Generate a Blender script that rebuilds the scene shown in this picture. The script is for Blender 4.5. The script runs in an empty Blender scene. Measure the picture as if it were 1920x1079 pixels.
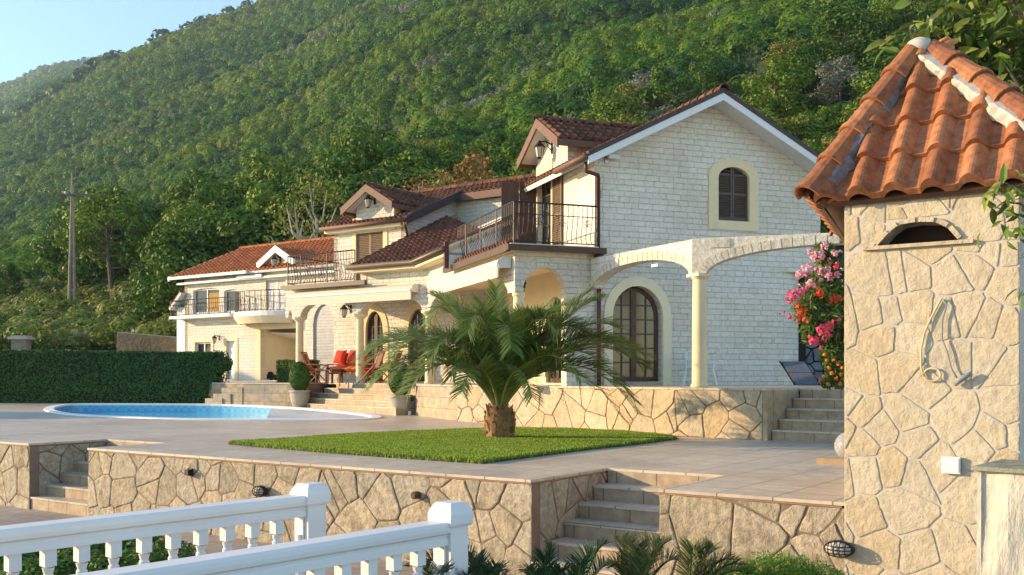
import bpy, bmesh, math, random
import numpy as np
from mathutils import Vector
from mathutils.geometry import tessellate_polygon
S = bpy.context.scene
COL = S.collection
R = math.radians
# ---------------------------------------------------------------- camera
FPX, HY, CX = 1870.0, 705.0, 960.0          # focal length in photo pixels, horizon row, centre column
cam_d = bpy.data.cameras.new('camera'); cam = bpy.data.objects.new('camera', cam_d); COL.objects.link(cam)
cam.location = (0, 0, 0); cam.rotation_euler = (R(90), 0, 0)
cam_d.sensor_width = 36; cam_d.lens = 36 * FPX / 1920; cam_d.shift_y = (HY - 539.5) / 1920
cam_d.clip_start = .1; cam_d.clip_end = 12000
S.camera = cam
# ---------------------------------------------------------------- sky, sun, exposure
SUN_AZ, SUN_EL = R(-84), R(14)          # azimuth from +Y towards +X
w = bpy.data.worlds.new('World'); S.world = w; w.use_nodes = True
wn = w.node_tree.nodes; wn.clear()
sk = wn.new('ShaderNodeTexSky'); sk.sky_type = 'NISHITA'; sk.sun_disc = False
sk.sun_elevation = SUN_EL; sk.sun_rotation = SUN_AZ; sk.air_density = 1.0; sk.dust_density = .1; sk.ozone_density = 2.2
bg = wn.new('ShaderNodeBackground'); bg.inputs[1].default_value = .14
wo = wn.new('ShaderNodeOutputWorld')
w.node_tree.links.new(sk.outputs[0], bg.inputs[0]); w.node_tree.links.new(bg.outputs[0], wo.inputs[0])
sd = bpy.data.lights.new('sun', 'SUN'); sd.energy = 4.1; sd.angle = R(.5); sd.color = (1, .73, .43)
sun = bpy.data.objects.new('sun', sd); COL.objects.link(sun)
tosun = Vector((math.sin(SUN_AZ) * math.cos(SUN_EL), math.cos(SUN_AZ) * math.cos(SUN_EL), math.sin(SUN_EL)))
sun.rotation_euler = tosun.to_track_quat('Z', 'Y').to_euler()
S.view_settings.view_transform = 'Standard'; S.view_settings.look = 'None'
S.view_settings.exposure = 1.4; S.view_settings.gamma = 1
S.render.engine = 'CYCLES'
S.cycles.max_bounces = 6; S.cycles.diffuse_bounces = 3; S.cycles.transparent_max_bounces = 8
S.cycles.volume_bounces = 0
# ---------------------------------------------------------------- helpers
rnd = random.Random(7)
ORG = {}
def org(o):
    while o is not None:
        if o.name in ORG: return ORG[o.name]
        o = o.parent
    return Vector((0, 0, 0))
def tag(o, label=None, cat=None, group=None, kind=None):
    if label: o['label'] = label
    if cat: o['category'] = cat
    if group: o['group'] = group
    if kind: o['kind'] = kind
    return o
def thing(name, label, cat, loc=(0, 0, 0), group=None):
    o = bpy.data.objects.new(name, None); COL.objects.link(o); o.empty_display_size = .2
    o.location = loc; ORG[o.name] = Vector(loc)
    return tag(o, label, cat, group)
def copy_tree(o, parent=None):
    c = o.copy(); COL.objects.link(c)
    if parent is not None: c.parent = parent
    for ch in list(o.children): copy_tree(ch, c)
    return c
def uv_box(me, ang=R(-35)):
    uv = me.uv_layers.new(name='UVMap'); ca, sa = math.cos(ang), math.sin(ang)
    n = len(me.loops)
    vi = np.empty(n, np.int32); me.loops.foreach_get('vertex_index', vi)
    co = np.empty(len(me.vertices) * 3, np.float32); me.vertices.foreach_get('co', co); co = co.reshape(-1, 3)
    pn = np.empty(len(me.polygons) * 3, np.float32); me.polygons.foreach_get('normal', pn); pn = pn.reshape(-1, 3)
    tot = np.empty(len(me.polygons), np.int32); me.polygons.foreach_get('loop_total', tot)
    ln = np.repeat(pn, tot, axis=0); lc = co[vi]
    flat = np.abs(ln[:, 2]) > .7
    t = np.stack([-ln[:, 1], ln[:, 0]], 1); t /= np.maximum(np.linalg.norm(t, axis=1, keepdims=True), 1e-6)
    u = lc[:, 0] * t[:, 0] + lc[:, 1] * t[:, 1]; v = lc[:, 2].copy()
    u = np.where(flat, lc[:, 0] * ca + lc[:, 1] * sa, u); v = np.where(flat, -lc[:, 0] * sa + lc[:, 1] * ca, v)
    uv.data.foreach_set('uv', np.stack([u, v], 1).astype(np.float32).ravel())
def obj(name, vs, fs, m, parent=None, smooth=False, world=True):
    me = bpy.data.meshes.new(name)
    o0 = org(parent) if parent is not None else Vector((0, 0, 0))
    me.from_pydata([tuple(v) for v in vs], [], fs); me.update()
    uv_box(me)
    if parent is not None and world and o0.length > 0:
        me.transform(__import__('mathutils').Matrix.Translation(-o0))
    o = bpy.data.objects.new(name, me); COL.objects.link(o)
    if parent is not None: o.parent = parent
    me.materials.append(m)
    if smooth: me.shade_smooth()
    return o
class Fr:
    def __init__(s, x, y, deg, z=0):
        s.o = Vector((x, y, z)); a = R(deg); s.a = a
        s.x = Vector((math.cos(a), math.sin(a), 0)); s.y = Vector((-math.sin(a), math.cos(a), 0))
    def p(s, x, y, z=0): return s.o + s.x * x + s.y * y + Vector((0, 0, z))
    def onx(s, px, y=0):   # local x where the sight line of column px meets the vertical plane local y
        k = (px - CX) / FPX; b = s.p(0, y)
        return (k * b.y - b.x) / (s.x.x - k * s.x.y)
    def ony(s, px, x=0):
        k = (px - CX) / FPX; b = s.p(x, 0)
        return (k * b.y - b.x) / (s.y.x - k * s.y.y)
    def zx(s, px, py, y=0): return (HY - py) / FPX * s.p(s.onx(px, y), y).y
    def zy(s, px, py, x=0): return (HY - py) / FPX * s.p(x, s.ony(px, x)).y
WF = Fr(0, 0, 0)
class MB:
    def __init__(s): s.v = []; s.f = []
    def add(s, vs, fs):
        n = len(s.v); s.v += [tuple(q) for q in vs]; s.f += [[i + n for i in f] for f in fs]; return s
    def box(s, F, x0, x1, y0, y1, z0, z1):
        P = [F.p(x, y, z) for z in (z0, z1) for y in (y0, y1) for x in (x0, x1)]
        return s.add(P, [(0, 2, 3, 1), (4, 5, 7, 6), (0, 1, 5, 4), (2, 6, 7, 3), (0, 4, 6, 2), (1, 3, 7, 5)])
    def prism(s, mp, outer, holes, d0, d1):
        """2-D polygon with holes, extruded from depth d0 to d1; mp(a, b, d) -> point"""
        loops = [outer] + list(holes)
        tris = tessellate_polygon([[Vector((a, b, 0)) for a, b in l] for l in loops])
        flat = [q for l in loops for q in l]; n = len(flat)
        vs = [mp(a, b, d0) for a, b in flat] + [mp(a, b, d1) for a, b in flat]
        fs = []
        e = sum(flat[t[0]][0] * (flat[t[1]][1] - flat[t[2]][1]) + flat[t[1]][0] * (flat[t[2]][1] - flat[t[0]][1]) + flat[t[2]][0] * (flat[t[0]][1] - flat[t[1]][1]) for t in tris)
        for t in tris:
            t = tuple(t) if e > 0 else tuple(reversed(t))
            fs.append(t); fs.append((t[2] + n, t[1] + n, t[0] + n))
        k = 0
        for l in loops:
            m = len(l); ar = sum(l[i][0] * l[(i + 1) % m][1] - l[(i + 1) % m][0] * l[i][1] for i in range(m))
            sgn = (ar > 0) == (k == 0)
            for i in range(m):
                a, b = k + i, k + (i + 1) % m
                fs.append((b, a, a + n, b + n) if sgn else (a, b, b + n, a + n))
            k += m
        return s.add(vs, fs)
    def wall(s, F, outer, holes=(), y0=0, y1=.25): return s.prism(lambda a, b, d: F.p(a, d, b), outer, holes, y0, y1)
    def wallx(s, F, outer, holes=(), x0=0, x1=.25): return s.prism(lambda a, b, d: F.p(d, a, b), outer, holes, x0, x1)
    def slab(s, F, outer, holes, z0, z1): return s.prism(lambda a, b, d: F.p(a, b, d), outer, holes, z0, z1)
    def tube(s, pts, r, n=6, close=False, cap=True):
        pts = [Vector(p) for p in pts]; m = len(pts); rs = r if isinstance(r, (list, tuple)) else [r] * m
        base = len(s.v); up = None
        for i in range(m):
            if close: d = pts[(i + 1) % m] - pts[i - 1]
            else: d = pts[min(i + 1, m - 1)] - pts[max(i - 1, 0)]
            d.normalize()
            if up is None: up = d.orthogonal().normalized()
            up = (up - d * up.dot(d)); up = up.normalized() if up.length > 1e-5 else d.orthogonal().normalized()
            sd_ = d.cross(up)
            for k in range(n):
                a = 2 * math.pi * k / n + math.pi / n
                s.v.append(tuple(pts[i] + (up * math.cos(a) + sd_ * math.sin(a)) * rs[i]))
        for i in range(m if close else m - 1):
            for k in range(n):
                a, b = base + i * n, base + ((i + 1) % m) * n
                s.f.append([a + k, a + (k + 1) % n, b + (k + 1) % n, b + k])
        if cap and not close:
            s.f.append([base + k for k in range(n)][::-1]); s.f.append([base + (m - 1) * n + k for k in range(n)])
        return s
    def lathe(s, c, prof, n=16):
        c = Vector(c); base = len(s.v)
        for r, z in prof:
            for k in range(n):
                a = 2 * math.pi * k / n; s.v.append((c.x + r * math.cos(a), c.y + r * math.sin(a), c.z + z))
        for i in range(len(prof) - 1):
            for k in range(n):
                a, b = base + i * n, base + (i + 1) * n
                s.f.append([a + k, a + (k + 1) % n, b + (k + 1) % n, b + k])
        s.f.append([base + k for k in range(n)][::-1]); s.f.append([base + (len(prof) - 1) * n + k for k in range(n)])
        return s
    def ball(s, c, r, nu=12, nv=8):
        prof = [(max(1e-3, math.sin(math.pi * i / nv)), -math.cos(math.pi * i / nv)) for i in range(nv + 1)]
        rr = r if isinstance(r, (tuple, list)) else (r, r, r); base = len(s.v); c = Vector(c)
        s.lathe((0, 0, 0), prof, nu)
        for i in range(base, len(s.v)):
            v = s.v[i]; s.v[i] = (c.x + v[0] * rr[0], c.y + v[1] * rr[1], c.z + v[2] * rr[2])
        return s
    def build(s, name, m, parent=None, smooth=False): return obj(name, s.v, s.f, m, parent, smooth)
def arch(xc, w, z0, zs, zt, n=14):
    """loop: rectangle from z0 to spring zs with an elliptical head to zt"""
    h = w / 2
    return [(xc - h, z0), (xc + h, z0)] + [(xc + h * math.cos(math.pi * i / n), zs + (zt - zs) * math.sin(math.pi * i / n)) for i in range(n + 1)]
def rect(x0, x1, z0, z1): return [(x0, z0), (x1, z0), (x1, z1), (x0, z1)]
# ---------------------------------------------------------------- materials
def newmat(name):
    m = bpy.data.materials.new(name); m.use_nodes = True; nt = m.node_tree
    return m, nt, nt.nodes['Principled BSDF']
def nd(nt, t, **k):
    n = nt.nodes.new(t)
    for a, b in k.items():
        if a.startswith('i_'): n.inputs[a[2:].replace('_', ' ')].default_value = b
        else: setattr(n, a, b)
    return n
def ramp(nt, fac, cols, lo=0., hi=1.):
    r = nt.nodes.new('ShaderNodeValToRGB'); e = r.color_ramp.elements
    while len(e) < len(cols): e.new(.5)
    for i, c in enumerate(cols):
        e[i].position = lo + (hi - lo) * i / (len(cols) - 1); e[i].color = (*c, 1)
    nt.links.new(fac, r.inputs[0]); return r
def noise(nt, sc, det=5, co=None, rough=.6):
    n = nd(nt, 'ShaderNodeTexNoise'); n.inputs['Scale'].default_value = sc; n.inputs['Detail'].default_value = det
    n.inputs['Roughness'].default_value = rough
    if co is not None: nt.links.new(co, n.inputs['Vector'])
    return n
def mixc(nt, f, a, b, mode='MIX'):
    x = nt.nodes.new('ShaderNodeMix'); x.data_type = 'RGBA'; x.blend_type = mode
    for i, q in ((0, f), (6, a), (7, b)):
        if isinstance(q, (int, float)): x.inputs[i].default_value = q
        elif isinstance(q, tuple): x.inputs[i].default_value = (*q, 1)
        else: nt.links.new(q, x.inputs[i])
    return x.outputs[2]
def bump(nt, b, h, strength, dist=.02, prev=None):
    n = nt.nodes.new('ShaderNodeBump'); n.inputs['Strength'].default_value = strength; n.inputs['Distance'].default_value = dist
    nt.links.new(h, n.inputs['Height'])
    if prev is not None: nt.links.new(prev.outputs[0], n.inputs['Normal'])
    if b is not None: nt.links.new(n.outputs[0], b.inputs['Normal'])
    return n
def pos(nt): return nd(nt, 'ShaderNodeNewGeometry').outputs['Position']
def plain(name, c, rough=.7, var=.15, sc=4., bmp=.1, metal=0, spec=.3):
    m, nt, b = newmat(name); n = noise(nt, sc, 6, pos(nt))
    c2 = tuple(x * (1 - var) for x in c); c3 = tuple(min(1, x * (1 + var * .6)) for x in c)
    r = ramp(nt, n.outputs[0], [c2, c, c3], .3, .7); nt.links.new(r.outputs[0], b.inputs['Base Color'])
    b.inputs['Roughness'].default_value = rough; b.inputs['Metallic'].default_value = metal
    b.inputs['Specular IOR Level'].default_value = spec
    if bmp: bump(nt, b, noise(nt, sc * 8, 4, pos(nt)).outputs[0], bmp, .01)
    return m
def flag(name, cols, stain, rough=.85, bs=.6, vlo=.68, vs=13):
    m, nt, b = newmat(name); g = nd(nt, 'ShaderNodeNewGeometry')
    r = ramp(nt, g.outputs['Random Per Island'], cols)
    n1 = noise(nt, 3.2, 8, g.outputs['Position'], .7); n2 = noise(nt, vs, 7, g.outputs['Position'], .72)
    f1 = ramp(nt, n1.outputs[0], [(0, 0, 0), (1, 1, 1)], .5, .72)
    fm = nt.nodes.new('ShaderNodeMath'); fm.operation = 'MULTIPLY'; fm.inputs[1].default_value = .75; nt.links.new(f1.outputs[0], fm.inputs[0]); c = mixc(nt, fm.outputs[0], r.outputs[0], stain)
    v = ramp(nt, n2.outputs[0], [(vlo, vlo * .97, vlo * .92), (1.08, 1.06, 1.03)], .32, .66)
    c = mixc(nt, 1., c, v.outputs[0], 'MULTIPLY')
    nt.links.new(c, b.inputs['Base Color']); b.inputs['Roughness'].default_value = rough
    b.inputs['Specular IOR Level'].default_value = .2
    p = bump(nt, None, noise(nt, 7, 6, g.outputs['Position'], .7).outputs[0], bs, .05)
    bump(nt, b, n2.outputs[0], bs * .7, .012, p)
    return m
def block(name, c1, c2, mortar, w=.42, h=.2, bs=.6, rock=.5):
    m, nt, b = newmat(name); u = nd(nt, 'ShaderNodeUVMap'); 
    wv = noise(nt, 1.1, 2, u.outputs[0]); wn_ = noise(nt, 9, 3, u.outputs[0])
    off = nt.nodes.new('ShaderNodeVectorMath'); off.operation = 'MULTIPLY_ADD'
    nt.links.new(wn_.outputs['Color'], off.inputs[0]); off.inputs[1].default_value = (.035, .02, 0); nt.links.new(u.outputs[0], off.inputs[2])
    br = nd(nt, 'ShaderNodeTexBrick'); nt.links.new(off.outputs[0], br.inputs['Vector'])
    br.inputs['Scale'].default_value = 1; br.inputs['Brick Width'].default_value = w; br.inputs['Row Height'].default_value = h
    br.inputs['Mortar Size'].default_value = .009; br.inputs['Mortar Smooth'].default_value = .6; br.offset_frequency = 2; br.squash = .7; br.squash_frequency = 3
    br.inputs['Color1'].default_value = (*c1, 1); br.inputs['Color2'].default_value = (*c2, 1); br.inputs['Mortar'].default_value = (*mortar, 1)
    n = noise(nt, 10, 7, u.outputs[0], .7)
    v = ramp(nt, n.outputs[0], [(.86, .85, .82), (1.04, 1.04, 1.02)], .3, .65)
    big = ramp(nt, noise(nt, .6, 4, u.outputs[0]).outputs[0], [(.9, .88, .84), (1, 1, 1)], .35, .6)
    c = mixc(nt, 1., br.outputs['Color'], v.outputs[0], 'MULTIPLY'); c = mixc(nt, 1., c, big.outputs[0], 'MULTIPLY')
    nt.links.new(c, b.inputs['Base Color']); b.inputs['Roughness'].default_value = .9; b.inputs['Specular IOR Level'].default_value = .15
    inv = nt.nodes.new('ShaderNodeMath'); inv.operation = 'SUBTRACT'; inv.inputs[0].default_value = 1; nt.links.new(br.outputs['Fac'], inv.inputs[1])
    p = bump(nt, None, inv.outputs[0], bs, .02)
    bump(nt, b, n.outputs[0], rock, .09, p)
    return m
def tiles(name, c, c2, joint, w=.6, h=.6, off=0., rough=.5, var=.12):
    m, nt, b = newmat(name); u = nd(nt, 'ShaderNodeUVMap')
    br = nd(nt, 'ShaderNodeTexBrick'); nt.links.new(u.outputs[0], br.inputs['Vector']); br.offset = off; br.inputs['Scale'].default_value = 1
    br.inputs['Brick Width'].default_value = w; br.inputs['Row Height'].default_value = h; br.inputs['Mortar Size'].default_value = .010
    br.inputs['Mortar Smooth'].default_value = .3
    br.inputs['Color1'].default_value = (*c, 1); br.inputs['Color2'].default_value = (*c2, 1); br.inputs['Mortar'].default_value = (*joint, 1)
    n = noise(nt, 5, 7, u.outputs[0], .7); v = ramp(nt, n.outputs[0], [(1 - var * 2.4,) * 3, (1 + var * .5,) * 3], .3, .7)
    big = ramp(nt, noise(nt, .45, 5, u.outputs[0]).outputs[0], [(.74, .72, .70), (1, 1, 1)], .35, .62)
    cc = mixc(nt, 1., br.outputs['Color'], v.outputs[0], 'MULTIPLY'); cc = mixc(nt, 1., cc, big.outputs[0], 'MULTIPLY')
    nt.links.new(cc, b.inputs['Base Color']); b.inputs['Roughness'].default_value = rough; b.inputs['Specular IOR Level'].default_value = .3
    inv = nt.nodes.new('ShaderNodeMath'); inv.operation = 'SUBTRACT'; inv.inputs[0].default_value = 1; nt.links.new(br.outputs['Fac'], inv.inputs[1])
    p = bump(nt, None, inv.outputs[0], .4, .005); bump(nt, b, noise(nt, 30, 4, u.outputs[0]).outputs[0], .15, .01, p)
    return m
def leafmat(name, cols, trans=.25, rough=.6, attr=True):
    m, nt, b = newmat(name); a = nd(nt, 'ShaderNodeAttribute', attribute_name='tint')
    sep = nt.nodes.new('ShaderNodeSeparateColor'); nt.links.new(a.outputs['Color'], sep.inputs[0])
    r = ramp(nt, sep.outputs[0], cols)
    k = nt.nodes.new('ShaderNodeMath'); k.operation = 'MULTIPLY_ADD'; nt.links.new(sep.outputs[1], k.inputs[0]); k.inputs[1].default_value = .7; k.inputs[2].default_value = .6
    cc = nt.nodes.new('ShaderNodeVectorMath'); cc.operation = 'SCALE'; nt.links.new(r.outputs[0], cc.inputs[0]); nt.links.new(k.outputs[0], cc.inputs['Scale'])
    nt.links.new(cc.outputs[0], b.inputs['Base Color']); b.inputs['Roughness'].default_value = rough; b.inputs['Specular IOR Level'].default_value = .25
    if trans:
        tr = nt.nodes.new('ShaderNodeBsdfTranslucent'); nt.links.new(cc.outputs[0], tr.inputs[0])
        mx = nt.nodes.new('ShaderNodeMixShader'); mx.inputs[0].default_value = trans
        nt.links.new(b.outputs[0], mx.inputs[1]); nt.links.new(tr.outputs[0], mx.inputs[2])
        nt.links.new(mx.outputs[0], nt.nodes['Material Output'].inputs[0])
    return m
def roofmat(name, c1, c2, c3, rough=.8):
    m, nt, b = newmat(name); g = nd(nt, 'ShaderNodeNewGeometry')
    a = nd(nt, 'ShaderNodeAttribute', attribute_name='tint'); sep = nt.nodes.new('ShaderNodeSeparateColor'); nt.links.new(a.outputs['Color'], sep.inputs[0])
    r = ramp(nt, sep.outputs[0], [c1, c2, c3]); n = noise(nt, 12, 6, g.outputs['Position'], .7)
    v = ramp(nt, n.outputs[0], [(.5, .47, .44), (1.08, 1.05, 1)], .3, .6); c = mixc(nt, 1., r.outputs[0], v.outputs[0], 'MULTIPLY')
    nt.links.new(c, b.inputs['Base Color']); b.inputs['Roughness'].default_value = rough; b.inputs['Specular IOR Level'].default_value = .25
    bump(nt, b, noise(nt, 40, 5, g.outputs['Position']).outputs[0], .3, .01); return m
def glass(name, c, rough=.06, spec=.9):
    m, nt, b = newmat(name); b.inputs['Base Color'].default_value = (*c, 1); b.inputs['Roughness'].default_value = rough
    b.inputs['Specular IOR Level'].default_value = spec * .5; b.inputs['Coat Weight'].default_value = .0; b.inputs['Coat Roughness'].default_value = .02
    bump(nt, b, noise(nt, 1.3, 2, pos(nt)).outputs[0], .06, .05); return m
M = {}
M['flag'] = flag('tan_flagstone', [(.50, .41, .28), (.42, .36, .26), (.56, .47, .34), (.45, .40, .31), (.57, .46, .31), (.36, .31, .23)], (.15, .125, .08), bs=.9, vlo=.55)
M['flag_light'] = flag('pale_flagstone', [(.60, .50, .35), (.53, .44, .31), (.64, .54, .39), (.58, .44, .27), (.61, .52, .37)], (.40, .33, .22), bs=.8)
M['flag_kiosk'] = flag('yellow_flagstone', [(.56, .49, .36), (.53, .46, .34), (.58, .51, .38), (.51, .44, .32), (.53, .43, .28), (.55, .48, .35), (.50, .45, .35)], (.48, .40, .26), bs=.7, vlo=.86, vs=9)
M['mortar_dark'] = plain('brown_mortar', (.22, .155, .10), .95, .3, 6, .3)
M['mortar_grey'] = plain('grey_mortar', (.50, .45, .37), .95, .15, 6, .4)
M['block'] = block('white_split_block', (.86, .80, .70), (.78, .72, .62), (.63, .57, .47), .40, .145, .8, .7)
M['cream'] = plain('cream_render', (.74, .61, .37), .85, .06, 3, .1)
M['cream_pale'] = plain('pale_cream_render', (.78, .68, .46), .85, .06, 3, .1)
M['white'] = plain('white_paint', (.68, .68, .66), .5, .06, 1.2, .03)
M['white_tile'] = plain('white_coping_stone', (.82, .80, .76), .6, .06, 3, .05)
M['offwhite'] = plain('ivory_awning_cloth', (.64, .56, .42), .8, .05, 6, .1)
M['brown'] = plain('brown_painted_wood', (.085, .042, .024), .5, .3, 8, .15)
M['brown_metal'] = plain('brown_gutter_metal', (.105, .068, .042), .4, .15, 5, .03)
M['shutter'] = plain('weathered_brown_shutter', (.20, .13, .08), .6, .25, 8, .15)
M['fascia'] = plain('brown_fascia_board', (.15, .08, .052), .6, .15, 5, .08)
M['dark_tile_edge'] = plain('dark_verge_tile', (.075, .055, .05), .8, .3, 7, .2)
M['shutter_dark'] = plain('near_black_shutter', (.085, .06, .048), .5, .25, 8, .1)
M['iron'] = plain('black_wrought_iron', (.03, .026, .024), .5, .3, 10, .05, .4)
M['roof'] = roofmat('brown_roof_tile', (.12, .052, .028), (.17, .072, .038), (.24, .105, .058))
M['roof_orange'] = roofmat('orange_roof_tile', (.38, .115, .035), (.46, .15, .05), (.54, .20, .08))
M['roof_kiosk'] = roofmat('terracotta_roof_tile', (.26, .105, .055), (.35, .14, .06), (.43, .19, .09), .8)
M['deck'] = tiles('beige_deck_tile', (.68, .57, .43), (.62, .52, .40), (.27, .21, .155), .62, .62, 0, .42)
M['riser'] = tiles('sandstone_step_tile', (.56, .40, .23), (.46, .36, .25), (.22, .16, .10), .6, 3., 0, .6, .18)
M['podium_tile'] = tiles('sandstone_wall_tile', (.52, .39, .24), (.42, .35, .27), (.28, .22, .16), .6, .3, .5, .6, .2)
M['edge'] = plain('terracotta_edge', (.30, .17, .10), .7, .2, 5, .1)
M['ground'] = tiles('lower_terrace_tile', (.42, .36, .30), (.40, .34, .28), (.24, .2, .16), .6, .6, 0, .6)
M['glass'] = glass('window_glass', (.03, .032, .03)); M['glass_lit'] = glass('amber_glass', (.17, .12, .055), .1)
M['dark'] = plain('near_black', (.02, .017, .014), .9, .2, 3, 0)
M['steel'] = plain('grey_metal', (.35, .35, .34), .35, .1, 8, .02, .9)
def mortarless(): pass
# ---------------------------------------------------------------- crazy-paving stones: real stones with real joints
def clip(poly, nx, ny, d):
    out = []; m = len(poly)
    for i in range(m):
        a, b = poly[i], poly[(i + 1) % m]
        da, db = a[0] * nx + a[1] * ny - d, b[0] * nx + b[1] * ny - d
        if da <= 0: out.append(a)
        if (da < 0 < db) or (db < 0 < da):
            t = da / (da - db); out.append((a[0] + (b[0] - a[0]) * t, a[1] + (b[1] - a[1]) * t))
    return out
def stones(outline, size, joint, seed, holes_fn=None, minx=None):
    """irregular cells inside a convex outline; returns lists of rounded polygons"""
    rg = random.Random(seed); xs = [p[0] for p in outline]; ys = [p[1] for p in outline]
    x0, x1, y0, y1 = min(xs), max(xs), min(ys), max(ys); pts = []
    nx = max(1, int((x1 - x0) / size)); ny = max(1, int(round((y1 - y0) / size)))
    for i in range(-1, nx + 2):
        for j in range(-1, ny + 2):
            if rg.random() < .18: continue
            pts.append((x0 + (i + .5 + rg.uniform(-.48, .48) + .25 * (j % 2)) * (x1 - x0) / nx, y0 + (j + .5 + rg.uniform(-.48, .48)) * (y1 - y0) / ny))
            if rg.random() < .16: pts.append((pts[-1][0] + rg.uniform(.3, .6) * size, pts[-1][1] + rg.uniform(-.5, .5) * size))
    m = len(outline); ar = sum(outline[i][0] * outline[(i + 1) % m][1] - outline[(i + 1) % m][0] * outline[i][1] for i in range(m))
    ol = outline if ar > 0 else outline[::-1]; res = []
    for p in pts:
        poly = [(p[0] - 4 * size, p[1] - 4 * size), (p[0] + 4 * size, p[1] - 4 * size), (p[0] + 4 * size, p[1] + 4 * size), (p[0] - 4 * size, p[1] + 4 * size)]
        jj = joint * rg.uniform(.35, .65)
        for q in pts:
            if q is p: continue
            dx, dy = q[0] - p[0], q[1] - p[1]; L = math.hypot(dx, dy)
            if L > 5 * size or L < 1e-4: continue
            dx /= L; dy /= L; tw = .12 * math.sin(13 * (p[0] + q[0]) + 7 * (p[1] + q[1]))
            c_, s_ = math.cos(tw), math.sin(tw); ex, ey = dx * c_ - dy * s_, dx * s_ + dy * c_
            mx, my = (p[0] + q[0]) / 2, (p[1] + q[1]) / 2
            poly = clip(poly, ex, ey, mx * ex + my * ey - jj)
            if len(poly) < 3: break
        if len(poly) < 3: continue
        for i in range(m):
            a, b = ol[i], ol[(i + 1) % m]; ex, ey = b[1] - a[1], a[0] - b[0]; L = math.hypot(ex, ey)
            if L < 1e-6: continue
            ex /= L; ey /= L; poly = clip(poly, ex, ey, a[0] * ex + a[1] * ey - joint * .15)
            if len(poly) < 3: break
        if len(poly) < 3: continue
        area = abs(sum(poly[i][0] * poly[(i + 1) % len(poly)][1] - poly[(i + 1) % len(poly)][0] * poly[i][1] for i in range(len(poly)))) / 2
        if area < size * size * .03: continue
        # cut corners and roughen edges
        q2 = []
        for i in range(len(poly)):
            a, b = poly[i], poly[(i + 1) % len(poly)]; L = math.hypot(b[0] - a[0], b[1] - a[1])
            if L < .02: q2.append(a); continue
            k = max(2, int(L / (size * .28)) + 1); nx_, ny_ = (b[1] - a[1]) / L, (a[0] - b[0]) / L
            e = min(.09, .25 * size / L * .18)
            for t in [e] + [e + (1 - 2 * e) * (j / k) for j in range(1, k)] + [1 - e]:
                o = rg.uniform(-1, .6) * size * .02
                q2.append((a[0] + (b[0] - a[0]) * t + nx_ * o, a[1] + (b[1] - a[1]) * t + ny_ * o))
        res.append((q2, rg.uniform(-.4, .4)))
    return res
def stone_mesh(name, outline, size, joint, mp, m, parent, seed, thick=.019, holefn=None):
    vs, fs = [], []
    for poly, rz in stones(outline, size, joint, seed):
        cx = sum(p[0] for p in poly) / len(poly); cy = sum(p[1] for p in poly) / len(poly)
        if holefn and holefn(cx, cy): continue
        n = len(poly); b = len(vs); th = thick * (1 + rz)
        for p in poly: vs.append(mp(p[0], p[1], 0))
        for p in poly: vs.append(mp(p[0], p[1], th * .72))
        for p in poly:
            L = math.hypot(p[0] - cx, p[1] - cy); k = max(.5, 1 - .016 / max(L, .02))
            vs.append(mp(cx + (p[0] - cx) * k, cy + (p[1] - cy) * k, th))
        vs.append(mp(cx, cy, th * (1.0 + .15 * rz)))
        for r_ in range(2):
            for i in range(n):
                a, c = b + r_ * n + i, b + r_ * n + (i + 1) % n; fs.append((a, c, c + n, a + n))
        for i in range(n): fs.append((b + 2 * n + i, b + 2 * n + (i + 1) % n, b + 3 * n))
    return obj(name, vs, fs, m, parent)
def tint_points(me, arr):
    ca = me.color_attributes.new('tint', 'FLOAT_COLOR', 'POINT'); n = len(me.vertices)
    a = np.ones((n, 4), np.float32); a[:, :arr.shape[1]] = arr; ca.data.foreach_set('color', a.ravel())
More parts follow.
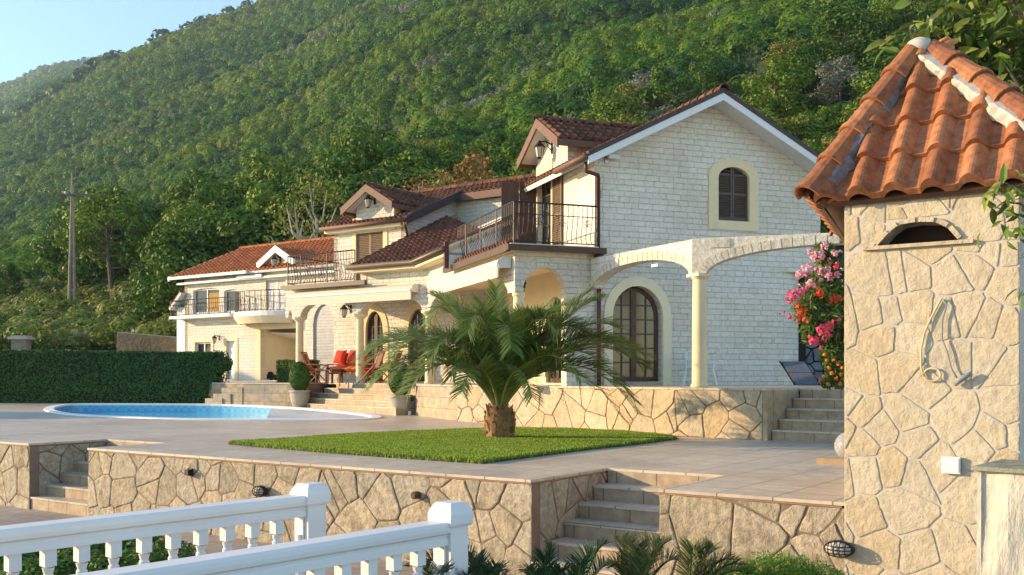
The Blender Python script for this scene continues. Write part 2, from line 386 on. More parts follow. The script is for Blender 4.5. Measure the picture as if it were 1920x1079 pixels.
# ---------------------------------------------------------------- tiled roofs
def tile_field(name, poly, eave, m, parent, tw=.22, course=.36, amp=.075, step=.035, na=8, seed=1, extra=0.0, cover=.58):
    """poly: planar 3-D convex polygon; eave: horizontal direction along the eave"""
    poly = [Vector(p) for p in poly]; e = Vector(eave).normalized()
    nrm = (poly[1] - poly[0]).cross(poly[2] - poly[0]).normalized()
    if nrm.z < 0: nrm = -nrm
    up = nrm.cross(e).normalized()
    if up.z < 0: up = -up
    low = min(poly, key=lambda p: p.z); o0 = low
    A = [(p - o0).dot(e) for p in poly]; B = [(p - o0).dot(up) for p in poly]
    a0, a1, b0, b1 = min(A), max(A), min(B), max(B)
    na_t = int((a1 - a0) / tw) + 2; nc = int((b1 - b0) / course) + 1
    cols = np.arange(na_t * na + 1) / na; fr = cols % 1
    prof = np.where(fr < cover, np.sin(np.pi * np.clip(fr / cover, 0, 1)) ** .7 * amp, -.004 * np.sin(np.pi * np.clip((fr - cover) / (1 - cover), 0, 1)))
    xa = a0 + cols * tw; rg = np.random.RandomState(seed); rows = []; tints = []
    for c in range(nc + 1):
        tcol = rg.rand(na_t + 2)[np.floor(cols).astype(int)]
        jit = (rg.rand(na_t + 2)[np.floor(cols).astype(int)] - .5)
        for fb, off in ((0, -.004 if c else -.03), (0, step), (.5, step * .5), (1, 0.0)):
            bb = b0 + (c + fb) * course + (jit * .012 if fb < 1 else 0) + (0.0 if fb < 1 else .004)
            taper = 1.0 if fb == 0 else (.96 if fb < 1 else .9)
            h = prof * taper + off if off != -.03 and off != -.004 else prof * (.72) + off
            rows.append((xa, np.broadcast_to(bb, xa.shape), h)); tints.append(tcol)
    X = np.concatenate([np.array(o0)[None, :] + r[0][:, None] * np.array(e)[None] + r[1][:, None] * np.array(up)[None] + r[2][:, None] * np.array(nrm)[None] for r in rows])
    T = np.concatenate(tints); n = len(xa); fs = []
    for c in range(nc + 1):
        for r_ in range(3):
            base = (c * 4 + r_) * n
            for i in range(n - 1): fs.append((base + i, base + i + 1, base + n + i + 1, base + n + i))
    me = bpy.data.meshes.new(name); me.from_pydata(X.tolist(), [], fs); me.update()
    tint_points(me, np.stack([T, T, T], 1))
    bm = bmesh.new(); bm.from_mesh(me); cen = sum(poly, Vector()) / len(poly)
    for i in range(len(poly)):
        a, b = poly[i], poly[(i + 1) % len(poly)]; d = b - a
        if d.length < 1e-4: continue
        pn = d.cross(nrm).normalized()
        if (cen - a).dot(pn) > 0: pn = -pn
        hz = abs(d.normalized().z) < .02 and abs(a.z - low.z) < .05     # leave the eave ends uncut
        pt = a + pn * (.04 if hz else 0)
        bmesh.ops.bisect_plane(bm, geom=bm.verts[:] + bm.edges[:] + bm.faces[:], plane_co=pt, plane_no=pn, clear_outer=True)
    if (Vector(up).cross(e)).dot(nrm) > 0: bmesh.ops.reverse_faces(bm, faces=bm.faces[:])
    bm.to_mesh(me); bm.free()
    o0_ = org(parent)
    if o0_.length: me.transform(__import__('mathutils').Matrix.Translation(-o0_))
    o = bpy.data.objects.new(name, me); COL.objects.link(o); o.parent = parent; me.materials.append(m)
    return o
def slab3(mb, poly, th, up0=-.012):
    """solid board under a roof plane"""
    poly = [Vector(p) for p in poly]; nrm = (poly[1] - poly[0]).cross(poly[2] - poly[0]).normalized()
    if nrm.z < 0: nrm = -nrm; poly = poly[::-1]
    n = len(poly); vs = [p + nrm * up0 for p in poly] + [p + nrm * (up0 - th) for p in poly]
    mb.add(vs, [tuple(range(n)), tuple(range(2 * n - 1, n - 1, -1))] + [(i + n, (i + 1) % n + n, (i + 1) % n, i) for i in range(n)])
def ridge_caps(mb, a, b, r=.11, L=.38, arc=1.0, n=8, seedv=0, cols=None):
    a, b = Vector(a), Vector(b); d = (b - a); T = d.length; d.normalize(); k = max(1, int(round(T / L))); L = T / k
    side = d.cross(Vector((0, 0, 1))).normalized(); up = side.cross(d).normalized()
    for i in range(k):
        for (t0, t1, r0, r1) in ((i * L - .03, (i + 1) * L, r * 1.06, r * .88), (i * L - .035, i * L + .03, r * 1.16, r * 1.14)):
            vs = []
            for t, rr in ((t0, r0), (t1, r1)):
                for q in (0, 1):
                    for j in range(n + 1):
                        th = math.pi * arc * (j / n - .5)
                        vs.append(a + d * t + side * math.sin(th) * (rr - q * .02) + up * (math.cos(th) * (rr - q * .02)))
            m_ = n + 1; fs = []
            for j in range(n):
                fs.append((j + 1, j, 2 * m_ + j, 2 * m_ + j + 1)); fs.append((m_ + j, m_ + j + 1, 3 * m_ + j + 1, 3 * m_ + j))
                fs.append((j, j + 1, m_ + j + 1, m_ + j)); fs.append((2 * m_ + j + 1, 2 * m_ + j, 3 * m_ + j, 3 * m_ + j + 1))
            mb.add(vs, fs)
            if cols is not None: cols += [rnd.random()] * len(vs) if False else [((i * 37 + seedv) % 11) / 10.] * len(vs)
def cap_obj(name, segs, m, parent, r=.11, L=.38):
    mb = MB(); cols = []
    for i, (a, b) in enumerate(segs): ridge_caps(mb, a, b, r, L, 1.05, 8, i * 3, cols)
    o = mb.build(name, m, parent); c = np.array(cols, np.float32); tint_points(o.data, np.stack([c, c, c], 1)); return o
# ---------------------------------------------------------------- leaves
def leaf_mesh(name, P, N, L, W, tint, m, parent=None, rg=None, droop=0):
    """P,N (n,3); L,W (n,) ; rhombus leaves facing N"""
    rg = rg or np.random.RandomState(1); n = len(P)
    N = N / np.maximum(np.linalg.norm(N, axis=1, keepdims=True), 1e-6)
    A = rg.normal(size=(n, 3)); A -= N * (A * N).sum(1, keepdims=True); A /= np.maximum(np.linalg.norm(A, axis=1, keepdims=True), 1e-6)
    B = np.cross(N, A); L = np.broadcast_to(L, (n,))[:, None]; W = np.broadcast_to(W, (n,))[:, None]
    V = np.stack([P - A * L * .5, P + B * W * .5 + N * W * .12, P + A * L * .5, P - B * W * .5 + N * W * .12], 1).reshape(-1, 3).astype(np.float32)
    return raw_quads(name, V, np.repeat(tint, 4, axis=0), m, parent)
def raw_quads(name, V, T, m, parent=None):
    me = bpy.data.meshes.new(name); nv = len(V); nf = nv // 4
    me.vertices.add(nv); me.vertices.foreach_set('co', V.ravel())
    me.loops.add(nv); me.loops.foreach_set('vertex_index', np.arange(nv, dtype=np.int32))
    me.polygons.add(nf); me.polygons.foreach_set('loop_start', np.arange(0, nv, 4, dtype=np.int32)); me.polygons.foreach_set('loop_total', np.full(nf, 4, np.int32))
    me.update(calc_edges=True); tint_points(me, T.astype(np.float32))
    if parent is not None:
        o0 = org(parent)
        if o0.length: me.transform(__import__('mathutils').Matrix.Translation(-o0))
    o = bpy.data.objects.new(name, me); COL.objects.link(o); me.materials.append(m)
    if parent is not None: o.parent = parent
    return o
def sph(rg, n):
    d = rg.normal(size=(n, 3)); return d / np.linalg.norm(d, axis=1, keepdims=True)
def blob_leaves(rg, blobs, per, up=.25, jit=.45, inner=.35, hue=(.5, .25)):
    """blobs [(c, (rx,ry,rz))] -> P, N, tint"""
    Ps, Ns, Ts = [], [], []
    for c, r_ in blobs:
        d = sph(rg, per); k = 1 - inner * rg.rand(per) ** 2.2; c = np.array(c); r_ = np.array(r_)
        lump = 1 + .12 * np.sin(d[:, 0] * 7 + c[0] * 5) * np.sin(d[:, 1] * 6 + c[1] * 3) + .08 * np.sin(d[:, 2] * 9 + c[2])
        Ps.append(c + d * r_ * (k * lump)[:, None]); nn = d / r_ ; nn /= np.linalg.norm(nn, axis=1, keepdims=True)
        nn = nn + rg.normal(size=(per, 3)) * jit; nn[:, 2] += up; Ns.append(nn)
        h = np.clip(hue[0] + (rg.rand() - .5) * hue[1] + rg.normal(size=per) * .1, 0, 1)
        Ts.append(np.stack([h, rg.rand(per), np.full(per, .5)], 1))
    return np.concatenate(Ps), np.concatenate(Ns), np.concatenate(Ts)
# ================================================================ the lie of the land
ZD, ZL, ZP = -1.26, -2.45, -.245            # pool deck, lower terrace, house podium (eye level is 0)
C = Fr(.226, 12.08, -35)                    # frame of the long retaining wall
SLP = .021                                  # the deck falls 2 % towards the camera beyond 24 m
def zd(y): return ZD + SLP * max(0, min(y, 42) - 24)
def dpt(px, py, z=None):
    if z is None:
        y = -ZD * FPX / (py - HY)
        if y > 24: y = (-ZD + SLP * 24) / ((py - HY) / FPX + SLP)
    else: y = z * -FPX / (py - HY)
    return ((px - CX) / FPX * y, y)
def loc(F, x, y):
    d = Vector((x, y, 0)) - F.o; return (d.dot(F.x), d.dot(F.y))
# hills: ridge lines one behind the other, nearest last: (distance, [(column, row)...])
RID = [
 (2400, [(-900, 330), (-300, 230), (0, 166), (100, 127), (213, 108), (330, 100), (700, 60), (2900, -100)]),
 (1000, [(-900, 560), (-400, 420), (0, 245), (93, 189), (213, 110), (300, 80), (400, 34), (470, 12), (640, -70), (1000, -210), (1500, -350), (2900, -560)]),
 (640, [(-900, 600), (-400, 480), (0, 335), (83, 303), (185, 252), (297, 198), (417, 149), (640, 38), (800, -40), (1100, -150), (1500, -280), (2900, -480)]),
 (410, [(-900, 620), (-400, 560), (0, 440), (150, 385), (343, 290), (463, 226), (640, 130), (800, 40), (900, -15), (1200, -110), (2900, -400)]),
 (255, [(-900, 640), (-400, 540), (0, 480), (200, 440), (450, 365), (600, 330), (756, 262), (828, 206), (906, 175), (1100, 90), (1300, 15), (1600, -80), (2900, -330)]),
 (112, [(-900, 660), (-400, 600), (0, 552), (130, 532), (250, 512), (340, 498), (500, 450), (700, 400), (800, 360), (900, 330), (1000, 290), (1180, 225), (1400, 150), (1550, 118), (1700, 60), (1920, -20), (2900, -220)]),
 (58, [(-900, 700), (-400, 692), (0, 668), (340, 655), (600, 640), (1000, 620), (1400, 600), (1700, 560), (2900, 480)]),
]
cols_px = np.arange(-900, 2901, 25.)
def crest(i): return np.interp(cols_px, [p[0] for p in RID[i][1]], [p[1] for p in RID[i][1]])
def fbm(x, y, s=0.):
    return (np.sin(x * 1.0 + 1.3 * np.sin(y * .8 + s) + s) + np.sin(y * 1.3 + 1.1 * np.sin(x * 1.1) + s * 2) + .5 * np.sin(x * 2.7 + y * 2.1 + s) + .5 * np.sin(x * -2.3 + y * 3.1)) / 3
rowsP = []; face_of = []
def addrow(D, py, kind, amp):
    X = (cols_px - CX) / FPX * D; Z = (HY - py) / FPX * D; Y = np.full_like(X, D) if np.isscalar(D) else D
    Z = Z + (fbm(X / (D * .035) + Y / (D * .1), Y / (D * .12), 1.) * .011 + fbm(X / (D * .012), Y / (D * .02), 2.) * .003) * D * amp; rowsP.append(np.stack([X, Y, Z], 1)); face_of.append(kind)
D0 = RID[0][0]; addrow(D0 * 1.3, crest(0) + 120, -1, 0)
for i in range(len(RID)):
    D, _ = RID[i]; py = crest(i); low = 4.5 / D * FPX if i < 5 else (2.0 / D * FPX if i == 5 else 0)
    addrow(D, py + low, i, .25)
    if i + 1 < len(RID):
        Dn = RID[i + 1][0]; pn = crest(i + 1); Df = Dn * 1.07; pf = np.maximum(pn + 14, py + 25)
        for t in (.12, .25, .4, .55, .7, .85, 1.):
            # the slope: straight in world space from this crest to the hollow behind the next one
            Dt = D + (Df - D) * t; Zc = (HY - py) * D; Zf = (HY - pf) * Df; pt = HY - (Zc + (Zf - Zc) * (t ** .9)) / Dt
            addrow(Dt, pt, i, 1. if t < 1 else .3)
addrow(46, np.full_like(cols_px, 705 + 2.5 / 46 * FPX), 6, 0)
G = np.stack(rowsP); nr, ncx = G.shape[:2]
vs = G.reshape(-1, 3).tolist(); fs = [(r_ * ncx + c, (r_ + 1) * ncx + c, (r_ + 1) * ncx + c + 1, r_ * ncx + c + 1) for r_ in range(nr - 1) for c in range(ncx - 1)]
m_hill = plain('undergrowth', (.05, .065, .022), .95, .5, .12, 0)
hills = obj('hills', vs, fs, m_hill, smooth=True); tag(hills, kind='structure')
gm = MB(); gm.add([(-3000, -60, ZL - .03), (3000, -60, ZL - .03), (3000, 3500, ZL - .03), (-3000, 3500, ZL - .03)], [(0, 1, 2, 3)])
tag(gm.build('ground', M['ground']), kind='structure')
# ---------------------------------------------------------------- forest
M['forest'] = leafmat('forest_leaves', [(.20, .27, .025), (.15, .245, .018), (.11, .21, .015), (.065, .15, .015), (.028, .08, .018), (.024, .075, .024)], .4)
M['olive'] = leafmat('olive_leaves', [(.15, .18, .10), (.19, .22, .13), (.23, .25, .17)], .2)
def sample_face(i, spacing, seed, pad=(-500, 2500)):
    rg = np.random.RandomState(seed); rows = [r_ for r_ in range(nr - 1) if face_of[r_] == i]; out = []; tt = []
    for r_ in rows:
        a, b, c, d = G[r_, :-1], G[r_, 1:], G[r_ + 1, :-1], G[r_ + 1, 1:]
        ok = (cols_px[:-1] > pad[0]) & (cols_px[1:] < pad[1])
        area = np.linalg.norm(np.cross(b - a, c - a), axis=1) * ok; lam = area / spacing ** 2
        k = rg.poisson(lam); idx = np.repeat(np.arange(len(k)), k); u, v = rg.rand(len(idx), 1), rg.rand(len(idx), 1)
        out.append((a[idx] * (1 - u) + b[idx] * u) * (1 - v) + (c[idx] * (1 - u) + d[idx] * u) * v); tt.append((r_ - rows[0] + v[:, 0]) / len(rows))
    P = np.concatenate(out); P = np.concatenate([P, np.concatenate(tt)[:, None]], 1); py = HY - P[:, 2] / P[:, 1] * FPX; px = CX + P[:, 0] / P[:, 1] * FPX
    return P[(py > -140) & (px > pad[0]) & (px < pad[1])]
def forest(name, P, r, leaves, leafk, m, seed, huefn, fl=1.1, sub=3):
    """crowns of radius about r standing on points P; every crown is a lumpy dome of leaf clusters"""
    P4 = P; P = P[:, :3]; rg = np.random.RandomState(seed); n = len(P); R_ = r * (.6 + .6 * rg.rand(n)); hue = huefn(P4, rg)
    lob = sph(rg, n * sub).reshape(n, sub, 3); lob[..., 2] = np.abs(lob[..., 2]) * .7
    k = leaves; which = rg.randint(0, sub + 1, size=(n, k)); d = sph(rg, n * k).reshape(n, k, 3); d[..., 2] = np.where(d[..., 2] < -.35, -d[..., 2], d[..., 2])
    off = np.zeros((n, k, 3))
    for q in range(sub): off += (which == q)[..., None] * lob[:, q][:, None, :] * .55
    rad = np.where(which == sub, 1., .58)[..., None]
    loc_ = (off + d * rad) * np.array([1, 1, fl]) * R_[:, None, None]
    Pc = P[:, None, :] + loc_ + np.array([0, 0, 1.]) * (R_ * .75)[:, None, None]
    N = d + rg.normal(size=(n, k, 3)) * .15; N[..., 2] += .05
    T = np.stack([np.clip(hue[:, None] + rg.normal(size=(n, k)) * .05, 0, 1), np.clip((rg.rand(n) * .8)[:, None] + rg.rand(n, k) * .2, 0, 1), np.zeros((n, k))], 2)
    sz = (R_[:, None] * leafk * (.7 + .6 * rg.rand(n, k))).ravel()
    o = leaf_mesh(name, Pc.reshape(-1, 3), N.reshape(-1, 3), sz, sz * .8, T.reshape(-1, 3), m, None, rg)
    return o
def patchy(P, rg, s):
    return fbm(P[:, 0] / s, P[:, 1] / s + P[:, 2] / s, .7)
def hue_green(s): return lambda P, rg: np.clip(.12 + .62 * P[:, 3] ** 1.3 + .24 * patchy(P, rg, s) + rg.normal(size=len(P)) * .13, 0, 1)  # crowns darken down each face: the shade of the hollows is put into leaf colour
def split_olive(P, s, thr, rg):
    v = patchy(P, rg, s) + rg.normal(size=len(P)) * .30 - 1.6 * (P[:, 3] - .25); return v > thr
def build_forest():
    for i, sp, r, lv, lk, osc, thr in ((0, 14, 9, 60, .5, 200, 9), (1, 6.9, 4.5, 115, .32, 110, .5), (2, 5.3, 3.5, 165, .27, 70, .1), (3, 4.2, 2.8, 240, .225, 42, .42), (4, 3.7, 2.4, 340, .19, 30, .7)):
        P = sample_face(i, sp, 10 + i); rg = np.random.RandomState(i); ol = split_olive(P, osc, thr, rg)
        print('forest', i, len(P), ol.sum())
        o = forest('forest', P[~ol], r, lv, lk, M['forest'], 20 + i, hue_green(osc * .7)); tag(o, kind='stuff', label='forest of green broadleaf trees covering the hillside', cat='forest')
        if ol.sum() > 20:
            o = forest('olive_forest', P[ol], r * .85, lv, lk, M['olive'], 40 + i, lambda P, rg: rg.rand(len(P))); tag(o, kind='stuff', label='grey green olive trees scattered through the hillside forest', cat='forest')
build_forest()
# bushy slope left of the house
P = sample_face(5, 1.3, 77, (-250, 560)); P = P[(P[:, 1] < 109)]
M['scrub'] = leafmat('scrub_leaves', [(.25, .25, .05), (.20, .24, .04), (.14, .20, .035), (.30, .31, .07)], .35)
o = forest('shrub_thicket', P, 1.15, 200, .22, M['scrub'], 5, lambda P, rg: np.clip(.45 + .3 * patchy(P, rg, 5) + rg.normal(size=len(P)) * .2, 0, 1), .85)
tag(o, 'dense bushy thicket of yellow green shrubs on the slope behind the hedge', 'shrubs', kind='stuff')
P = sample_face(5, 2.4, 78, (560, 2300)); P = P[P[:, 1] > 66]
o = forest('undergrowth', P, 1.7, 150, .26, M['forest'], 6, lambda P, rg: np.clip(.3 + .3 * patchy(P, rg, 9) + rg.normal(size=len(P)) * .15, 0, 1), .8)
tag(o, 'leafy green undergrowth between the trees on the slope behind the villa', 'undergrowth', kind='stuff')
# ---------------------------------------------------------------- single trees
M['bark'] = plain('grey_brown_bark', (.16, .125, .09), .9, .4, 5, .5)
M['bark_pale'] = plain('pale_dead_wood', (.42, .36, .28), .9, .3, 5, .4)
def leafset(name, cols, tr=.22): M[name] = leafmat(name, cols, tr)
leafset('leaf_dark', [(.05, .10, .012), (.075, .15, .015), (.11, .19, .02)])
leafset('leaf_mid', [(.10, .17, .015), (.14, .22, .02), (.18, .25, .025)])
leafset('leaf_yellow', [(.17, .19, .03), (.21, .22, .035), (.25, .24, .045)])
leafset('leaf_russet', [(.20, .16, .05), (.28, .16, .04), (.32, .13, .03)])
leafset('leaf_grey', [(.18, .20, .13), (.22, .24, .17), (.26, .28, .2)])
def make_tree(name, label, H, Rc, m, seed, per=150, nb=20, leaf=.36, group=None, bark='bark', sparse=.35, crown_lo=.35):
    rg = np.random.RandomState(seed); rr = random.Random(seed)
    t = thing(name, label, 'tree', (0, 0, 0), group); mb = MB(); blobs = []
    th = H * crown_lo * .9; lean = Vector((rr.uniform(-.4, .4), rr.uniform(-.4, .4), 0))
    mb.tube([(0, 0, -1.5), (0, 0, 0), lean * .5 + Vector((0, 0, th * .5)), lean + Vector((0, 0, th)), lean * 1.5 + Vector((0, 0, H * .72))], [H * .026, H * .024, H * .02, H * .016, H * .006], 7)
    for i in range(nb):
        a = rr.uniform(0, 6.283) + i * 2.4; f = rr.random() ** .6; zz = crown_lo + (1 - crown_lo) * (i + rr.random()) / nb
        env = math.sqrt(max(.05, 1 - ((zz - crown_lo - .3 * (1 - crown_lo)) / (.74 * (1 - crown_lo))) ** 2)); rad = Rc * env * (.35 + .5 * f)
        c = Vector((math.cos(a) * rad, math.sin(a) * rad, H * zz * .93)) + lean; br = Rc * rr.uniform(.26, .42)
        blobs.append((tuple(c), (br, br, br * .8)))
        s = lean * .9 + Vector((0, 0, min(c.z * .8, H * .7))); s.z = max(th * .7, min(s.z, c.z - .3 * rad))
        mid = (s + c) / 2 + Vector((0, 0, -.08 * H * rr.random()))
        mb.tube([s, mid, c], [H * .009, H * .006, H * .0025], 5)
    mb.build('trunk', M[bark], t)
    P, N, T = blob_leaves(rg, blobs, per, up=.25, inner=sparse)
    sz = leaf * (.6 + .8 * rg.rand(len(P)))
    leaf_mesh('crown', P, N, sz, sz * .62, T, M[m], t, rg)
    return t
# prototypes of the trees behind the house: (root, natural height, kind)
GT = 'trees on the slope behind the house'
protos = []
for k, (m, lab, H, Rc, lf, lo) in enumerate([
    ('leaf_dark', 'dark green broadleaf tree in the dense wood behind the house', 10, 3.6, .36, .25),
    ('leaf_mid', 'fresh green leafy tree in the wood behind the house', 10, 3.8, .36, .3),
    ('leaf_yellow', 'yellow green sunlit tree on the slope behind the house', 10, 3.6, .34, .25),
    ('leaf_dark', 'dark green broadleaf tree in the dense wood behind the house', 10, 4.3, .40, .2),
    ('leaf_mid', 'fresh green leafy tree in the wood behind the house', 10, 3.2, .33, .3),
    ('leaf_grey', 'grey green olive tree on the slope behind the house', 10, 3.8, .30, .2)]):
    protos.append([make_tree('broadleaf_tree' if k != 5 else 'olive_tree', lab, H, Rc, m, 100 + k, 210, 24, lf, ['dark green trees behind the house', 'fresh green trees behind the house', 'yellow green trees behind the house', 'dark green trees behind the house', 'fresh green trees behind the house', 'olive trees behind the house'][k], crown_lo=lo), H, False])
def ground_z(px, D):
    """height of the hill surface under column px at distance D"""
    j = int(np.clip(np.searchsorted(cols_px, px), 0, ncx - 1)); col = G[:, j]; Y = col[:, 1]; o = np.argsort(Y)
    return float(np.interp(D, Y[o], col[o, 2]))
def put(k, px, D, topy=None, H=None, z=None, sx=1.):
    pr = protos[k]; root = pr[0] if not pr[2] else copy_tree(pr[0]); pr[2] = True
    g = ground_z(px, D) if z is None else z
    if H is None: H = max(4, (HY - topy) / FPX * D - g)
    s = H / pr[1]; root.location = ((px - CX) / FPX * D, D, g); root.scale = (s * sx, s * sx, s); root.rotation_euler = (0, 0, rnd.uniform(0, 6.28))
    return root
tops = [(-150, 470), (0, 440), (120, 405), (150, 365), (215, 352), (270, 385), (300, 400), (350, 335), (450, 305), (520, 290), (600, 300), (680, 250), (760, 255), (850, 275), (950, 240), (1040, 205), (1100, 195), (1300, 190), (1500, 200), (1600, 190)]
def topline(px): return float(np.interp(px, [p[0] for p in tops], [p[1] for p in tops]))
for row, (Dm, dy, st) in enumerate(((100, 0, 34), (86, 26, 40), (74, 62, 44))):
    px = 12 + 17 * row
    while px < 1640:
        D = Dm + rnd.uniform(-5, 5); ty = topline(px) + dy + rnd.uniform(-12, 26)
        if not (row > 0 and px < 290) and not (px < 140 and row == 0 and rnd.random() < .3):
            put(rnd.choice([0, 1, 3, 4, 0, 1]) if px < 1000 else rnd.choice([0, 1, 2, 3, 4, 5]), px, D, ty + (60 if px < 140 else 0), sx=rnd.uniform(.85, 1.1))
        px += st * rnd.uniform(.8, 1.2)
# the wooded slope above the gable
cells = sample_face(5, 8.2, 31, (700, 2150))
for q in cells[:, :3]:
    px = CX + q[0] / q[1] * FPX
    if q[1] > 78 and HY - q[2] / q[1] * FPX < 420:
        put(rnd.choice([0, 1, 2, 2, 1, 3, 4, 5]), px, q[1], H=rnd.uniform(5.5, 8.5), sx=rnd.uniform(1., 1.35))
for pr in protos:
    if not pr[2]: bpy.data.objects.remove(pr[0])
# trees with a look of their own
def own(name, label, m, px, D, topy, seed, **k):
    g = ground_z(px, D); H = (HY - topy) / FPX * D - g
    t = make_tree(name, label, H, k.pop('Rc', H * .36), m, seed, **k); t.location = ((px - CX) / FPX * D, D, g); return t
own('broadleaf_tree', 'tall light green tree with pale forked trunks right of the utility pole', 'leaf_mid', 212, 88, 352, 201, per=190, nb=24, leaf=.36, bark='bark', crown_lo=.42, Rc=4.0)
stree = make_tree('broadleaf_tree', 'leafy green tree standing at the far left of the pool deck', 7.0, 2.6, 'leaf_mid', 401, per=260, nb=24, leaf=.34, crown_lo=.2); stree.location = (-36, 31.5, ZD)
own('russet_tree', 'rust orange leaved tree rising above the long roof ridge', 'leaf_russet', 868, 66, 270, 202, per=150, nb=20, leaf=.28, bark='bark_pale', sparse=.5, Rc=3.2)
own('broadleaf_tree', 'dark rounded evergreen tree standing above the others left of the russet tree', 'leaf_dark', 715, 84, 240, 203, per=260, nb=24, leaf=.36, Rc=5.2, crown_lo=.2)
own('ivy_covered_tree', 'ivy covered tree with bare forked pale branches left of the small gable', 'leaf_yellow', 600, 62, 320, 204, per=90, nb=18, leaf=.26, bark='bark_pale', sparse=.6, Rc=2.8)
own('bare_tree', 'thin pale leafless tree in front of the dark wood above the orange roof', 'leaf_yellow', 560, 60, 360, 205, per=22, nb=16, leaf=.2, bark='bark_pale', Rc=2.6)
own('bare_tree', 'sparse pale branched tree left of the russet tree above the roof ridge', 'leaf_russet', 790, 62, 310, 206, per=40, nb=18, leaf=.2, bark='bark_pale', Rc=2.6)
# ================================================================ pool deck, retaining walls, steps
NX0, NX1, ND = -11.24, -9.34, 1.6           # left stair notch
SX0, SX1, SDp = 0., 1.715, 1.88             # right stair notch
KX0, KX1 = 3.76, 5.33                       # kiosk front
pool_px = [(78, 768), (92, 774), (130, 779.5), (230, 784), (330, 787.5), (480, 789), (640, 789), (690, 787.5), (722, 784), (700, 778), (640, 771.5), (560, 765), (470, 760.5), (400, 758.6), (250, 758), (140, 758), (100, 761)]
pool_o = [loc(C, *dpt(a, b)) for a, b in pool_px]
def inset(poly, d):
    n = len(poly); ar = sum(poly[i][0] * poly[(i + 1) % n][1] - poly[(i + 1) % n][0] * poly[i][1] for i in range(n)); s = 1 if ar > 0 else -1; out = []
    for i in range(n):
        a, b, c = Vector(poly[i - 1]), Vector(poly[i]), Vector(poly[(i + 1) % n]); u = (b - a).normalized(); v = (c - b).normalized()
        n1, n2 = Vector((-u.y, u.x)) * s, Vector((-v.y, v.x)) * s; bis = n1 + n2; bis = bis / max(.5, bis.length_squared) * 2
        out.append(tuple(b + bis * d))
    return out
def smooth_loop(poly, it=2):
    for _ in range(it):
        q = []
        for i in range(len(poly)):
            a, b = poly[i], poly[(i + 1) % len(poly)]; q += [(a[0] * .75 + b[0] * .25, a[1] * .75 + b[1] * .25), (a[0] * .25 + b[0] * .75, a[1] * .25 + b[1] * .75)]
        poly = q
    return poly
pool_o = smooth_loop(pool_o, 2); pool_i = inset(pool_o, .28)
deck = [(-45, 0), (NX0, 0), (NX0, ND), (NX1, ND), (NX1, 0), (SX0, 0), (SX0, SDp), (SX1, SDp), (SX1, 0), (KX0, 0), (22, 0), (22, 45), (-45, 45)]
def slabz(mb, F, outer, holes, o0, o1):
    def f(a, b, d): q = F.p(a, b); return Vector((q.x, q.y, zd(q.y) + d))
    return mb.prism(f, outer, holes, o0, o1)
def wpoly(F, poly): return [(F.p(a, b).x, F.p(a, b).y) for a, b in poly]
dw = wpoly(C, deck); pw = wpoly(C, pool_o); mb = MB()
slabz(mb, WF, clip(dw, 0, 1, 24), [], -.035, 0); slabz(mb, WF, clip(clip(dw, 0, -1, -24), 0, 1, 42), [pw], -.035, 0); slabz(mb, WF, clip(dw, 0, -1, -42), [], -.035, 0)
tag(mb.build('pool_deck', M['deck']), kind='structure')
# thin terracotta edge under the paving
mb = MB()
for a, b in ((-45, NX0), (NX1, SX0), (SX1, KX0 - .02)): mb.box(C, a + .01, b - .01, .012, .06, ZD - .058, ZD - .037)
for x in (NX0, SX0): mb.box(C, x - .06, x - .012, .07, (ND if x < -1 else SDp) - .02, ZD - .058, ZD - .037)
tag(mb.build('deck_edge', M['edge']), kind='structure')
def ext(F, y): return lambda a, b, d: F.p(a, y - d, b)
def wall_thing(label, parts, group=None, name='stone_wall', cat='wall'):
    t = thing(name, label, cat, parts[0][1](parts[0][2][0][0], parts[0][2][0][1], 0), group)
    for i, (kind, mp, outline, seed, size, joint, ms, mm) in enumerate(parts):
        stone_mesh('stone_facing', outline, size, joint, mp, M[ms], t, seed)
        mb = MB(); mb.prism(lambda a, b, d: mp(a, b, -d), outline, [], -.006, .18); mb.build('mortar_bed', M[mm], t)
    return t
zt = ZD - .060
wall_thing('long tan flagstone retaining wall under the deck between the two stairs', [
    ('f', ext(C, .03), rect(NX1, SX0, ZL - .1, zt), 11, .42, .017, 'flag', 'mortar_dark'),
    ('s', lambda a, b, d: C.p(-.03 + d, a, b), rect(.03, SDp, ZL - .1, zt), 12, .40, .022, 'flag', 'mortar_dark')])
wall_thing('flagstone retaining wall at the far left beyond the left stair', [
    ('f', ext(C, .03), rect(-22, NX0, ZL - .1, zt), 13, .42, .017, 'flag', 'mortar_dark'),
    ('s', lambda a, b, d: C.p(NX0 - .03 + d, a, b), rect(.03, ND, ZL - .1, zt), 14, .42, .022, 'flag', 'mortar_dark')])
wall_thing('tan flagstone retaining wall between the right stair and the tiled roof kiosk', [
    ('f', ext(C, .03), rect(SX1, KX0 + .35, ZL - .1, zt), 15, .38, .017, 'flag', 'mortar_dark')])
def steps(name, label, F, x0, x1, n, ztop, zbot, tread, yback, m=None, first=True, xgrow=0.):
    """flight running back from yback - n*tread; last riser reaches ztop"""
    t = thing(name, label, 'stairs', F.p(x0, yback, zbot)); rise = (ztop - zbot) / n
    for k in range(n):
        z1 = zbot + (k + 1) * rise; y = yback - (n - 1 - k) * tread
        last = k == n - 1; g = xgrow * (n - 1 - k)
        mb = MB(); mb.box(F, x0 + .005 - g, x1 - .005 + g * 0, y, yback + .25, z1 - rise - .02 if k else zbot - .12, z1 - .034); mb.build('riser', M['riser'], t)
        if not last:
            mb = MB(); mb.box(F, x0 + .005 - g, x1 - .005, y - .02, y + tread + .01, z1 - .032, z1 + .001); mb.build('tread', M['deck'], t)
    return t
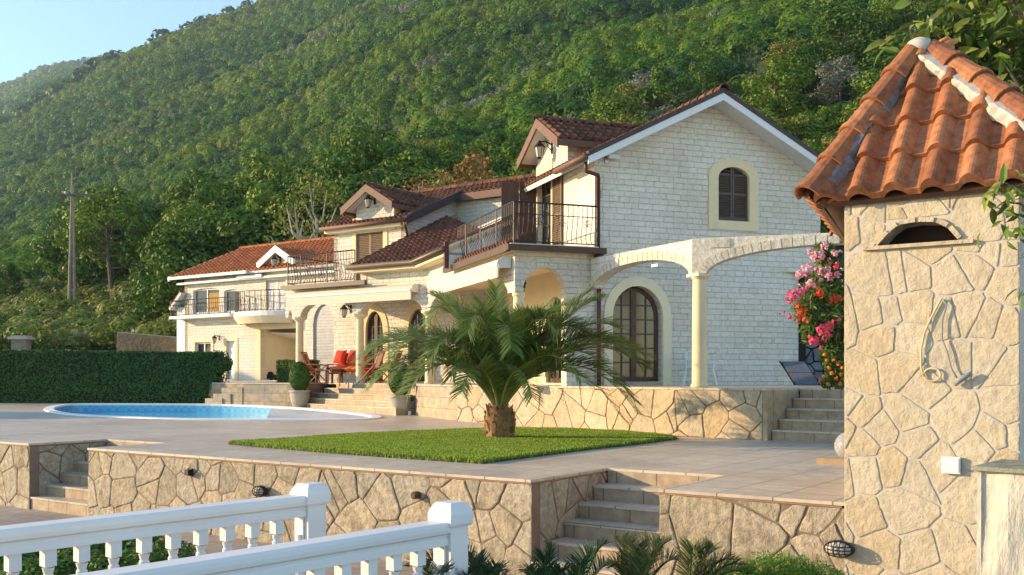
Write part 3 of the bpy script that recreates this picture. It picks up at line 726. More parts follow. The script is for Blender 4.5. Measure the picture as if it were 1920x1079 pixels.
steps('stairs', 'sandstone steps set into the flagstone wall left of the kiosk', C, SX0 - .004, SX1 - .0, 6, ZD - .002, ZL, .37, SDp)
steps('stairs', 'sandstone steps set into the flagstone wall at the left edge', C, NX0 - .004, NX1 - .0, 6, ZD - .002, ZL, .31, ND)
# far side of the right notch (faces away, seen from a step to the side)
mb = MB(); mb.box(C, SX1 + .0, SX1 + .04, .04, SDp, ZL, zt); mb.box(C, NX1 - .0, NX1 + .04, .04, ND, ZL, zt)
tag(mb.build('stair_side_wall', M['mortar_dark']), 'plain mortar side walls of the stair recesses', 'wall')
# ---------------------------------------------------------------- podium of the house
PW = [dpt(858, 790), dpt(978, 799), dpt(1080, 806), dpt(1175, 813), dpt(1271, 819), dpt(1350, 822.5), dpt(1430, 826)]
def curve_map(pts, z0):
    P = [Vector((x, y, 0)) for x, y in pts]; Ls = [0]
    for i in range(len(P) - 1): Ls.append(Ls[-1] + (P[i + 1] - P[i]).length)
    def f(s, z, d):
        i = 0
        while i < len(P) - 2 and s > Ls[i + 1]: i += 1
        t = (s - Ls[i]) / (Ls[i + 1] - Ls[i]); p = P[i] + (P[i + 1] - P[i]) * t
        def nn(j):
            a, b = P[max(0, j - 1)], P[min(len(P) - 1, j + 1)]; e = (b - a).normalized(); return Vector((e.y, -e.x, 0))
        n = (nn(i) * (1 - t) + nn(i + 1) * t).normalized(); return p + n * d + Vector((0, 0, z))
    return f, Ls[-1]
cm, CL = curve_map(PW, 0)
t = thing('stone_wall', 'curved pale flagstone wall of the house podium behind the palm', 'wall', cm(0, ZD, 0))
stone_mesh('stone_facing', rect(0, CL, ZD, ZP - .045), .44, .020, lambda a, b, d: cm(a, b, d), M['flag_light'], t, 21, .018)
mb = MB(); n = 24
for i in range(n):
    a, b = CL * i / n, CL * (i + 1) / n; v = [cm(a, ZD - .05, .004), cm(b, ZD - .05, .004), cm(b, ZP - .045, .004), cm(a, ZP - .045, .004), cm(a, ZD - .05, -.2), cm(b, ZD - .05, -.2), cm(b, ZP - .045, -.2), cm(a, ZP - .045, -.2)]
    mb.add(v, [(0, 1, 2, 3), (5, 4, 7, 6), (3, 2, 6, 7)])
mb.build('mortar_bed', M['mortar_dark'], t)
# stairs at the right end of the podium, frame turned with the curve
PR = Fr(*dpt(1430, 826), -42)
steps('stairs', 'short sandstone flight from the deck up to the house podium beside the oleander', PR, .12, 2.6, 5, ZP - .002, ZD, .30, 1.35)
steps_end = 1.35
mb = MB(); mb.box(PR, -.14, .1, .0, 1.35, ZD, ZP - .045)
o = mb.build('stair_cheek_wall', M['riser']); tag(o, 'short sandstone cheek wall left of the podium steps', 'wall')
# plain tiled wall left of the flagstones
A0, A1 = dpt(858, 790), dpt(782, 779.5); dx, dy = A0[0] - A1[0], A0[1] - A1[1]
PT = Fr(A1[0], A1[1], math.degrees(math.atan2(dy, dx))); PTL = math.hypot(dx, dy)
mb = MB(); mb.box(PT, -.1, PTL, 0, .3, ZD, ZP - .045); tag(mb.build('tiled_wall', M['podium_tile']), 'sandstone tiled podium wall right of the second potted topiary', 'wall')
# wide front stairs
B0, B1 = dpt(563, 764), dpt(710, 777); dx, dy = B1[0] - B0[0], B1[1] - B0[1]
PS = Fr(B0[0], B0[1], math.degrees(math.atan2(dy, dx))); PSL = math.hypot(dx, dy)
steps('stairs', 'wide sandstone steps between the two potted topiaries below the red furniture', PS, 0, PSL + .9, 5, ZP - .002, zd(31.8), .33, 1.36, xgrow=.25)
# wall left of the stairs and the small block steps
W0, W1 = dpt(455, 760.5), dpt(556, 763.5); dx, dy = W1[0] - W0[0], W1[1] - W0[1]
PL = Fr(W0[0], W0[1], math.degrees(math.atan2(dy, dx))); PLL = math.hypot(dx, dy)
mb = MB(); mb.box(PL, 0, PLL, 0, .4, ZD, ZP - .045); tag(mb.build('tiled_wall', M['podium_tile']), 'grey shaded sandstone wall between the block steps and the front stairs', 'wall')
a_, b_ = PL.p(PLL - .02, -.03), PS.p(-1.0, 1.36); d_ = b_ - a_; GF = Fr(a_.x, a_.y, math.degrees(math.atan2(d_.y, d_.x))); mb = MB(); mb.box(GF, -.05, d_.length + .05, 0, .3, ZD, ZP - .045); tag(mb.build('tiled_wall', M['podium_tile']), 'short sandstone wall piece behind the left topiary pot', 'wall')
t = thing('block_steps', 'three stepped sandstone blocks at the right end of the hedge', 'steps', PL.p(-1.2, 0, ZD))
for k, (x0, x1, z1) in enumerate(((-.95, 0, -.42), (-1.3, -.5, -.64), (-1.65, -.85, -.80))):
    mb = MB(); mb.box(PL, x0, x1, -.02 - .04 * k, .5 - (.01 * k), ZD, z1); mb.build('step', M['podium_tile'], t)
mb = MB(); mb.box(PL, -5, -.01, .51, .9, ZD, ZP - .045); tag(mb.build('tiled_wall', M['podium_tile']), 'low sandstone wall behind the block steps at the hedge end', 'wall')
# podium floor
pd = [loc(WF, *p) for p in [dpt(858, 790)]]
edge = [cm(CL * i / 16, 0, .03) for i in range(17)]
poly = [(p.x, p.y) for p in edge]
q = [PR.p(.1, 0), PR.p(.1, 1.35), PR.p(9, 1.35), PR.p(9, 24), Vector((14, 75, 0)), Vector((-30, 75, 0)), PL.p(-12, 3.0), PL.p(-5, .52), PL.p(0, .52), PL.p(0, -.03), PL.p(PLL, -.03), PS.p(-1.0, 1.36), PS.p(PSL + .9, 1.36), PT.p(-.1, -.03), PT.p(PTL, -.03)]
poly += [(v.x, v.y) for v in q]
mb = MB(); mb.slab(WF, poly, [], ZP - .044, ZP); o = mb.build('podium_floor', M['deck']); tag(o, kind='structure')
# ---------------------------------------------------------------- pool
def cyc(F, l, z): return [F.p(a, b, z) for a, b in l]
t = thing('swimming_pool', 'long narrow blue swimming pool with white stone rim in front of the hedge', 'pool', C.p(*pool_o[0], ZD))
mb = MB(); slabz(mb, C, pool_o, [pool_i], -.03, .03); mb.build('coping', M['white_tile'], t)
mp_, nt, b = newmat('pool_mosaic'); u = nd(nt, 'ShaderNodeUVMap'); wv = nd(nt, 'ShaderNodeTexChecker'); wv.inputs['Scale'].default_value = 7
nt.links.new(u.outputs[0], wv.inputs[0]); r = ramp(nt, wv.outputs['Fac'], [(.10, .38, .58), (.16, .46, .64)], .3, .8)
nt.links.new(r.outputs[0], b.inputs['Base Color']); b.inputs['Roughness'].default_value = .3
mb = MB(); n = len(pool_i)
for i in range(n):
    a, bb = pool_i[i], pool_i[(i + 1) % n]; mb.add([C.p(*a, zd(C.p(*a).y) - .03), C.p(*bb, zd(C.p(*bb).y) - .03), C.p(*bb, ZD - 1.2), C.p(*a, ZD - 1.2)], [(0, 1, 2, 3)])
mb.build('pool_wall', mp_, t)
mb = MB(); mb.slab(C, pool_i, [], ZD - 1.24, ZD - 1.2); mb.build('pool_floor', plain('pale_blue_pool_tile', (.30, .58, .70), .4, .06, 2, 0), t)
ZWAT = zd(26.8) - .10
mw, nt, b = newmat('pool_water'); b.inputs['Base Color'].default_value = (.10, .50, .68, 1); b.inputs['Roughness'].default_value = .08; b.inputs['Specular IOR Level'].default_value = .3; b.inputs['IOR'].default_value = 1.33
b.inputs['Transmission Weight'].default_value = .15
n1 = noise(nt, 2.5, 3, pos(nt)); bump(nt, b, n1.outputs[0], .12, .05)
mb = MB(); mb.add(cyc(C, pool_i, ZWAT), [tuple(range(len(pool_i)))] if True else []); o = mb.build('water', mw, t)
led = [loc(C, *dpt(a, b_)) for a, b_ in ((508, 764.5), (560, 767), (640, 773), (700, 780), (710, 784), (690, 786), (640, 787.2), (498, 787.2))]
mb = MB(); slabz(mb, C, led, [], -1.0, -.02); mb.build('shallow_ledge', tiles('white_ledge_tile', (.86, .86, .85), (.82, .82, .81), (.5, .52, .54), .3, .12, .5), t)
fl = Vector((*dpt(464, 774, ZWAT), ZWAT)); mb = MB(); mb.box(Fr(fl.x, fl.y, -20), -.11, .11, -.1, .1, ZWAT - .02, ZWAT + .09); o = mb.build('pool_float', plain('dark_green_plastic', (.02, .05, .03), .5)); tag(o, 'small dark floating box on the pool water', 'float')
# ---------------------------------------------------------------- lawn
lawn_px = [(428, 834), (520, 828.5), (640, 820), (760, 813.5), (880, 809), (960, 807), (1060, 808), (1170, 813), (1235, 819), (1270, 824.5), (1200, 834), (1100, 845), (1000, 858), (905, 870.5), (760, 861), (600, 849)]
lawn = [dpt(*p) for p in lawn_px]
mb = MB(); mb.slab(WF, lawn, [], ZD + .004, ZD + .03); o = mb.build('lawn_soil', plain('lawn_soil', (.05, .07, .015), .95, .3, 6, .2)); tag(o, kind='structure')
def in_poly(x, y, poly):
    c = np.zeros(len(x), bool); n = len(poly)
    for i in range(n):
        (x1, y1), (x2, y2) = poly[i], poly[(i + 1) % n]
        k = ((y1 > y) != (y2 > y)) & (x < (x2 - x1) * (y - y1) / (y2 - y1 + 1e-12) + x1); c ^= k
    return c
def grass(name, poly, z, dens, h, m, seed, width=.012, lean=.5):
    rg = np.random.RandomState(seed); xs = [p[0] for p in poly]; ys = [p[1] for p in poly]; A = (max(xs) - min(xs)) * (max(ys) - min(ys)); n = int(A * dens)
    x = rg.uniform(min(xs), max(xs), n); y = rg.uniform(min(ys), max(ys), n); k = in_poly(x, y, poly); x, y = x[k], y[k]; n = len(x)
    clump = .55 + .45 * fbm(x * 2.2, y * 2.2, 3.) + .3 * fbm(x * 9, y * 9, 5.); hh = h * (.55 + .45 * rg.rand(n) + .35 * clump)
    a = rg.uniform(0, 6.283, n); ln = rg.rand(n) * lean * hh; b = rg.uniform(0, 6.283, n); wx, wy = np.cos(b) * width, np.sin(b) * width
    z0 = np.full(n, z); tx, ty = x + np.cos(a) * ln, y + np.sin(a) * ln
    V = np.stack([np.stack([x - wx, y - wy, z0], 1), np.stack([x + wx, y + wy, z0], 1), np.stack([tx + wx * .4, ty + wy * .4, z0 + hh], 1), np.stack([tx - wx * .4, ty - wy * .4, z0 + hh], 1)], 1).reshape(-1, 3).astype(np.float32)
    T = np.stack([np.clip(.5 + .3 * clump + rg.normal(size=n) * .2, 0, 1), rg.rand(n), np.zeros(n)], 1)
    return raw_quads(name, V, np.repeat(T, 4, axis=0), m)
M['grass'] = leafmat('grass_blades', [(.16, .24, .03), (.22, .33, .035), (.30, .40, .06)], .4)
lawn2 = [(x + rnd.uniform(-.02, .02), y) for x, y in inset(lawn, -.035)]
o = grass('lawn_border', lawn2, ZD + .003, 420, .05, M['grass'], 8, .009, .9); tag(o, 'thin ragged fringe of grass blades around the edge of the lawn', 'grass', kind='stuff')
o = grass('lawn', lawn, ZD + .028, 2600, .05, M['grass'], 3); tag(o, 'wedge shaped bright green lawn around the palm on the tiled deck', 'lawn', kind='stuff')
# ================================================================ the villa
A = Fr(2.05, 24.7, 20)                      # gable wall: x to the right, y into the house
AL = Fr(2.05, 24.7, -70)                    # left side of the same block: x towards the viewer, y into the house
qv = A.p(-2.11, 8.04); B = Fr(qv.x, qv.y, -35)     # middle part with the arcade
B2o = B.p(-2.88, 2.33); B2 = Fr(B2o.x, B2o.y, -35)
V = thing('villa', 'large white stone villa with brown tiled roofs, arcades and iron balconies', 'house', A.p(0, 0, ZP))
def part(mb, name, m, parent=None, smooth=False, label=None):
    o = mb.build(name, M[m] if isinstance(m, str) else m, parent or V, smooth)
    if label: o['label'] = label
    return o
def u_ring(xc, w, z0, zs, zt, t, n=14, foot=None):
    o = arch(xc, w + 2 * t, z0, zs, zt + t, n); i = arch(xc, w, z0, zs, zt, n)
    return [o[0]] + [i[0]] + [i[-1]] + list(reversed(i[2:-1])) + [i[1]] + [o[1]] + o[2:]
def french_door(F, xc, w, z0, zs, zt, y, parent=None, rows=5, mat='brown', leaves=2, gl='glass', cols=2, name='door'):
    mb = MB(); fr = .075
    inner = arch(xc, w - 2 * fr, z0 + .12, zs, zt - fr); mb.wall(F, arch(xc, w, z0, zs, zt), [inner], y, y + .07)
    def top(x):
        k = min(1, abs(x - xc) / (w / 2 - fr)); return zs + (zt - fr - zs) * math.sqrt(max(0, 1 - k * k))
    for l in range(1, leaves):
        x = xc - w / 2 + w * l / leaves; mb.box(F, x - .075, x + .075, y - .012, y + .06, z0 + .1, top(x) + .02)
    lw = w / leaves
    for l in range(leaves):
        for c in range(1, cols):
            x = xc - w / 2 + lw * l + (fr + (lw - 1.5 * fr) * c / cols) * 1; mb.box(F, x - .016, x + .016, y + .006, y + .05, z0 + .1, top(x) + .01)
    for r_ in range(1, rows):
        z = z0 + .12 + (zt - fr - z0 - .12) * r_ / rows; mb.box(F, xc - w / 2 + .03, xc + w / 2 - .03, y + .009, y + .047, z - .016, z + .016)
    d = part(mb, name, mat, parent)
    mb = MB(); mb.wall(F, arch(xc, w - .04, z0 + .06, zs, zt - .03), [], y + .03, y + .04); mb.build('pane', M[gl], d)
    return d
def shutter_leaf(F, x0, x1, z0, z1, y, parent, topf=None, mat='shutter', th=.04, name='shutter'):
    mb = MB(); fw = .05; topf = topf or (lambda x: z1)
    mb.box(F, x0, x0 + fw, y, y + th, z0, topf(x0 + fw / 2)); mb.box(F, x1 - fw, x1, y, y + th, z0, topf(x1 - fw / 2))
    mb.box(F, x0 + fw, x1 - fw, y + .002, y + th - .002, z0, z0 + .09)
    zm = (z0 + z1) / 2; mb.box(F, x0 + fw, x1 - fw, y + .002, y + th - .002, zm - .03, zm + .03)
    xm = (x0 + x1) / 2; mb.box(F, x0 + fw, x1 - fw, y + .002, y + th - .002, min(topf(x0 + fw), topf(x1 - fw)) - .05, min(topf(x0 + fw), topf(x1 - fw)))
    z = z0 + .11
    while z < max(topf(x0 + fw), topf(x1 - fw)) - .04:
        if not zm - .06 < z < zm + .03:
            xa, xb = x0 + fw, x1 - fw
            if topf(xa) < z + .05: xa = xa + (xb - xa) * .4
            if topf(xb) < z + .05: xb = xb - (xb - xa) * .4
            v = [F.p(xa, y + .002, z), F.p(xb, y + .002, z), F.p(xb, y + th, z + .035), F.p(xa, y + th, z + .035)]
            mb.add(v + [q + Vector((0, 0, .012)) for q in v], [(0, 1, 2, 3), (7, 6, 5, 4), (0, 4, 5, 1), (2, 6, 7, 3)])
        z += .062
    mb.box(F, x0 + fw - .005, x1 - fw + .005, y + th - .001, y + th + .006, z0 + .02, min(topf(x0 + fw), topf(x1 - fw)) - .02)
    return part(mb, name, mat, parent)
def railing(path, h, parent, mat='iron', sp=.125, belly=.10, label=None, name='railing', out=None):
    """wrought-iron railing with bellied bars along a floor-level path; out = +1/-1 side of the bulge"""
    mb = MB(); pts = [Vector(p) for p in path]; out = out or 1
    up = Vector((0, 0, 1))
    mb.tube([p + up * h for p in pts], .022, 5); mb.tube([p + up * (h * .72) for p in pts], .011, 4); mb.tube([p + up * .06 for p in pts], .014, 4)
    for a, b in zip(pts, pts[1:]):
        L = (b - a).length; d = (b - a) / L; n = Vector((d.y, -d.x, 0)) * out; k = max(1, int(L / sp))
        for i in range(k + 1):
            p = a + d * (L * i / k)
            if i % 10 == 0: mb.tube([p, p + up * h], .02, 4); continue
            prof = [(0, h), (0, h * .72), (.03, h * .62), (belly * .35, h * .5), (belly, h * .32), (belly * 1.1, h * .2), (belly * .6, h * .09), (0, .06)] if i % 1 == 0 else []
            mb.tube([p + n * o + up * z for o, z in prof], .0085, 4, cap=False)
            if i % 5 == 2:      # scroll rosette between the bars
                q = p + up * h * .52 + n * .03
                for s in (-1, 1):
                    mb.tube([q + d * (s * (.05 + .04 * math.cos(t))) + up * (.045 * math.sin(t)) for t in [j * .9 for j in range(7)]], .008, 4, cap=False)
                    mb.tube([q + d * (s * (.03 + .025 * math.cos(t))) + up * (.09 + .03 * math.sin(t)) for t in [j * .9 for j in range(7)]], .007, 4, cap=False)
    return part(mb, name, mat, parent, label=label)
def column(F, x, y, r, zt, parent, zb=ZP, name='column'):
    mb = MB(); c = F.p(x, y, zb); H = zt - zb
    mb.lathe(c, [(r * 1.15, 0), (r * 1.15, .05), (r * 1.02, .07), (r, .1), (r * .97, H * .5), (r * .9, H - .12), (r * .9, H - .1), (r * 1.05, H - .09), (r * 1.1, H - .05), (r * 1.05, H)], 20)
    o = part(mb, name, 'cream', parent, True); return o
def voussoirs(F, xc, w, zs, zt, t, y, parent, th=.02, n=26, mat='block', z0c=None):
    mb = MB(); h = w / 2
    for i in range(n):
        a0, a1 = math.pi * (i + .05) / n, math.pi * (i + .95) / n; v = []
        for yy in (y - th, y + .01):
            for a, rr in ((a0, 0), (a1, 0), (a1, 1), (a0, 1)):
                x_, z_ = h * math.cos(a), (zt - zs) * math.sin(a); nx, nz = math.cos(a) / max(h, .1), math.sin(a) / max(zt - zs, .1); q = math.hypot(nx, nz)
                v.append(F.p(xc + x_ + nx / q * t * rr, yy, zs + z_ + nz / q * t * rr))
        mb.add(v, [(0, 1, 2, 3), (7, 6, 5, 4), (0, 4, 5, 1), (1, 5, 6, 2), (2, 6, 7, 3), (3, 7, 4, 0)])
    return part(mb, 'arch_stones', mat, parent)
M['voussoir'] = flag('white_arch_stone', [(.74, .68, .55), (.66, .60, .48), (.78, .74, .64)], (.55, .48, .36), bs=.8)
# ---- main block
zE, sl = 5.33, .503                          # eave height and roof slope of the gable block
def zr(x): return zE + (x + .42) * sl if x <= 3.28 else zE + (6.98 - x) * sl
dx0, dx1 = A.onx(1147), A.onx(1238); dxc, dw = (dx0 + dx1) / 2, dx1 - dx0
wx0, wx1 = A.onx(1346), A.onx(1404); wxc, ww = (wx0 + wx1) / 2, wx1 - wx0
wz0, wz1 = A.zx(1375, 415), A.zx(1375, 314)
mb = MB(); mb.wall(A, [(0, ZP), (5.2, ZP), (5.2, 2.8), (6.7, 2.8), (6.7, zr(6.7) - .14), (3.28, zr(3.28) - .14), (0, zr(0) - .14)],
    [arch(dxc + .02, dw + .04, ZP + .1, 1.55, 2.26), arch(wxc, ww + .02, wz0, wz1 - .3, wz1 + .01)], 0, .28)
part(mb, 'wall', 'block')
mb = MB(); mb.box(A, .3, 6.6, .5, 10.5, ZP, 4.9); part(mb, 'dark_core', 'dark')  # solid dark core added behind the walls to block light
mb = MB(); cv = [(5.2, 0), (5.55, .03), (5.9, .15), (6.25, .38), (6.55, .72), (6.75, 1.1), (6.85, 1.6), (6.85, 4)]
for a, b in zip(cv, cv[1:]): mb.add([A.p(*a, ZP), A.p(*b, ZP), A.p(*b, 2.8), A.p(*a, 2.8)], [(0, 1, 2, 3)])
part(mb, 'wall', 'block')
mb = MB(); mb.slab(A, [(5.2, .002), (6.7, .002), (6.7, 4), (5.2, 4)], [], 2.78, 2.84); part(mb, 'soffit', 'cream_pale')
mb = MB(); mb.box(A, 6.45, 6.7, .28, 12, 2.8, zr(6.7) - .14); part(mb, 'wall', 'block')
# door and window in the gable
mb = MB(); mb.wall(A, u_ring(dxc + .04, dw + .05, ZP, 1.5, 2.26, .24), [], -.035, .03); mb.box(A, dx0 - .02, dx1 + .06, .0, .28, ZP, ZP + .1); part(mb, 'door_surround', 'cream_pale')
french_door(A, dxc, dw, ZP + .1, 1.5, 2.22, .16, gl='glass_lit', rows=6)
mb = MB(); mb.wall(A, arch(wxc, ww + .56, wz0 - .24, wz1 - .25, wz1 + .22), [arch(wxc, ww, wz0, wz1 - .3, wz1)], -.035, .10)
ws = part(mb, 'window_surround', 'cream')
def tw(x): return wz1 - .3 + .3 * math.sqrt(max(0, 1 - ((x - wxc) / (ww / 2)) ** 2)) - .01
wn_ = MB(); wn_.wall(A, arch(wxc, ww, wz0, wz1 - .3, wz1), [], .16, .17); wo_ = part(wn_, 'window', 'dark')
shutter_leaf(A, wx0 + .01, wxc - .005, wz0 + .01, wz1, .05, wo_, tw, 'shutter_dark'); shutter_leaf(A, wxc + .005, wx1 - .01, wz0 + .01, wz1, .05, wo_, tw, 'shutter_dark')
# roof of the gable block
rl = [A.p(-.42, -.6, zE), A.p(-.42, 4.35, zE), A.p(3.28, 8.5, zr(3.28)), A.p(3.28, -.6, zr(3.28))]
rr_ = [A.p(6.98, -.6, zE), A.p(6.98, 12, zE), A.p(3.28, 12, zr(3.28)), A.p(3.28, -.6, zr(3.28))]
tile_field('roof', rl, A.y, M['roof'], V, seed=3); tile_field('roof', rr_, A.y, M['roof'], V, seed=4)
mb = MB(); slab3(mb, rl, .12, -.03); slab3(mb, rr_, .12, -.03); part(mb, 'roof_board', 'white')
def rake(F, pts, y0, y1, h0, h1, m, name, parent=None):
    mb = MB()
    for (xa, za), (xb, zb) in zip(pts, pts[1:]):
        v = [F.p(x, y, z + h) for y in (y0, y1) for x, z, h in ((xa, za, h0), (xb, zb, h0), (xb, zb, h1), (xa, za, h1))]
        mb.add(v, [(0, 1, 2, 3), (7, 6, 5, 4), (0, 4, 5, 1), (3, 2, 6, 7), (0, 3, 7, 4), (1, 5, 6, 2)])
    return part(mb, name, m, parent)
gp = [(-.46, zE - .02), (3.28, zr(3.28)), (7.02, zE - .02)]
rake(A, gp, -.65, -.602, -.22, -.035, 'white', 'barge_board'); rake(A, gp, -.665, -.50, -.033, .09, 'dark_tile_edge', 'verge_tiles')
cap_obj('ridge_tiles', [(A.p(3.28, -.68, zr(3.28) + .05), A.p(3.28, 12, zr(3.28) + .05))], M['roof'], V, .13)
# left side of the block, upper floor: door with shutters under a dormer
DC, DH = -2.79, 1.47
dz_e, dz_a = 6.16, 6.98
dr0, dr1 = AL.onx(1010), AL.onx(1034)
mb = MB(); sd_ = (dz_a - dz_e) / DH
mb.wall(AL, [(-11, 2.9), (-.02, 2.9), (-.02, zr(0) - .14), (DC + 1.08, zr(0) - .14), (DC + 1.08, dz_e + sd_ * .39 - .1), (DC, dz_a - .12), (DC - 1.08, dz_e + sd_ * .39 - .1), (DC - 1.08, zr(0) - .14), (-4.3, zr(0) - .14), (-4.35, 5.0), (-11, 5.0)],
    [rect(dr0, dr1, 3.2, 5.55)], .001, .27); part(mb, 'wall', 'block')
def dormer(F, xc, hw, za, ze, y0, y1, wallw, fas='fascia', roof='roof', soff='white', wallm='block', cheek_z=None, parent=None, seed=5, tile=True):
    """gabled dormer roof whose ridge runs along local y"""
    sl_ = (za - ze) / hw; par = parent or V
    mb = MB(); mb.box(F, xc - wallw, xc + wallw, .27, y1, (cheek_z or ze - 1), ze + sl_ * (hw - wallw) - .12); d = part(mb, 'dormer', wallm)
    L = [F.p(xc - hw, y0, ze), F.p(xc - hw, y1, ze), F.p(xc, y1, za), F.p(xc, y0, za)]; R2 = [F.p(xc + hw, y0, ze), F.p(xc + hw, y1, ze), F.p(xc, y1, za), F.p(xc, y0, za)]
    tile_field('roof', L, F.y, M[roof], d, seed=seed); tile_field('roof', R2, F.y, M[roof], d, seed=seed + 1)
    mb = MB(); slab3(mb, L, .09, -.03); slab3(mb, R2, .09, -.03); mb.build('roof_board', M[soff], d)
    mb = MB(); pts = [(xc - hw - .03, ze - .02), (xc, za), (xc + hw + .03, ze - .02)]
    for (xa, z_a), (xb, z_b) in zip(pts, pts[1:]):
        v = [F.p(x, y, z + h) for y in (y0 - .05, y0 - .002) for x, z, h in ((xa, z_a, -.24), (xb, z_b, -.24), (xb, z_b, .03), (xa, z_a, .03))]
        mb.add(v, [(0, 1, 2, 3), (7, 6, 5, 4), (0, 4, 5, 1), (3, 2, 6, 7), (0, 3, 7, 4), (1, 5, 6, 2)])
    mb.box(F, xc + hw + .0, xc + hw + .03, y0, y1 - .3, ze - .2, ze - .03); mb.box(F, xc - hw - .03, xc - hw, y0, y1 - .3, ze - .2, ze - .03)
    mb.build('barge_board', M[fas], d)
    cp = MB(); cc = []; ridge_caps(cp, F.p(xc, y0 - .06, za + .03), F.p(xc, y1, za + .03), .10, .36, 1.05, 8, 1, cc)
    o = cp.build('ridge_tiles', M[roof], d); c = np.array(cc, np.float32); tint_points(o.data, np.stack([c, c, c], 1)); return d
dormer(AL, DC, DH, dz_a, dz_e, -.42, 3.6, 1.06, seed=5, cheek_z=5.0)
mb = MB(); mb.box(AL, dr0 - .12, dr1 + .12, -.03, .02, 5.55, 5.95); part(mb, 'lintel', 'cream')
mb = MB(); mb.box(AL, dr1 + .001, dr1 + .07, -.02, .25, 3.2, 5.55); mb.box(AL, dr0 - .07, dr0 - .001, -.02, .25, 3.2, 5.55); part(mb, 'door_surround', 'cream')
dd = (dr0 + dr1) / 2; mb = MB(); w_ = dr1 - dr0
mb.wall(AL, rect(dr0, dr1, 3.2, 5.55), [rect(dr0 + .07, dr1 - .07, 3.35, 5.47)], .1, .16)
for i in range(1, 5): z = 3.35 + 2.12 * i / 5; mb.box(AL, dr0 + .06, dr1 - .06, .105, .155, z - .02, z + .02)
d_ = part(mb, 'door', 'brown'); mb = MB(); mb.box(AL, dr0 + .05, dr1 - .05, .125, .135, 3.3, 5.5); mb.build('pane', M['glass'], d_)
s0 = AL.onx(1037, -.05); s1 = AL.onx(1053, -.05); shutter_leaf(AL, s0, s1, 3.2, 5.45, -.07, None, None, 'shutter')
# left pair of shutters, folded out from the wall
sp_ = AL.p(dr0 - .1, -.02); SF = Fr(sp_.x, sp_.y, 20 + 180 - 12)
shutter_leaf(SF, .02, .50, 3.2, 5.5, 0, None, None, 'brown'); shutter_leaf(SF, .52, 1.02, 3.2, 5.5, .03, None, None, 'brown')
# balcony of the main block: floor, gutter edge, railing
bal = [(-2.36, -.30), (.1, -.30), (.1, -.02), (.001, -.02), (.001, 8.6), (-1.2, 8.6), (-2.36, 4.5)]
mb = MB(); mb.slab(A, [(-2.30, -.25), (.0, -.25), (.0, 4.7), (-2.30, 4.7)], [], 3.0, 3.16); part(mb, 'balcony_floor', 'cream_pale')
def gutter(pts, r, parent=None, m='brown_metal', name='gutter'):
    mb = MB(); mb.tube(pts, r, 8); return part(mb, name, m, parent)
mb = MB(); mb.box(A, -2.42, .14, -.40, -.252, 2.98, 3.12); part(mb, 'gutter', 'brown')
mb = MB(); mb.box(A, -2.42, -2.302, -.25, 5.2, 2.96, 3.12); part(mb, 'gutter', 'brown_metal')
skirt = [A.p(-2.33, -.1, 3.14), A.p(-2.33, 4.3, 3.14), A.p(-1.75, 4.3, 3.42), A.p(-1.75, -.1, 3.42)]
tile_field('roof', skirt, A.y, M['roof'], V, seed=8)
railing([A.p(-.02, -.18, 3.16), A.p(-2.2, -.18, 3.16), A.p(-2.2, 4.4, 3.16)], 1.0, V, out=1)
# arcade under it
def arch_header(F, x0, x1, zb, zt, ax0, ax1, zs, za, y0, y1, m='block', n=18, pier=None):
    pts = [(x0, zb), (ax0, zb)] + ([(ax0, zs)] if zs > zb else []) + [((ax0 + ax1) / 2 - (ax1 - ax0) / 2 * math.cos(math.pi * i / n), zs + (za - zs) * math.sin(math.pi * i / n)) for i in range(1, n)] + ([(ax1, zs)] if zs > zb else []) + [(ax1, zb if pier is None else pier), (x1, zb if pier is None else pier), (x1, zt), (x0, zt)]
    mb = MB(); mb.wall(F, pts, [], y0, y1); return part(mb, 'arcade_wall', m)
arch_header(A, -2.11, -.002, 2.02, 2.999, A.onx(980), A.onx(1062), 2.02, 2.64, 0, .32, pier=ZP)
voussoirs(A, (A.onx(980) + A.onx(1062)) / 2, A.onx(1062) - A.onx(980), 2.02, 2.64, .2, 0, V, .012, 18)
arch_header(AL, -8.04, -.325, 2.02, 2.998, -7.7, -.5, 2.02, 2.70, -2.11, -1.79)
column(A, -1.95, .16, .145, 2.02, V)
lw = MB(); lw.wall(AL, [(-8.5, ZP), (-.3, ZP), (-.3, 2.85), (-8.5, 2.85)], [arch(-2.6, 1.3, ZP + .05, 1.5, 2.15), arch(-5.6, 1.3, ZP + .05, 1.5, 2.15)], 0, .25); part(lw, 'wall', 'cream')
for xc in (-2.6, -5.6): french_door(AL, xc, 1.26, ZP + .06, 1.5, 2.13, .1)
mb = MB(); mb.slab(A, [(-1.78, .33), (-.001, .33), (-.001, 8.6), (-1.78, 8.3)], [], 2.84, 2.998); part(mb, 'porch_ceiling', 'cream_pale')
# camera-side downpipe
def pipe(pts, r=.05, m='brown_metal', name='downpipe'):
    mb = MB(); mb.tube(pts, r, 8); return part(mb, name, m, None, True)
M['pipe'] = plain('maroon_downpipe', (.10, .035, .03), .45, .2, 6, .03)
mb = MB(); mb.tube([A.p(-.40, -.32, 5.2), A.p(-.36, -.3, 4.98), A.p(.0, -.2, 4.93), A.p(.06, -.08, 4.9), A.p(.06, -.07, 3.1)], .05, 8); part(mb, 'downpipe', 'pipe', None, True)
mb = MB(); mb.tube([A.p(.08, -.08, 3.1), A.p(.08, -.08, ZP)], .055, 8); mb.box(A, -.02, .18, -.16, -.002, 2.85, 3.1); part(mb, 'downpipe', 'pipe', None, True)
mb = MB(); mb.tube([A.p(-.52, -.62, zE - .06), A.p(-.52, 1.3, zE - .06)], .08, 8); part(mb, 'gutter', 'fascia', None, True)
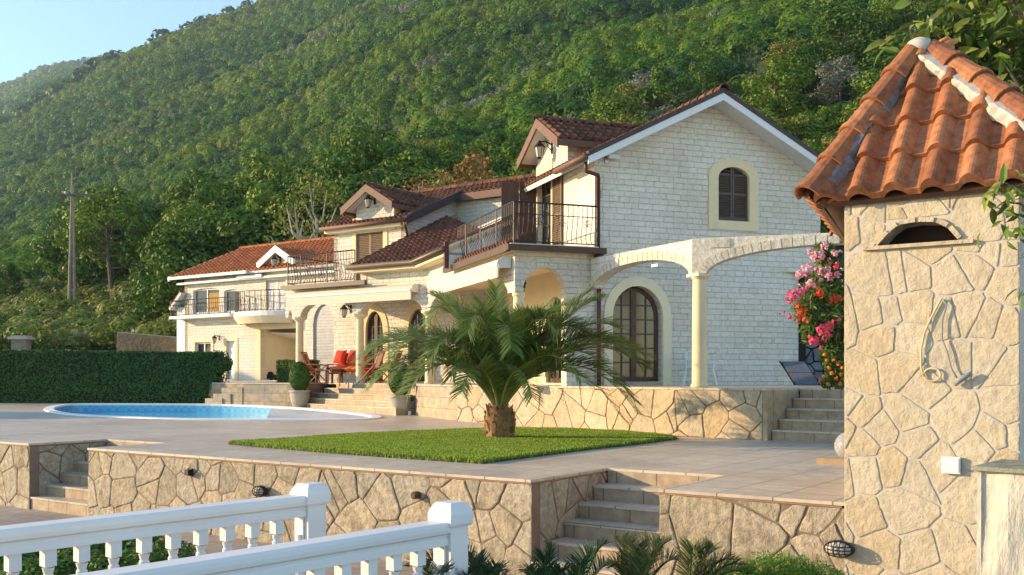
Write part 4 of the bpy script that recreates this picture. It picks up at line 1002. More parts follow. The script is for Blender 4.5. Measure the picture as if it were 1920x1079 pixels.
# ---- free-standing arches towards the kiosk
P1 = Vector((3.99, 21.2, 0)); P0 = A.p(.02, 0); v_ = P1 - P0; F1 = Fr(P0.x, P0.y, math.degrees(math.atan2(v_.y, v_.x))); L1 = v_.length
F2 = Fr(P1.x, P1.y, -18)
arch_header(F1, .03, L1 + .02, 2.15, 2.9, .15, L1 - .15, 2.15, 2.62, -.16, .16); voussoirs(F1, L1 / 2, L1 - .3, 2.15, 2.62, .2, -.16, V, .015, 30, 'voussoir')
arch_header(F2, -.14, 5.7, 2.15, 2.9, .16, 5.5, 2.15, 2.68, -.17, .15, 'voussoir'); voussoirs(F2, 2.83, 5.34, 2.15, 2.68, .19, -.17, V, .025, 36, 'voussoir')
mb = MB()
for i in range(14):
    for j in range(3):
        x0 = .0 + i * .40 + .13 * j; z0 = 2.30 + .195 * j; 
        k = abs(x0 + .2 - 2.83) / 2.67; za = 2.15 + .53 * math.sqrt(max(0, 1 - min(1, k) ** 2)) + .22
        if z0 > za and x0 < 5.4: mb.box(F2, x0, x0 + .385, -.19, -.165, z0, min(z0 + .18, 2.89))
part(mb, 'facing_stones', 'voussoir')
column(F1, L1, 0, .165, 2.15, V, ZP); column(F2, 5.6, 0, .165, 2.15, V, ZP)
mb = MB(); mb.box(F1, L1 - .2, L1 + .2, -.2, .2, 2.10, 2.16); part(mb, 'capital', 'cream_pale')
# ---- middle part
cA, cB = B.onx(675, .17), B.onx(562, .17)
eB = B.onx(546)
arch_header(B, cA, -.0, 2.05, 2.999, cA + .2, -.2, 2.05, 2.6, 0, .33); arch_header(B, cB, cA - .002, 2.05, 2.999, cB + .2, cA - .2, 2.05, 2.6, 0, .33)
arch_header(B, eB - .3, cB - .002, 2.05, 2.999, eB - .15, cB - .2, 2.05, 2.3, 0, .33)
for x in (-.05, cA, cB):
    column(B, x, .17, .14, 2.02, V)
    mb = MB(); c = B.p(x, .17, 1.9); mb.lathe(c, [(.14, 0), (.17, .03), (.25, .1), (.27, .14), (.27, .17)], 12); part(mb, 'capital', 'cream_pale')
mb = MB(); mb.box(B, -2.88, 0.02, .001, .3, 3.0, 3.62); part(mb, 'wall', 'block')
mb = MB(); mb.box(AL, -8.04, -4.35, -2.109, -1.8, 3.0, 3.62); part(mb, 'wall', 'block')
# back wall of the porch, with the arched panel and doors
bw = 2.5; pnl = (B.onx(587, bw), B.onx(626, bw)); d1 = (B.onx(686, bw), B.onx(719, bw)); d2 = (B.onx(766, bw), B.onx(803, bw))
holes = [arch((a + b) / 2, b - a, ZP + .05, zs, zt) for (a, b), zs, zt in ((pnl, 1.9, B.zx(606, 571, bw)), (d1, 1.6, B.zx(700, 584, bw)), (d2, 1.5, B.zx(785, 580, bw)))]
xw = min(eB + .2, pnl[0] - .45); mb = MB(); mb.wall(B, [(xw, ZP), (1.6, ZP), (1.6, 2.9), (xw, 2.9)], holes, bw, bw + .25); part(mb, 'wall', 'block')
M['shade_panel'] = tiles('shade_grey_panel', (.50, .50, .49), (.46, .46, .46), (.30, .30, .30), 8., .11, 0, .5)
mb = MB(); mb.box(B, pnl[0] - .1, pnl[1] + .1, bw + .07, bw + .2, ZP, 2.8); part(mb, 'arch_panel', 'shade_panel')  # lined panel in the arch; the shade of the recess is put into its grey
for (a, b), zt in ((d1, B.zx(700, 584, bw)), (d2, B.zx(785, 580, bw))):
    mb = MB(); mb.wall(B, u_ring((a + b) / 2, b - a, ZP, 1.55, zt, .25), [], bw - .03, bw - .001); part(mb, 'door_surround', 'cream')
    french_door(B, (a + b) / 2, b - a - .02, ZP + .06, 1.55, zt - .02, bw + .08, gl='glass')
mb = MB(); mb.slab(B, [(eB, .34), (-.2, .34), (1.6, 2.49), (eB, 2.49)], [], 2.85, 2.998); part(mb, 'porch_ceiling', 'cream')
mb = MB(); mb.box(B, eB, 1.5, bw + .72, 9, ZP, 5.0); part(mb, 'dark_core', 'dark')  # unseen solid core, added so no light passes through the middle part
# balcony on the arcade
mb = MB(); mb.slab(B, [(eB, -.3), (-2.88, -.3), (-2.88, 2.33), (eB, 2.33)], [], 3.0, 3.15); part(mb, 'balcony_floor', 'cream_pale')
mb = MB(); mb.box(B, eB - .08, B.onx(684, -.4), -.42, -.302, 2.98, 3.13); part(mb, 'gutter', 'brown_metal')
railing([B.p(-2.95, -.2, 3.15), B.p(eB + .05, -.2, 3.15), B.p(eB + .05, 2.3, 3.15)], 1.02, V, out=1)
# upper storey of the middle part
zE2 = 5.48; s2 = .438; yR = 3.53; zR2 = zE2 + (yR + .35) * s2
uL = B2.onx(626)
shx0, shx1 = B2.onx(668), B2.onx(719)
mb = MB(); mb.wall(B2, [(uL, 3.1), (-.001, 3.1), (-.001, zE2 + .02), (uL, zE2 + .02)], [rect(shx0, shx1, 3.15, 5.30)], 0, .25); part(mb, 'wall', 'block')
mb = MB(); mb.wallx(B2, [(.0, 3.6), (yR, 3.6), (yR, zR2 - .14), (.0, zE2 + .04)], [], -.26, .0); part(mb, 'wall', 'block')
mb = MB(); mb.wallx(B2, [(.0, 3.1), (yR, 3.1), (yR, zR2 - .14), (.0, zE2 + .04)], [], uL, uL + .2); part(mb, 'wall', 'block')
rxl = B2.onx(603, -.35)
r1 = [B2.p(rxl, -.35, zE2), B2.p(.28, -.35, zE2), B2.p(.28, yR, zR2), B2.p(rxl, yR, zR2)]
ys = 2.62; r2 = [B2.p(.28, ys, zE2 + (ys + .35) * s2), B2.p(4.2, ys, zE2 + (ys + .35) * s2), B2.p(4.2, yR, zR2), B2.p(.28, yR, zR2)]
r3 = [B2.p(rxl, yR * 2 + .35, zE2), B2.p(4.2, yR * 2 + .35, zE2), B2.p(4.2, yR, zR2), B2.p(rxl, yR, zR2)]
for i, r_ in enumerate((r1, r2)): tile_field('roof', r_, B.x, M['roof'], V, seed=20 + i)
mb = MB(); slab3(mb, r1, .12, -.03); slab3(mb, r2, .12, -.03); slab3(mb, r3, .12, -.0); part(mb, 'roof_board', 'fascia')
cap_obj('ridge_tiles', [(B2.p(rxl, yR, zR2 + .05), B2.p(4.2, yR, zR2 + .05))], M['roof'], V, .13)
# dark verge of the right end
mb = MB(); v = []
for x in (.26, .36):
    for y, h in ((-.42, -.2), (yR + .05, -.2), (yR + .05, .1), (-.42, .1)): v.append(B2.p(x, y, zE2 + (y + .35) * s2 + h))
mb.add(v, [(0, 1, 2, 3), (7, 6, 5, 4), (0, 4, 5, 1), (3, 2, 6, 7), (0, 3, 7, 4), (1, 5, 6, 2)]); part(mb, 'verge_tiles', 'dark_tile_edge')
mb = MB(); mb.box(B2, .0, 4.2, ys + .25, ys + .5, 4.8, zE2 + (ys + .6) * s2 - .14); part(mb, 'wall', 'block')
mb = MB(); mb.box(B2, .3, 4.1, ys - .06, ys - .0, zE2 + (ys + .35) * s2 - .3, zE2 + (ys + .35) * s2 - .03); part(mb, 'fascia_board', 'fascia')
mb = MB(); mb.tube([B2.p(rxl, -.43, zE2 - .06), B2.p(.3, -.43, zE2 - .06)], .075, 8); part(mb, 'gutter', 'fascia', None, True)
mb = MB(); mb.box(B2, uL - .2, -.02, -.3, -.001, zE2 - .22, zE2 - .1); part(mb, 'soffit', 'cream_pale')
mb = MB(); mb.tube([B2.p(.22, -.42, zE2 - .1), B2.p(.22, -.3, zE2 - .35), B2.p(.1, -.1, zE2 - .5), B2.p(.1, -.07, 4.7)], .045, 7); part(mb, 'downpipe', 'pipe', None, True)
# shutters
sm = (shx0 + shx1) / 2
mb = MB(); mb.wall(B2, rect(shx0 - .16, shx1 + .2, 3.15, 5.75), [rect(shx0, shx1, 3.16, 5.30)], -.03, .0); part(mb, 'door_surround', 'cream')
mb = MB(); mb.box(B2, shx0, shx1, .12, .14, 3.15, 5.3); dsh = part(mb, 'door', 'dark')
shutter_leaf(B2, shx0 + .01, sm - .005, 3.17, 5.29, .02, dsh); shutter_leaf(B2, sm + .005, shx1 - .01, 3.17, 5.29, .02, dsh)
# dormer over the shutters
dl, drr = B2.onx(641, -.5), B2.onx(735, -.5); dc = (dl + drr) / 2; dza = B2.zx(689, 347, -.5); dze = B2.zx(689, 385, -.5)
wl, wr = B2.onx(655, -.0), B2.onx(736, -.0)
mb = MB(); sd2 = (dza - dze) / ((drr - dl) / 2); hwid = (drr - dl) / 2
mb.wall(B2, [(dc - hwid + .3, zE2 - .3), (dc + hwid - .3, zE2 - .3), (dc + hwid - .3, dze + sd2 * .3 - .1), (dc, dza - .12), (dc - hwid + .3, dze + sd2 * .3 - .1)], [], -.06, .26); part(mb, 'wall', 'block')
dormer(B2, dc, hwid, dza, dze, -.5, 3.0, hwid - .32, seed=9, cheek_z=5.3)
mb = MB(); mb.box(B2, dc - hwid + .28, dc + hwid - .28, -.09, -.061, 5.38, 5.62); part(mb, 'lintel', 'cream')
# ---- lean-to roof between the two blocks
zc0, sc_ = 3.6, .449
def Bz(y): return zc0 + sc_ * (y + .46)
eb0 = B.p(-2.87, -.46, zc0)
eaveA = AL.o + AL.y * (-2.55)                # eave line of the left face, 2.55 m out from the wall
# bend = intersection of the two eave lines
def isect(p, d, q, e):
    k = ((q.x - p.x) * e.y - (q.y - p.y) * e.x) / (d.x * e.y - d.y * e.x); return Vector((p.x + d.x * k, p.y + d.y * k, 0))
bend = isect(eb0, B.x, eaveA, AL.x); bend.z = zc0
vd = Vector((-(B.y - AL.y).y, (B.y - AL.y).x, 0)).normalized(); vd = vd if vd.dot(B.y) > 0 else -vd
Lv = 2.55 / vd.dot(AL.y); vend = bend + vd * Lv; vend.z = zc0 + sc_ * 2.55
ytop = 5.2; wtop = isect(B.p(0, ytop), B.x, AL.o, AL.x); wtop.z = Bz(ytop)
c1 = [eb0, bend, vend, wtop, B.p(-2.87, ytop, Bz(ytop))]
e2 = eaveA + AL.x * (-4.30); e2.z = zc0; e3 = AL.p(-4.30, 0, zc0 + sc_ * 2.55)
c2 = [bend, e2, e3, vend]
tile_field('roof', c1, B.x, M['roof'], V, seed=31); tile_field('roof', c2, AL.x, M['roof'], V, seed=32)
mb = MB(); slab3(mb, c1, .14, -.03); slab3(mb, c2, .14, -.03); part(mb, 'roof_board', 'cream')
mb = MB(); mb.tube([eb0 + B.x * -.1 - B.y * .08 + Vector((0, 0, -.05)), bend - B.y * .06 - AL.y * .03 + Vector((0, 0, -.05)), e2 - AL.y * .08 + Vector((0, 0, -.05))], .085, 8); part(mb, 'gutter', 'brown_metal', None, True)
mb = MB(); mb.add([e2 + Vector((0, 0, .04)), e3, e3 + Vector((0, 0, -.9)), e2 + Vector((0, 0, -.55))] + [q - AL.x * .12 for q in (e2 + Vector((0, 0, .04)), e3, e3 + Vector((0, 0, -.9)), e2 + Vector((0, 0, -.55)))], [(0, 1, 2, 3), (7, 6, 5, 4), (0, 4, 5, 1), (3, 2, 6, 7), (0, 3, 7, 4), (1, 5, 6, 2)]); part(mb, 'wall', 'white')
mb = MB(); mb.box(AL, -4.42, -4.28, -2.62, -2.5, 3.0, 3.75); part(mb, 'fascia_board', 'pipe')
# soffit under the lean-to eaves
mb = MB(); mb.slab(WF, [(q.x, q.y) for q in (eb0, bend, B.p(-.0, .1), B.p(-2.87, .1))], [], 3.38, 3.46); mb.slab(WF, [(q.x, q.y) for q in (bend + AL.x * .01, e2, AL.p(-4.3, -2.0), B.p(.02, .05))], [], 3.38, 3.455); part(mb, 'soffit', 'cream')
# ---- awnings
def awning(F, x0, x1, y, zb, zt, label):
    prof = [(0, zt), (-.14, zt), (-.30, zt - .06), (-.36, zt - .14), (-.34, zt - .2), (-.34, zb), (-.31, zb), (-.28, zt - .2), (0, zt - .22)]
    mb = MB(); mb.wallx(F, [(y + a, b) for a, b in prof], [], x0, x1); o = part(mb, 'awning', 'offwhite', label=label)
    mb = MB(); mb.wallx(F, [(y + .0, zt + .01), (y - .2, zt + .01), (y - .34, zt - .08), (y - .37, zt - .16), (y - .30, zt - .26), (y, zt - .26)], [], x1, x1 + .05); mb.build('end_cap', M['white'], o)
    mb = MB(); mb.box(F, x0, x1, y - .365, y - .345, zt - .22, zt - .16); mb.build('front_rail', M['white'], o); return o
awning(B, B.onx(549, -.3), B.onx(772, -.3), -.02, B.zx(660, 568, -.36), B.zx(660, 541, -.3) + .02, 'long ivory awning rolled up above the red furniture')
awning(AL, AL.onx(803, -2.45), AL.onx(934, -2.45), -2.13, AL.zx(870, 538, -2.47), AL.zx(870, 505, -2.4), 'ivory awning rolled up above the arch behind the palm')
# ================================================================ left wing: a house of its own
Wf = Fr(-17.4, 53, -35)
Wh = thing('house', 'white neighbouring house with orange tiled roof and round balcony left of the villa', 'house', Wf.p(0, 0, ZP))
def wp(mb, name, m, smooth=False): return part(mb, name, m, Wh, smooth)
xr = Wf.onx(640); xd0, xd1 = Wf.onx(486), Wf.onx(552)
g0, g1 = Wf.onx(489), Wf.onx(566)
wd = (Wf.onx(425), Wf.onx(441)); ww2 = (Wf.onx(366), Wf.onx(396))
u1 = (Wf.onx(362), Wf.onx(411)); u2 = (Wf.onx(420), Wf.onx(449)); rd = (Wf.onx(499), Wf.onx(536))
mb = MB()
Hs = [rect(*wd, ZP + .1, Wf.zx(432, 640)), rect(*ww2, Wf.zx(380, 668), Wf.zx(380, 642)), arch((u1[0] + u1[1]) / 2, u1[1] - u1[0], 3.25, Wf.zx(386, 546), Wf.zx(386, 541)), arch((u2[0] + u2[1]) / 2, u2[1] - u2[0], 3.25, Wf.zx(434, 547), Wf.zx(434, 543)), rect(*rd, 3.3, 5.1), rect(g0, g1, ZP + .02, Wf.zx(520, 617))]
zEw = 5.2; sw = .42
mb.wall(Wf, [(0, ZP - .3), (xr, ZP - .3), (xr, zEw), (0, zEw)], Hs, 0, .25); wp(mb, 'wall', 'block')
mb = MB(); mb.wallx(Wf, [(0, ZP - .3), (8, ZP - .3), (8, zEw), (4, zEw + 4 * sw), (0, zEw)], [], -.001, .25); wp(mb, 'wall', 'block')
yRw = 4.2; zRw = zEw + (yRw + .5) * sw
wr1 = [Wf.p(-.5, -.5, zEw), Wf.p(xr + 2, -.5, zEw), Wf.p(xr + 2, yRw, zRw), Wf.p(-.5, yRw, zRw)]
tile_field('roof', wr1, Wf.x, M['roof_orange'], Wh, seed=41, tw=.30, course=.40, amp=.09, step=.04)
mb = MB(); slab3(mb, wr1, .12, -.03); slab3(mb, [Wf.p(-.5, 2 * yRw, zEw), Wf.p(xr + 2, 2 * yRw, zEw), Wf.p(xr + 2, yRw, zRw), Wf.p(-.5, yRw, zRw)], .12, 0); wp(mb, 'roof_board', 'white')
cap_obj('ridge_tiles', [(Wf.p(-.5, yRw, zRw + .05), Wf.p(xr + 2, yRw, zRw + .05))], M['roof_orange'], Wh, .13)
mb = MB(); v = []
for x in (-.6, -.49):
    for y, h in ((-.6, -.16), (yRw + .05, -.16), (yRw + .05, .08), (-.6, .08)): v.append(Wf.p(x, y, zEw + (y + .5) * sw + h))
mb.add(v, [(0, 1, 2, 3), (7, 6, 5, 4), (0, 4, 5, 1), (3, 2, 6, 7), (0, 3, 7, 4), (1, 5, 6, 2)]); wp(mb, 'barge_board', 'white')
mb = MB(); mb.box(Wf, -.55, Wf.onx(462, -.6), -.66, -.505, zEw - .14, zEw); mb.box(Wf, Wf.onx(441, -.5), Wf.onx(487, -.5), -.42, -.3, zEw - .35, zEw - .2); mb.box(Wf, -.2, xr, -.35, -.001, zEw - .4, zEw - .3); wp(mb, 'gutter', 'white')
# windows, doors
def win(F, x0, x1, z0, z1, y, parent, archk=0, m='white', gl='glass', mull=1):
    o = arch((x0 + x1) / 2, x1 - x0, z0, z1 - archk, z1) if archk else rect(x0, x1, z0, z1); i = arch((x0 + x1) / 2, x1 - x0 - .16, z0 + .08, z1 - archk, z1 - .08) if archk else rect(x0 + .08, x1 - .08, z0 + .08, z1 - .08)
    mb = MB(); mb.wall(F, o, [i], y, y + .08)
    for k in range(1, mull + 1): x = x0 + (x1 - x0) * k / (mull + 1); mb.box(F, x - .035, x + .035, y - .01, y + .07, z0 + .05, z1 - max(.05, archk * .5))
    w_ = part(mb, 'window', m, parent); mb = MB(); mb.wall(F, o, [], y + .04, y + .05); mb.build('pane', M[gl], w_); return w_
win(Wf, *u1, 3.25, Wf.zx(386, 541), .1, Wh, .14); win(Wf, *u2, 3.25, Wf.zx(434, 543), .1, Wh, .12, mull=0); win(Wf, *ww2, Wf.zx(380, 668), Wf.zx(380, 642), .1, Wh)
mb = MB(); mb.box(Wf, u1[0] + (u1[1] - u1[0]) * .55, u1[1] - .1, .12, .135, 3.35, Wf.zx(386, 550)); wp(mb, 'curtain', plain('amber_curtain', (.42, .25, .07), .9))
mb = MB(); mb.box(Wf, *wd, .12, .16, ZP + .1, Wf.zx(432, 640)); 
for i in range(3): mb.box(Wf, wd[0] + .12, wd[1] - .12, .10, .121, ZP + .25 + i * .62, ZP + .75 + i * .62)
wp(mb, 'door', 'white')
rc = (rd[0] + rd[1]) / 2; mb = MB(); mb.box(Wf, rd[0], rd[1], .12, .16, 3.2, 5.1); drw = wp(mb, 'door', 'white')
for a, b in ((rd[0] + .05, rc - .01), (rc + .01, rd[1] - .05)): shutter_leaf(Wf, a, b, 3.25, 5.05, .05, drw, None, 'white')
for (a, b), z0, z1, t_ in ((wd, ZP, Wf.zx(432, 640), .22), (ww2, Wf.zx(380, 668), Wf.zx(380, 642), .2), (rd, 3.1, 5.1, .14), ((g0, g1), ZP, Wf.zx(520, 617), .35)):
    mb = MB(); mb.wall(Wf, [(a - t_, z0), (a, z0), (a, z1), (b, z1), (b, z0), (b + t_, z0), (b + t_, z1 + t_ * .8), (a - t_, z1 + t_ * .8)], [], -.03, .001); wp(mb, 'surround', 'cream')
# carport niche behind the wide opening
mb = MB(); mb.box(Wf, g0 - .1, g1 + .2, 2.2, 2.3, ZP, 3); mb.box(Wf, g0 - .12, g0 - .02, .26, 2.2, ZP, 3); mb.box(Wf, g1 + .2, g1 + .3, .26, 2.2, ZP, 3); wp(mb, 'carport_wall', 'cream_pale')
mb = MB(); mb.box(Wf, g0 - .1, g1 + .2, .26, 2.2, Wf.zx(520, 612) + .05, Wf.zx(520, 612) + .2); wp(mb, 'carport_ceiling', 'cream_pale'); mb = MB(); zc_ = Wf.zx(520, 622); mb.add([Wf.p(g0 + .1, .5, zc_), Wf.p(g1 + .1, .5, zc_ - .12), Wf.p(g1 + .1, 1.9, zc_ - .45), Wf.p(g0 + .1, 1.9, zc_ - .25), Wf.p(g0 + .1, .5, zc_ - .03), Wf.p(g1 + .1, .5, zc_ - .15), Wf.p(g1 + .1, 1.9, zc_ - .48), Wf.p(g0 + .1, 1.9, zc_ - .28)], [(0, 1, 2, 3), (7, 6, 5, 4), (0, 4, 5, 1), (2, 6, 7, 3)]); wp(mb, 'canopy', 'white_tile')
mb = MB(); mb.box(Wf, .3, xr, 2.4, 7.8, ZP, 5); mb.box(Wf, .3, g0 - .2, .4, 2.3, ZP, 5); wp(mb, 'dark_core', 'dark')  # solid cores added inside the wing to stop light
# balconies
mb = MB(); mb.box(Wf, -.3, Wf.onx(452), -.75, -.001, 2.98, 3.12); wp(mb, 'balcony_floor', 'white_tile')
railing([Wf.p(Wf.onx(452), -.68, 3.12), Wf.p(-.25, -.68, 3.12), Wf.p(-.25, 0, 3.12)], .82, Wh, belly=.06, sp=.16)
c0, c1_ = Wf.onx(452), Wf.onx(556); cc_ = (c0 + c1_) / 2; rad = (c1_ - c0) / 2
arcp = [(cc_ - rad * math.cos(math.pi * i / 16), -.1 - 1.15 * math.sin(math.pi * i / 16)) for i in range(17)]
mb = MB(); mb.slab(Wf, arcp + [(c1_, -.001), (c0, -.001)], [], 2.86, 3.12); wp(mb, 'balcony_floor', 'white_tile')
mb = MB()
for i in range(16):
    (a, b), (c_, d_) = arcp[i], arcp[i + 1]
    mb.add([Wf.p(a, b - .03, 2.9), Wf.p(c_, d_ - .03, 2.9), Wf.p(c_ * .9 + cc_ * .1, d_ * .8, 2.55), Wf.p(a * .9 + cc_ * .1, b * .8, 2.55)], [(0, 1, 2, 3)])
wp(mb, 'balcony_cove', 'cream_pale')
railing([Wf.p(a * .97 + cc_ * .03, b * .95, 3.12) for a, b in reversed(arcp)], 1.0, Wh, belly=.08, sp=.15)
# small white gable over the round balcony
ga, gb = Wf.onx(484, -.35), Wf.onx(552, -.35); gc = (ga + gb) / 2; gh = (gb - ga) / 2
gza, gze = Wf.zx(518, 462, -.35), Wf.zx(518, 490, -.35)
mb = MB(); mb.wall(Wf, [(gc - gh * .8, zEw - .5), (gc + gh * .8, zEw - .5), (gc + gh * .8, gze + .1), (gc, gza - .08), (gc - gh * .8, gze + .1)], [], -.05, .26); wp(mb, 'wall', 'cream_pale')
for s in (-1, 1):
    rp = [Wf.p(gc + s * gh, -.35, gze), Wf.p(gc + s * gh, 3.2, gze), Wf.p(gc, 3.2, gza), Wf.p(gc, -.35, gza)]
    tile_field('roof', rp, Wf.y, M['roof_orange'], Wh, seed=50 + s, tw=.24); mb = MB(); slab3(mb, rp, .16, -.03); wp(mb, 'roof_board', 'white')
    mb = MB(); v = [Wf.p(x, y, z + h) for y in (-.42, -.352) for x, z, h in ((gc + s * (gh + .05), gze - .04, -.3), (gc, gza, -.3), (gc, gza, .04), (gc + s * (gh + .05), gze - .04, .04))]
    mb.add(v, [(0, 1, 2, 3), (7, 6, 5, 4), (0, 4, 5, 1), (3, 2, 6, 7), (0, 3, 7, 4), (1, 5, 6, 2)]); wp(mb, 'barge_board', 'white')
# low side roof at the far left
lx = Wf.onx(316, -.3); z0l, z1l = Wf.zx(318, 578, -.3), Wf.zx(346, 556, -.3)
lp = [Wf.p(lx, -.3, z0l), Wf.p(lx, 4, z0l), Wf.p(-.0, 4, z1l + .25), Wf.p(-.0, -.3, z1l + .25)]
tile_field('roof', lp, Wf.y, M['roof_orange'], Wh, seed=60, tw=.24); mb = MB(); slab3(mb, lp, .12, -.03); mb.box(Wf, lx + .3, -.002, .0, 4, ZP, z0l + .02); wp(mb, 'side_room', 'white')
# ================================================================ barbecue kiosk on the right
Kt = thing('garden_kiosk', 'tall yellow flagstone kiosk with steep terracotta tile roof at the right', 'kiosk', C.p(KX0, 0, ZL))
kz1 = 1.80
sideL = Vector((.398, .917, 0))
kmap = lambda a, b, d: C.p(a, .0 - d, b)
ox0, ox1 = C.onx(1645), C.onx(1798); oz0 = C.zx(1720, 457); oz1 = C.zx(1720, 417)
def in_open(x, z): return ox0 - .06 < x < ox1 + .06 and oz0 - .03 < z < oz1 + .04
oc = (ox0 + ox1) / 2; ow = ox1 - ox0
openp = [(ox0, oz0), (ox1, oz0), (ox1 - .13 * ow, oz0 + .62 * (oz1 - oz0)), (oc + .22 * ow, oz1 - .015), (oc, oz1), (oc - .22 * ow, oz1 - .015), (ox0 + .16 * ow, oz0 + .62 * (oz1 - oz0))]
# facing in three fields so that the opening stays free
stone_mesh('stone_facing', rect(KX0, KX1, ZL, oz0 - .045), .33, .016, kmap, M['flag_kiosk'], Kt, 61, .006)
stone_mesh('stone_facing', [(KX0, oz0 - .03), (ox0 - .05, oz0 - .03), (ox0 + .10 * ow, oz1 - .03), (ox0 + .10 * ow, kz1), (KX0, kz1)], .36, .016, kmap, M['flag_kiosk'], Kt, 62, .006)
stone_mesh('stone_facing', [(ox1 + .05, oz0 - .03), (KX1, oz0 - .03), (KX1, kz1), (ox1 - .10 * ow, kz1), (ox1 - .10 * ow, oz1 - .03)], .36, .016, kmap, M['flag_kiosk'], Kt, 63, .006)
stone_mesh('stone_facing', rect(ox0 + .11 * ow, ox1 - .11 * ow, oz1 + .045, kz1), .24, .016, kmap, M['flag_kiosk'], Kt, 64, .006)
mb = MB(); mb.wall(C, rect(KX0, KX1, ZL, kz1), [openp], .004, .25)
bl = C.p(KX0, .25) + sideL * 2.3; br = C.p(KX1, .25) + C.y * 1.8
for a, b in ((C.p(KX0 + .0, .25), bl), (bl, br), (br, C.p(KX1, .25))):
    d = (b - a).normalized(); n = Vector((-d.y, d.x, 0)) * .15
    mb.add([a + Vector((0, 0, ZL)), b + Vector((0, 0, ZL)), b + n * (-1) + Vector((0, 0, ZL)), a + n * (-1) + Vector((0, 0, ZL))] + [q + Vector((0, 0, kz1)) for q in (a, b, b - n, a - n)], [(3, 2, 1, 0), (4, 5, 6, 7), (0, 1, 5, 4), (1, 2, 6, 5), (2, 3, 7, 6), (3, 0, 4, 7)])
mb.build('mortar_wall', M['mortar_grey'], Kt)
M['flue_dark'] = plain('dark_brown_fill', (.035, .02, .014), .95, .4, 5, .3)
mb = MB(); mb.box(C, ox0 - .1, ox1 + .1, .26, .7, oz0 - .1, oz1 + .1); mb.build('flue_interior', M['flue_dark'], Kt)  # near-black block closing the opening from behind
mb = MB(); mb.box(C, ox0 - .13, ox1 + .13, -.05, .12, oz0 - .035, oz0); mb.build('sill', M['flag_kiosk'], Kt)
mb = MB()
for (a, b), (c, d) in zip(openp[1:], openp[2:] + openp[:1]):
    L = math.hypot(c - a, d - b); nx, nz = (d - b) / L, -(c - a) / L
    ex, ez = (c - a) / L * .012, (d - b) / L * .012
    mb.add([C.p(x, y, z) for y in (-.036, .1) for x, z in ((a + ex, b + ez), (c - ex, d - ez), (c - ex + nx * .045, d - ez + nz * .045), (a + ex + nx * .045, b + ez + nz * .045))], [(0, 1, 2, 3), (7, 6, 5, 4), (0, 4, 5, 1), (1, 5, 6, 2), (2, 6, 7, 3), (3, 7, 4, 0)])
mb.build('opening_trim', M['flag_kiosk'], Kt)
# roof: hipped, steep
ze_ = 1.745
FL = C.p(KX0 - .25, -.14, ze_); FRt = C.p(KX1 + .62, -.16, ze_); BL = FL + sideL * 2.9; BR = FRt + C.y * 2.6; BL.z = BR.z = ze_
AP = Vector((.4075 * 10.5, 10.5, (HY - 103) / FPX * 10.5))
fr1 = [FL, FRt, AP]; fr2 = [BL, FL, AP]; fr3 = [FRt, BR, AP]; fr4 = [BR, BL, AP]
R1 = tile_field('roof', fr1, C.x, M['roof_kiosk'], Kt, tw=.335, course=.46, amp=.11, step=.05, na=14, seed=71, cover=.62)
tile_field('roof', fr2, sideL, M['roof_kiosk'], Kt, tw=.335, course=.46, amp=.11, step=.05, na=14, seed=72, cover=.62)
tile_field('roof', fr3, C.y, M['roof_kiosk'], Kt, tw=.335, course=.46, amp=.11, step=.05, na=10, seed=73, cover=.62)
mb = MB(); [slab3(mb, q, .06, -.05) for q in (fr1, fr2, fr3, fr4)]; mb.build('roof_board', M['brown'], Kt)
kv = Vector((0, 0, .02)); segs = []
cap_obj('hip_tiles', [(FL + Vector((-.06, -.03, .06)) , AP + Vector((-.03, -.02, .04))), (FRt + Vector((0, 0, .09)), AP + Vector((.10, -.05, .03))), (BL + Vector((0, 0, .05)), AP)], M['roof_kiosk'], Kt, .135, .42)
M['lime'] = plain('lime_mortar', (.52, .48, .41), .95, .2, 14, .8)
nF = (FRt - FL).cross(AP - FL).normalized()
def seam(a, b, inward, seed, m, k0=0.):
    rg = random.Random(seed); n = 40; mb = MB()
    for i in range(n + 1):
        t = i / n; p = a.lerp(b, t); e = 1 - .35 * t
        for w_, h in ((-.02, .10), (.07, .13 + rg.uniform(-.01, .012)), ((.12 + rg.uniform(-.02, .025)) * e, .118 + rg.uniform(-.015, .01)), ((.16 + rg.uniform(-.03, .04)) * e, .02)):
            mb.v.append(tuple(p + inward * w_ + nF * h))
    mb.f += [[i * 4 + j, i * 4 + j + 1, i * 4 + 5 + j, i * 4 + 4 + j] for i in range(n) for j in range(3)]
    return mb.build('mortar_seam', m, Kt, False)
hl, hr = (AP - FL).normalized(), (AP - FRt).normalized(); il = nF.cross(hl); il = il if il.x > 0 else -il; ir = nF.cross(hr); ir = ir if ir.x < 0 else -ir
M['mortar_shade'] = plain('shaded_mortar', (.19, .19, .20), .95, .35, 12, .9)  # same mortar as the right seam, darkened to carry shade and dirt
seam(FL + hl * .12, AP - hl * .02, il, 3, M['mortar_shade']); seam(FRt, AP - hr * .02, ir, 4, M['lime'])
mb = MB(); mb.ball(AP + Vector((.0, -.03, .05)), (.15, .15, .12), 14, 9); mb.build('mortar_seam', M['lime'], Kt, True)
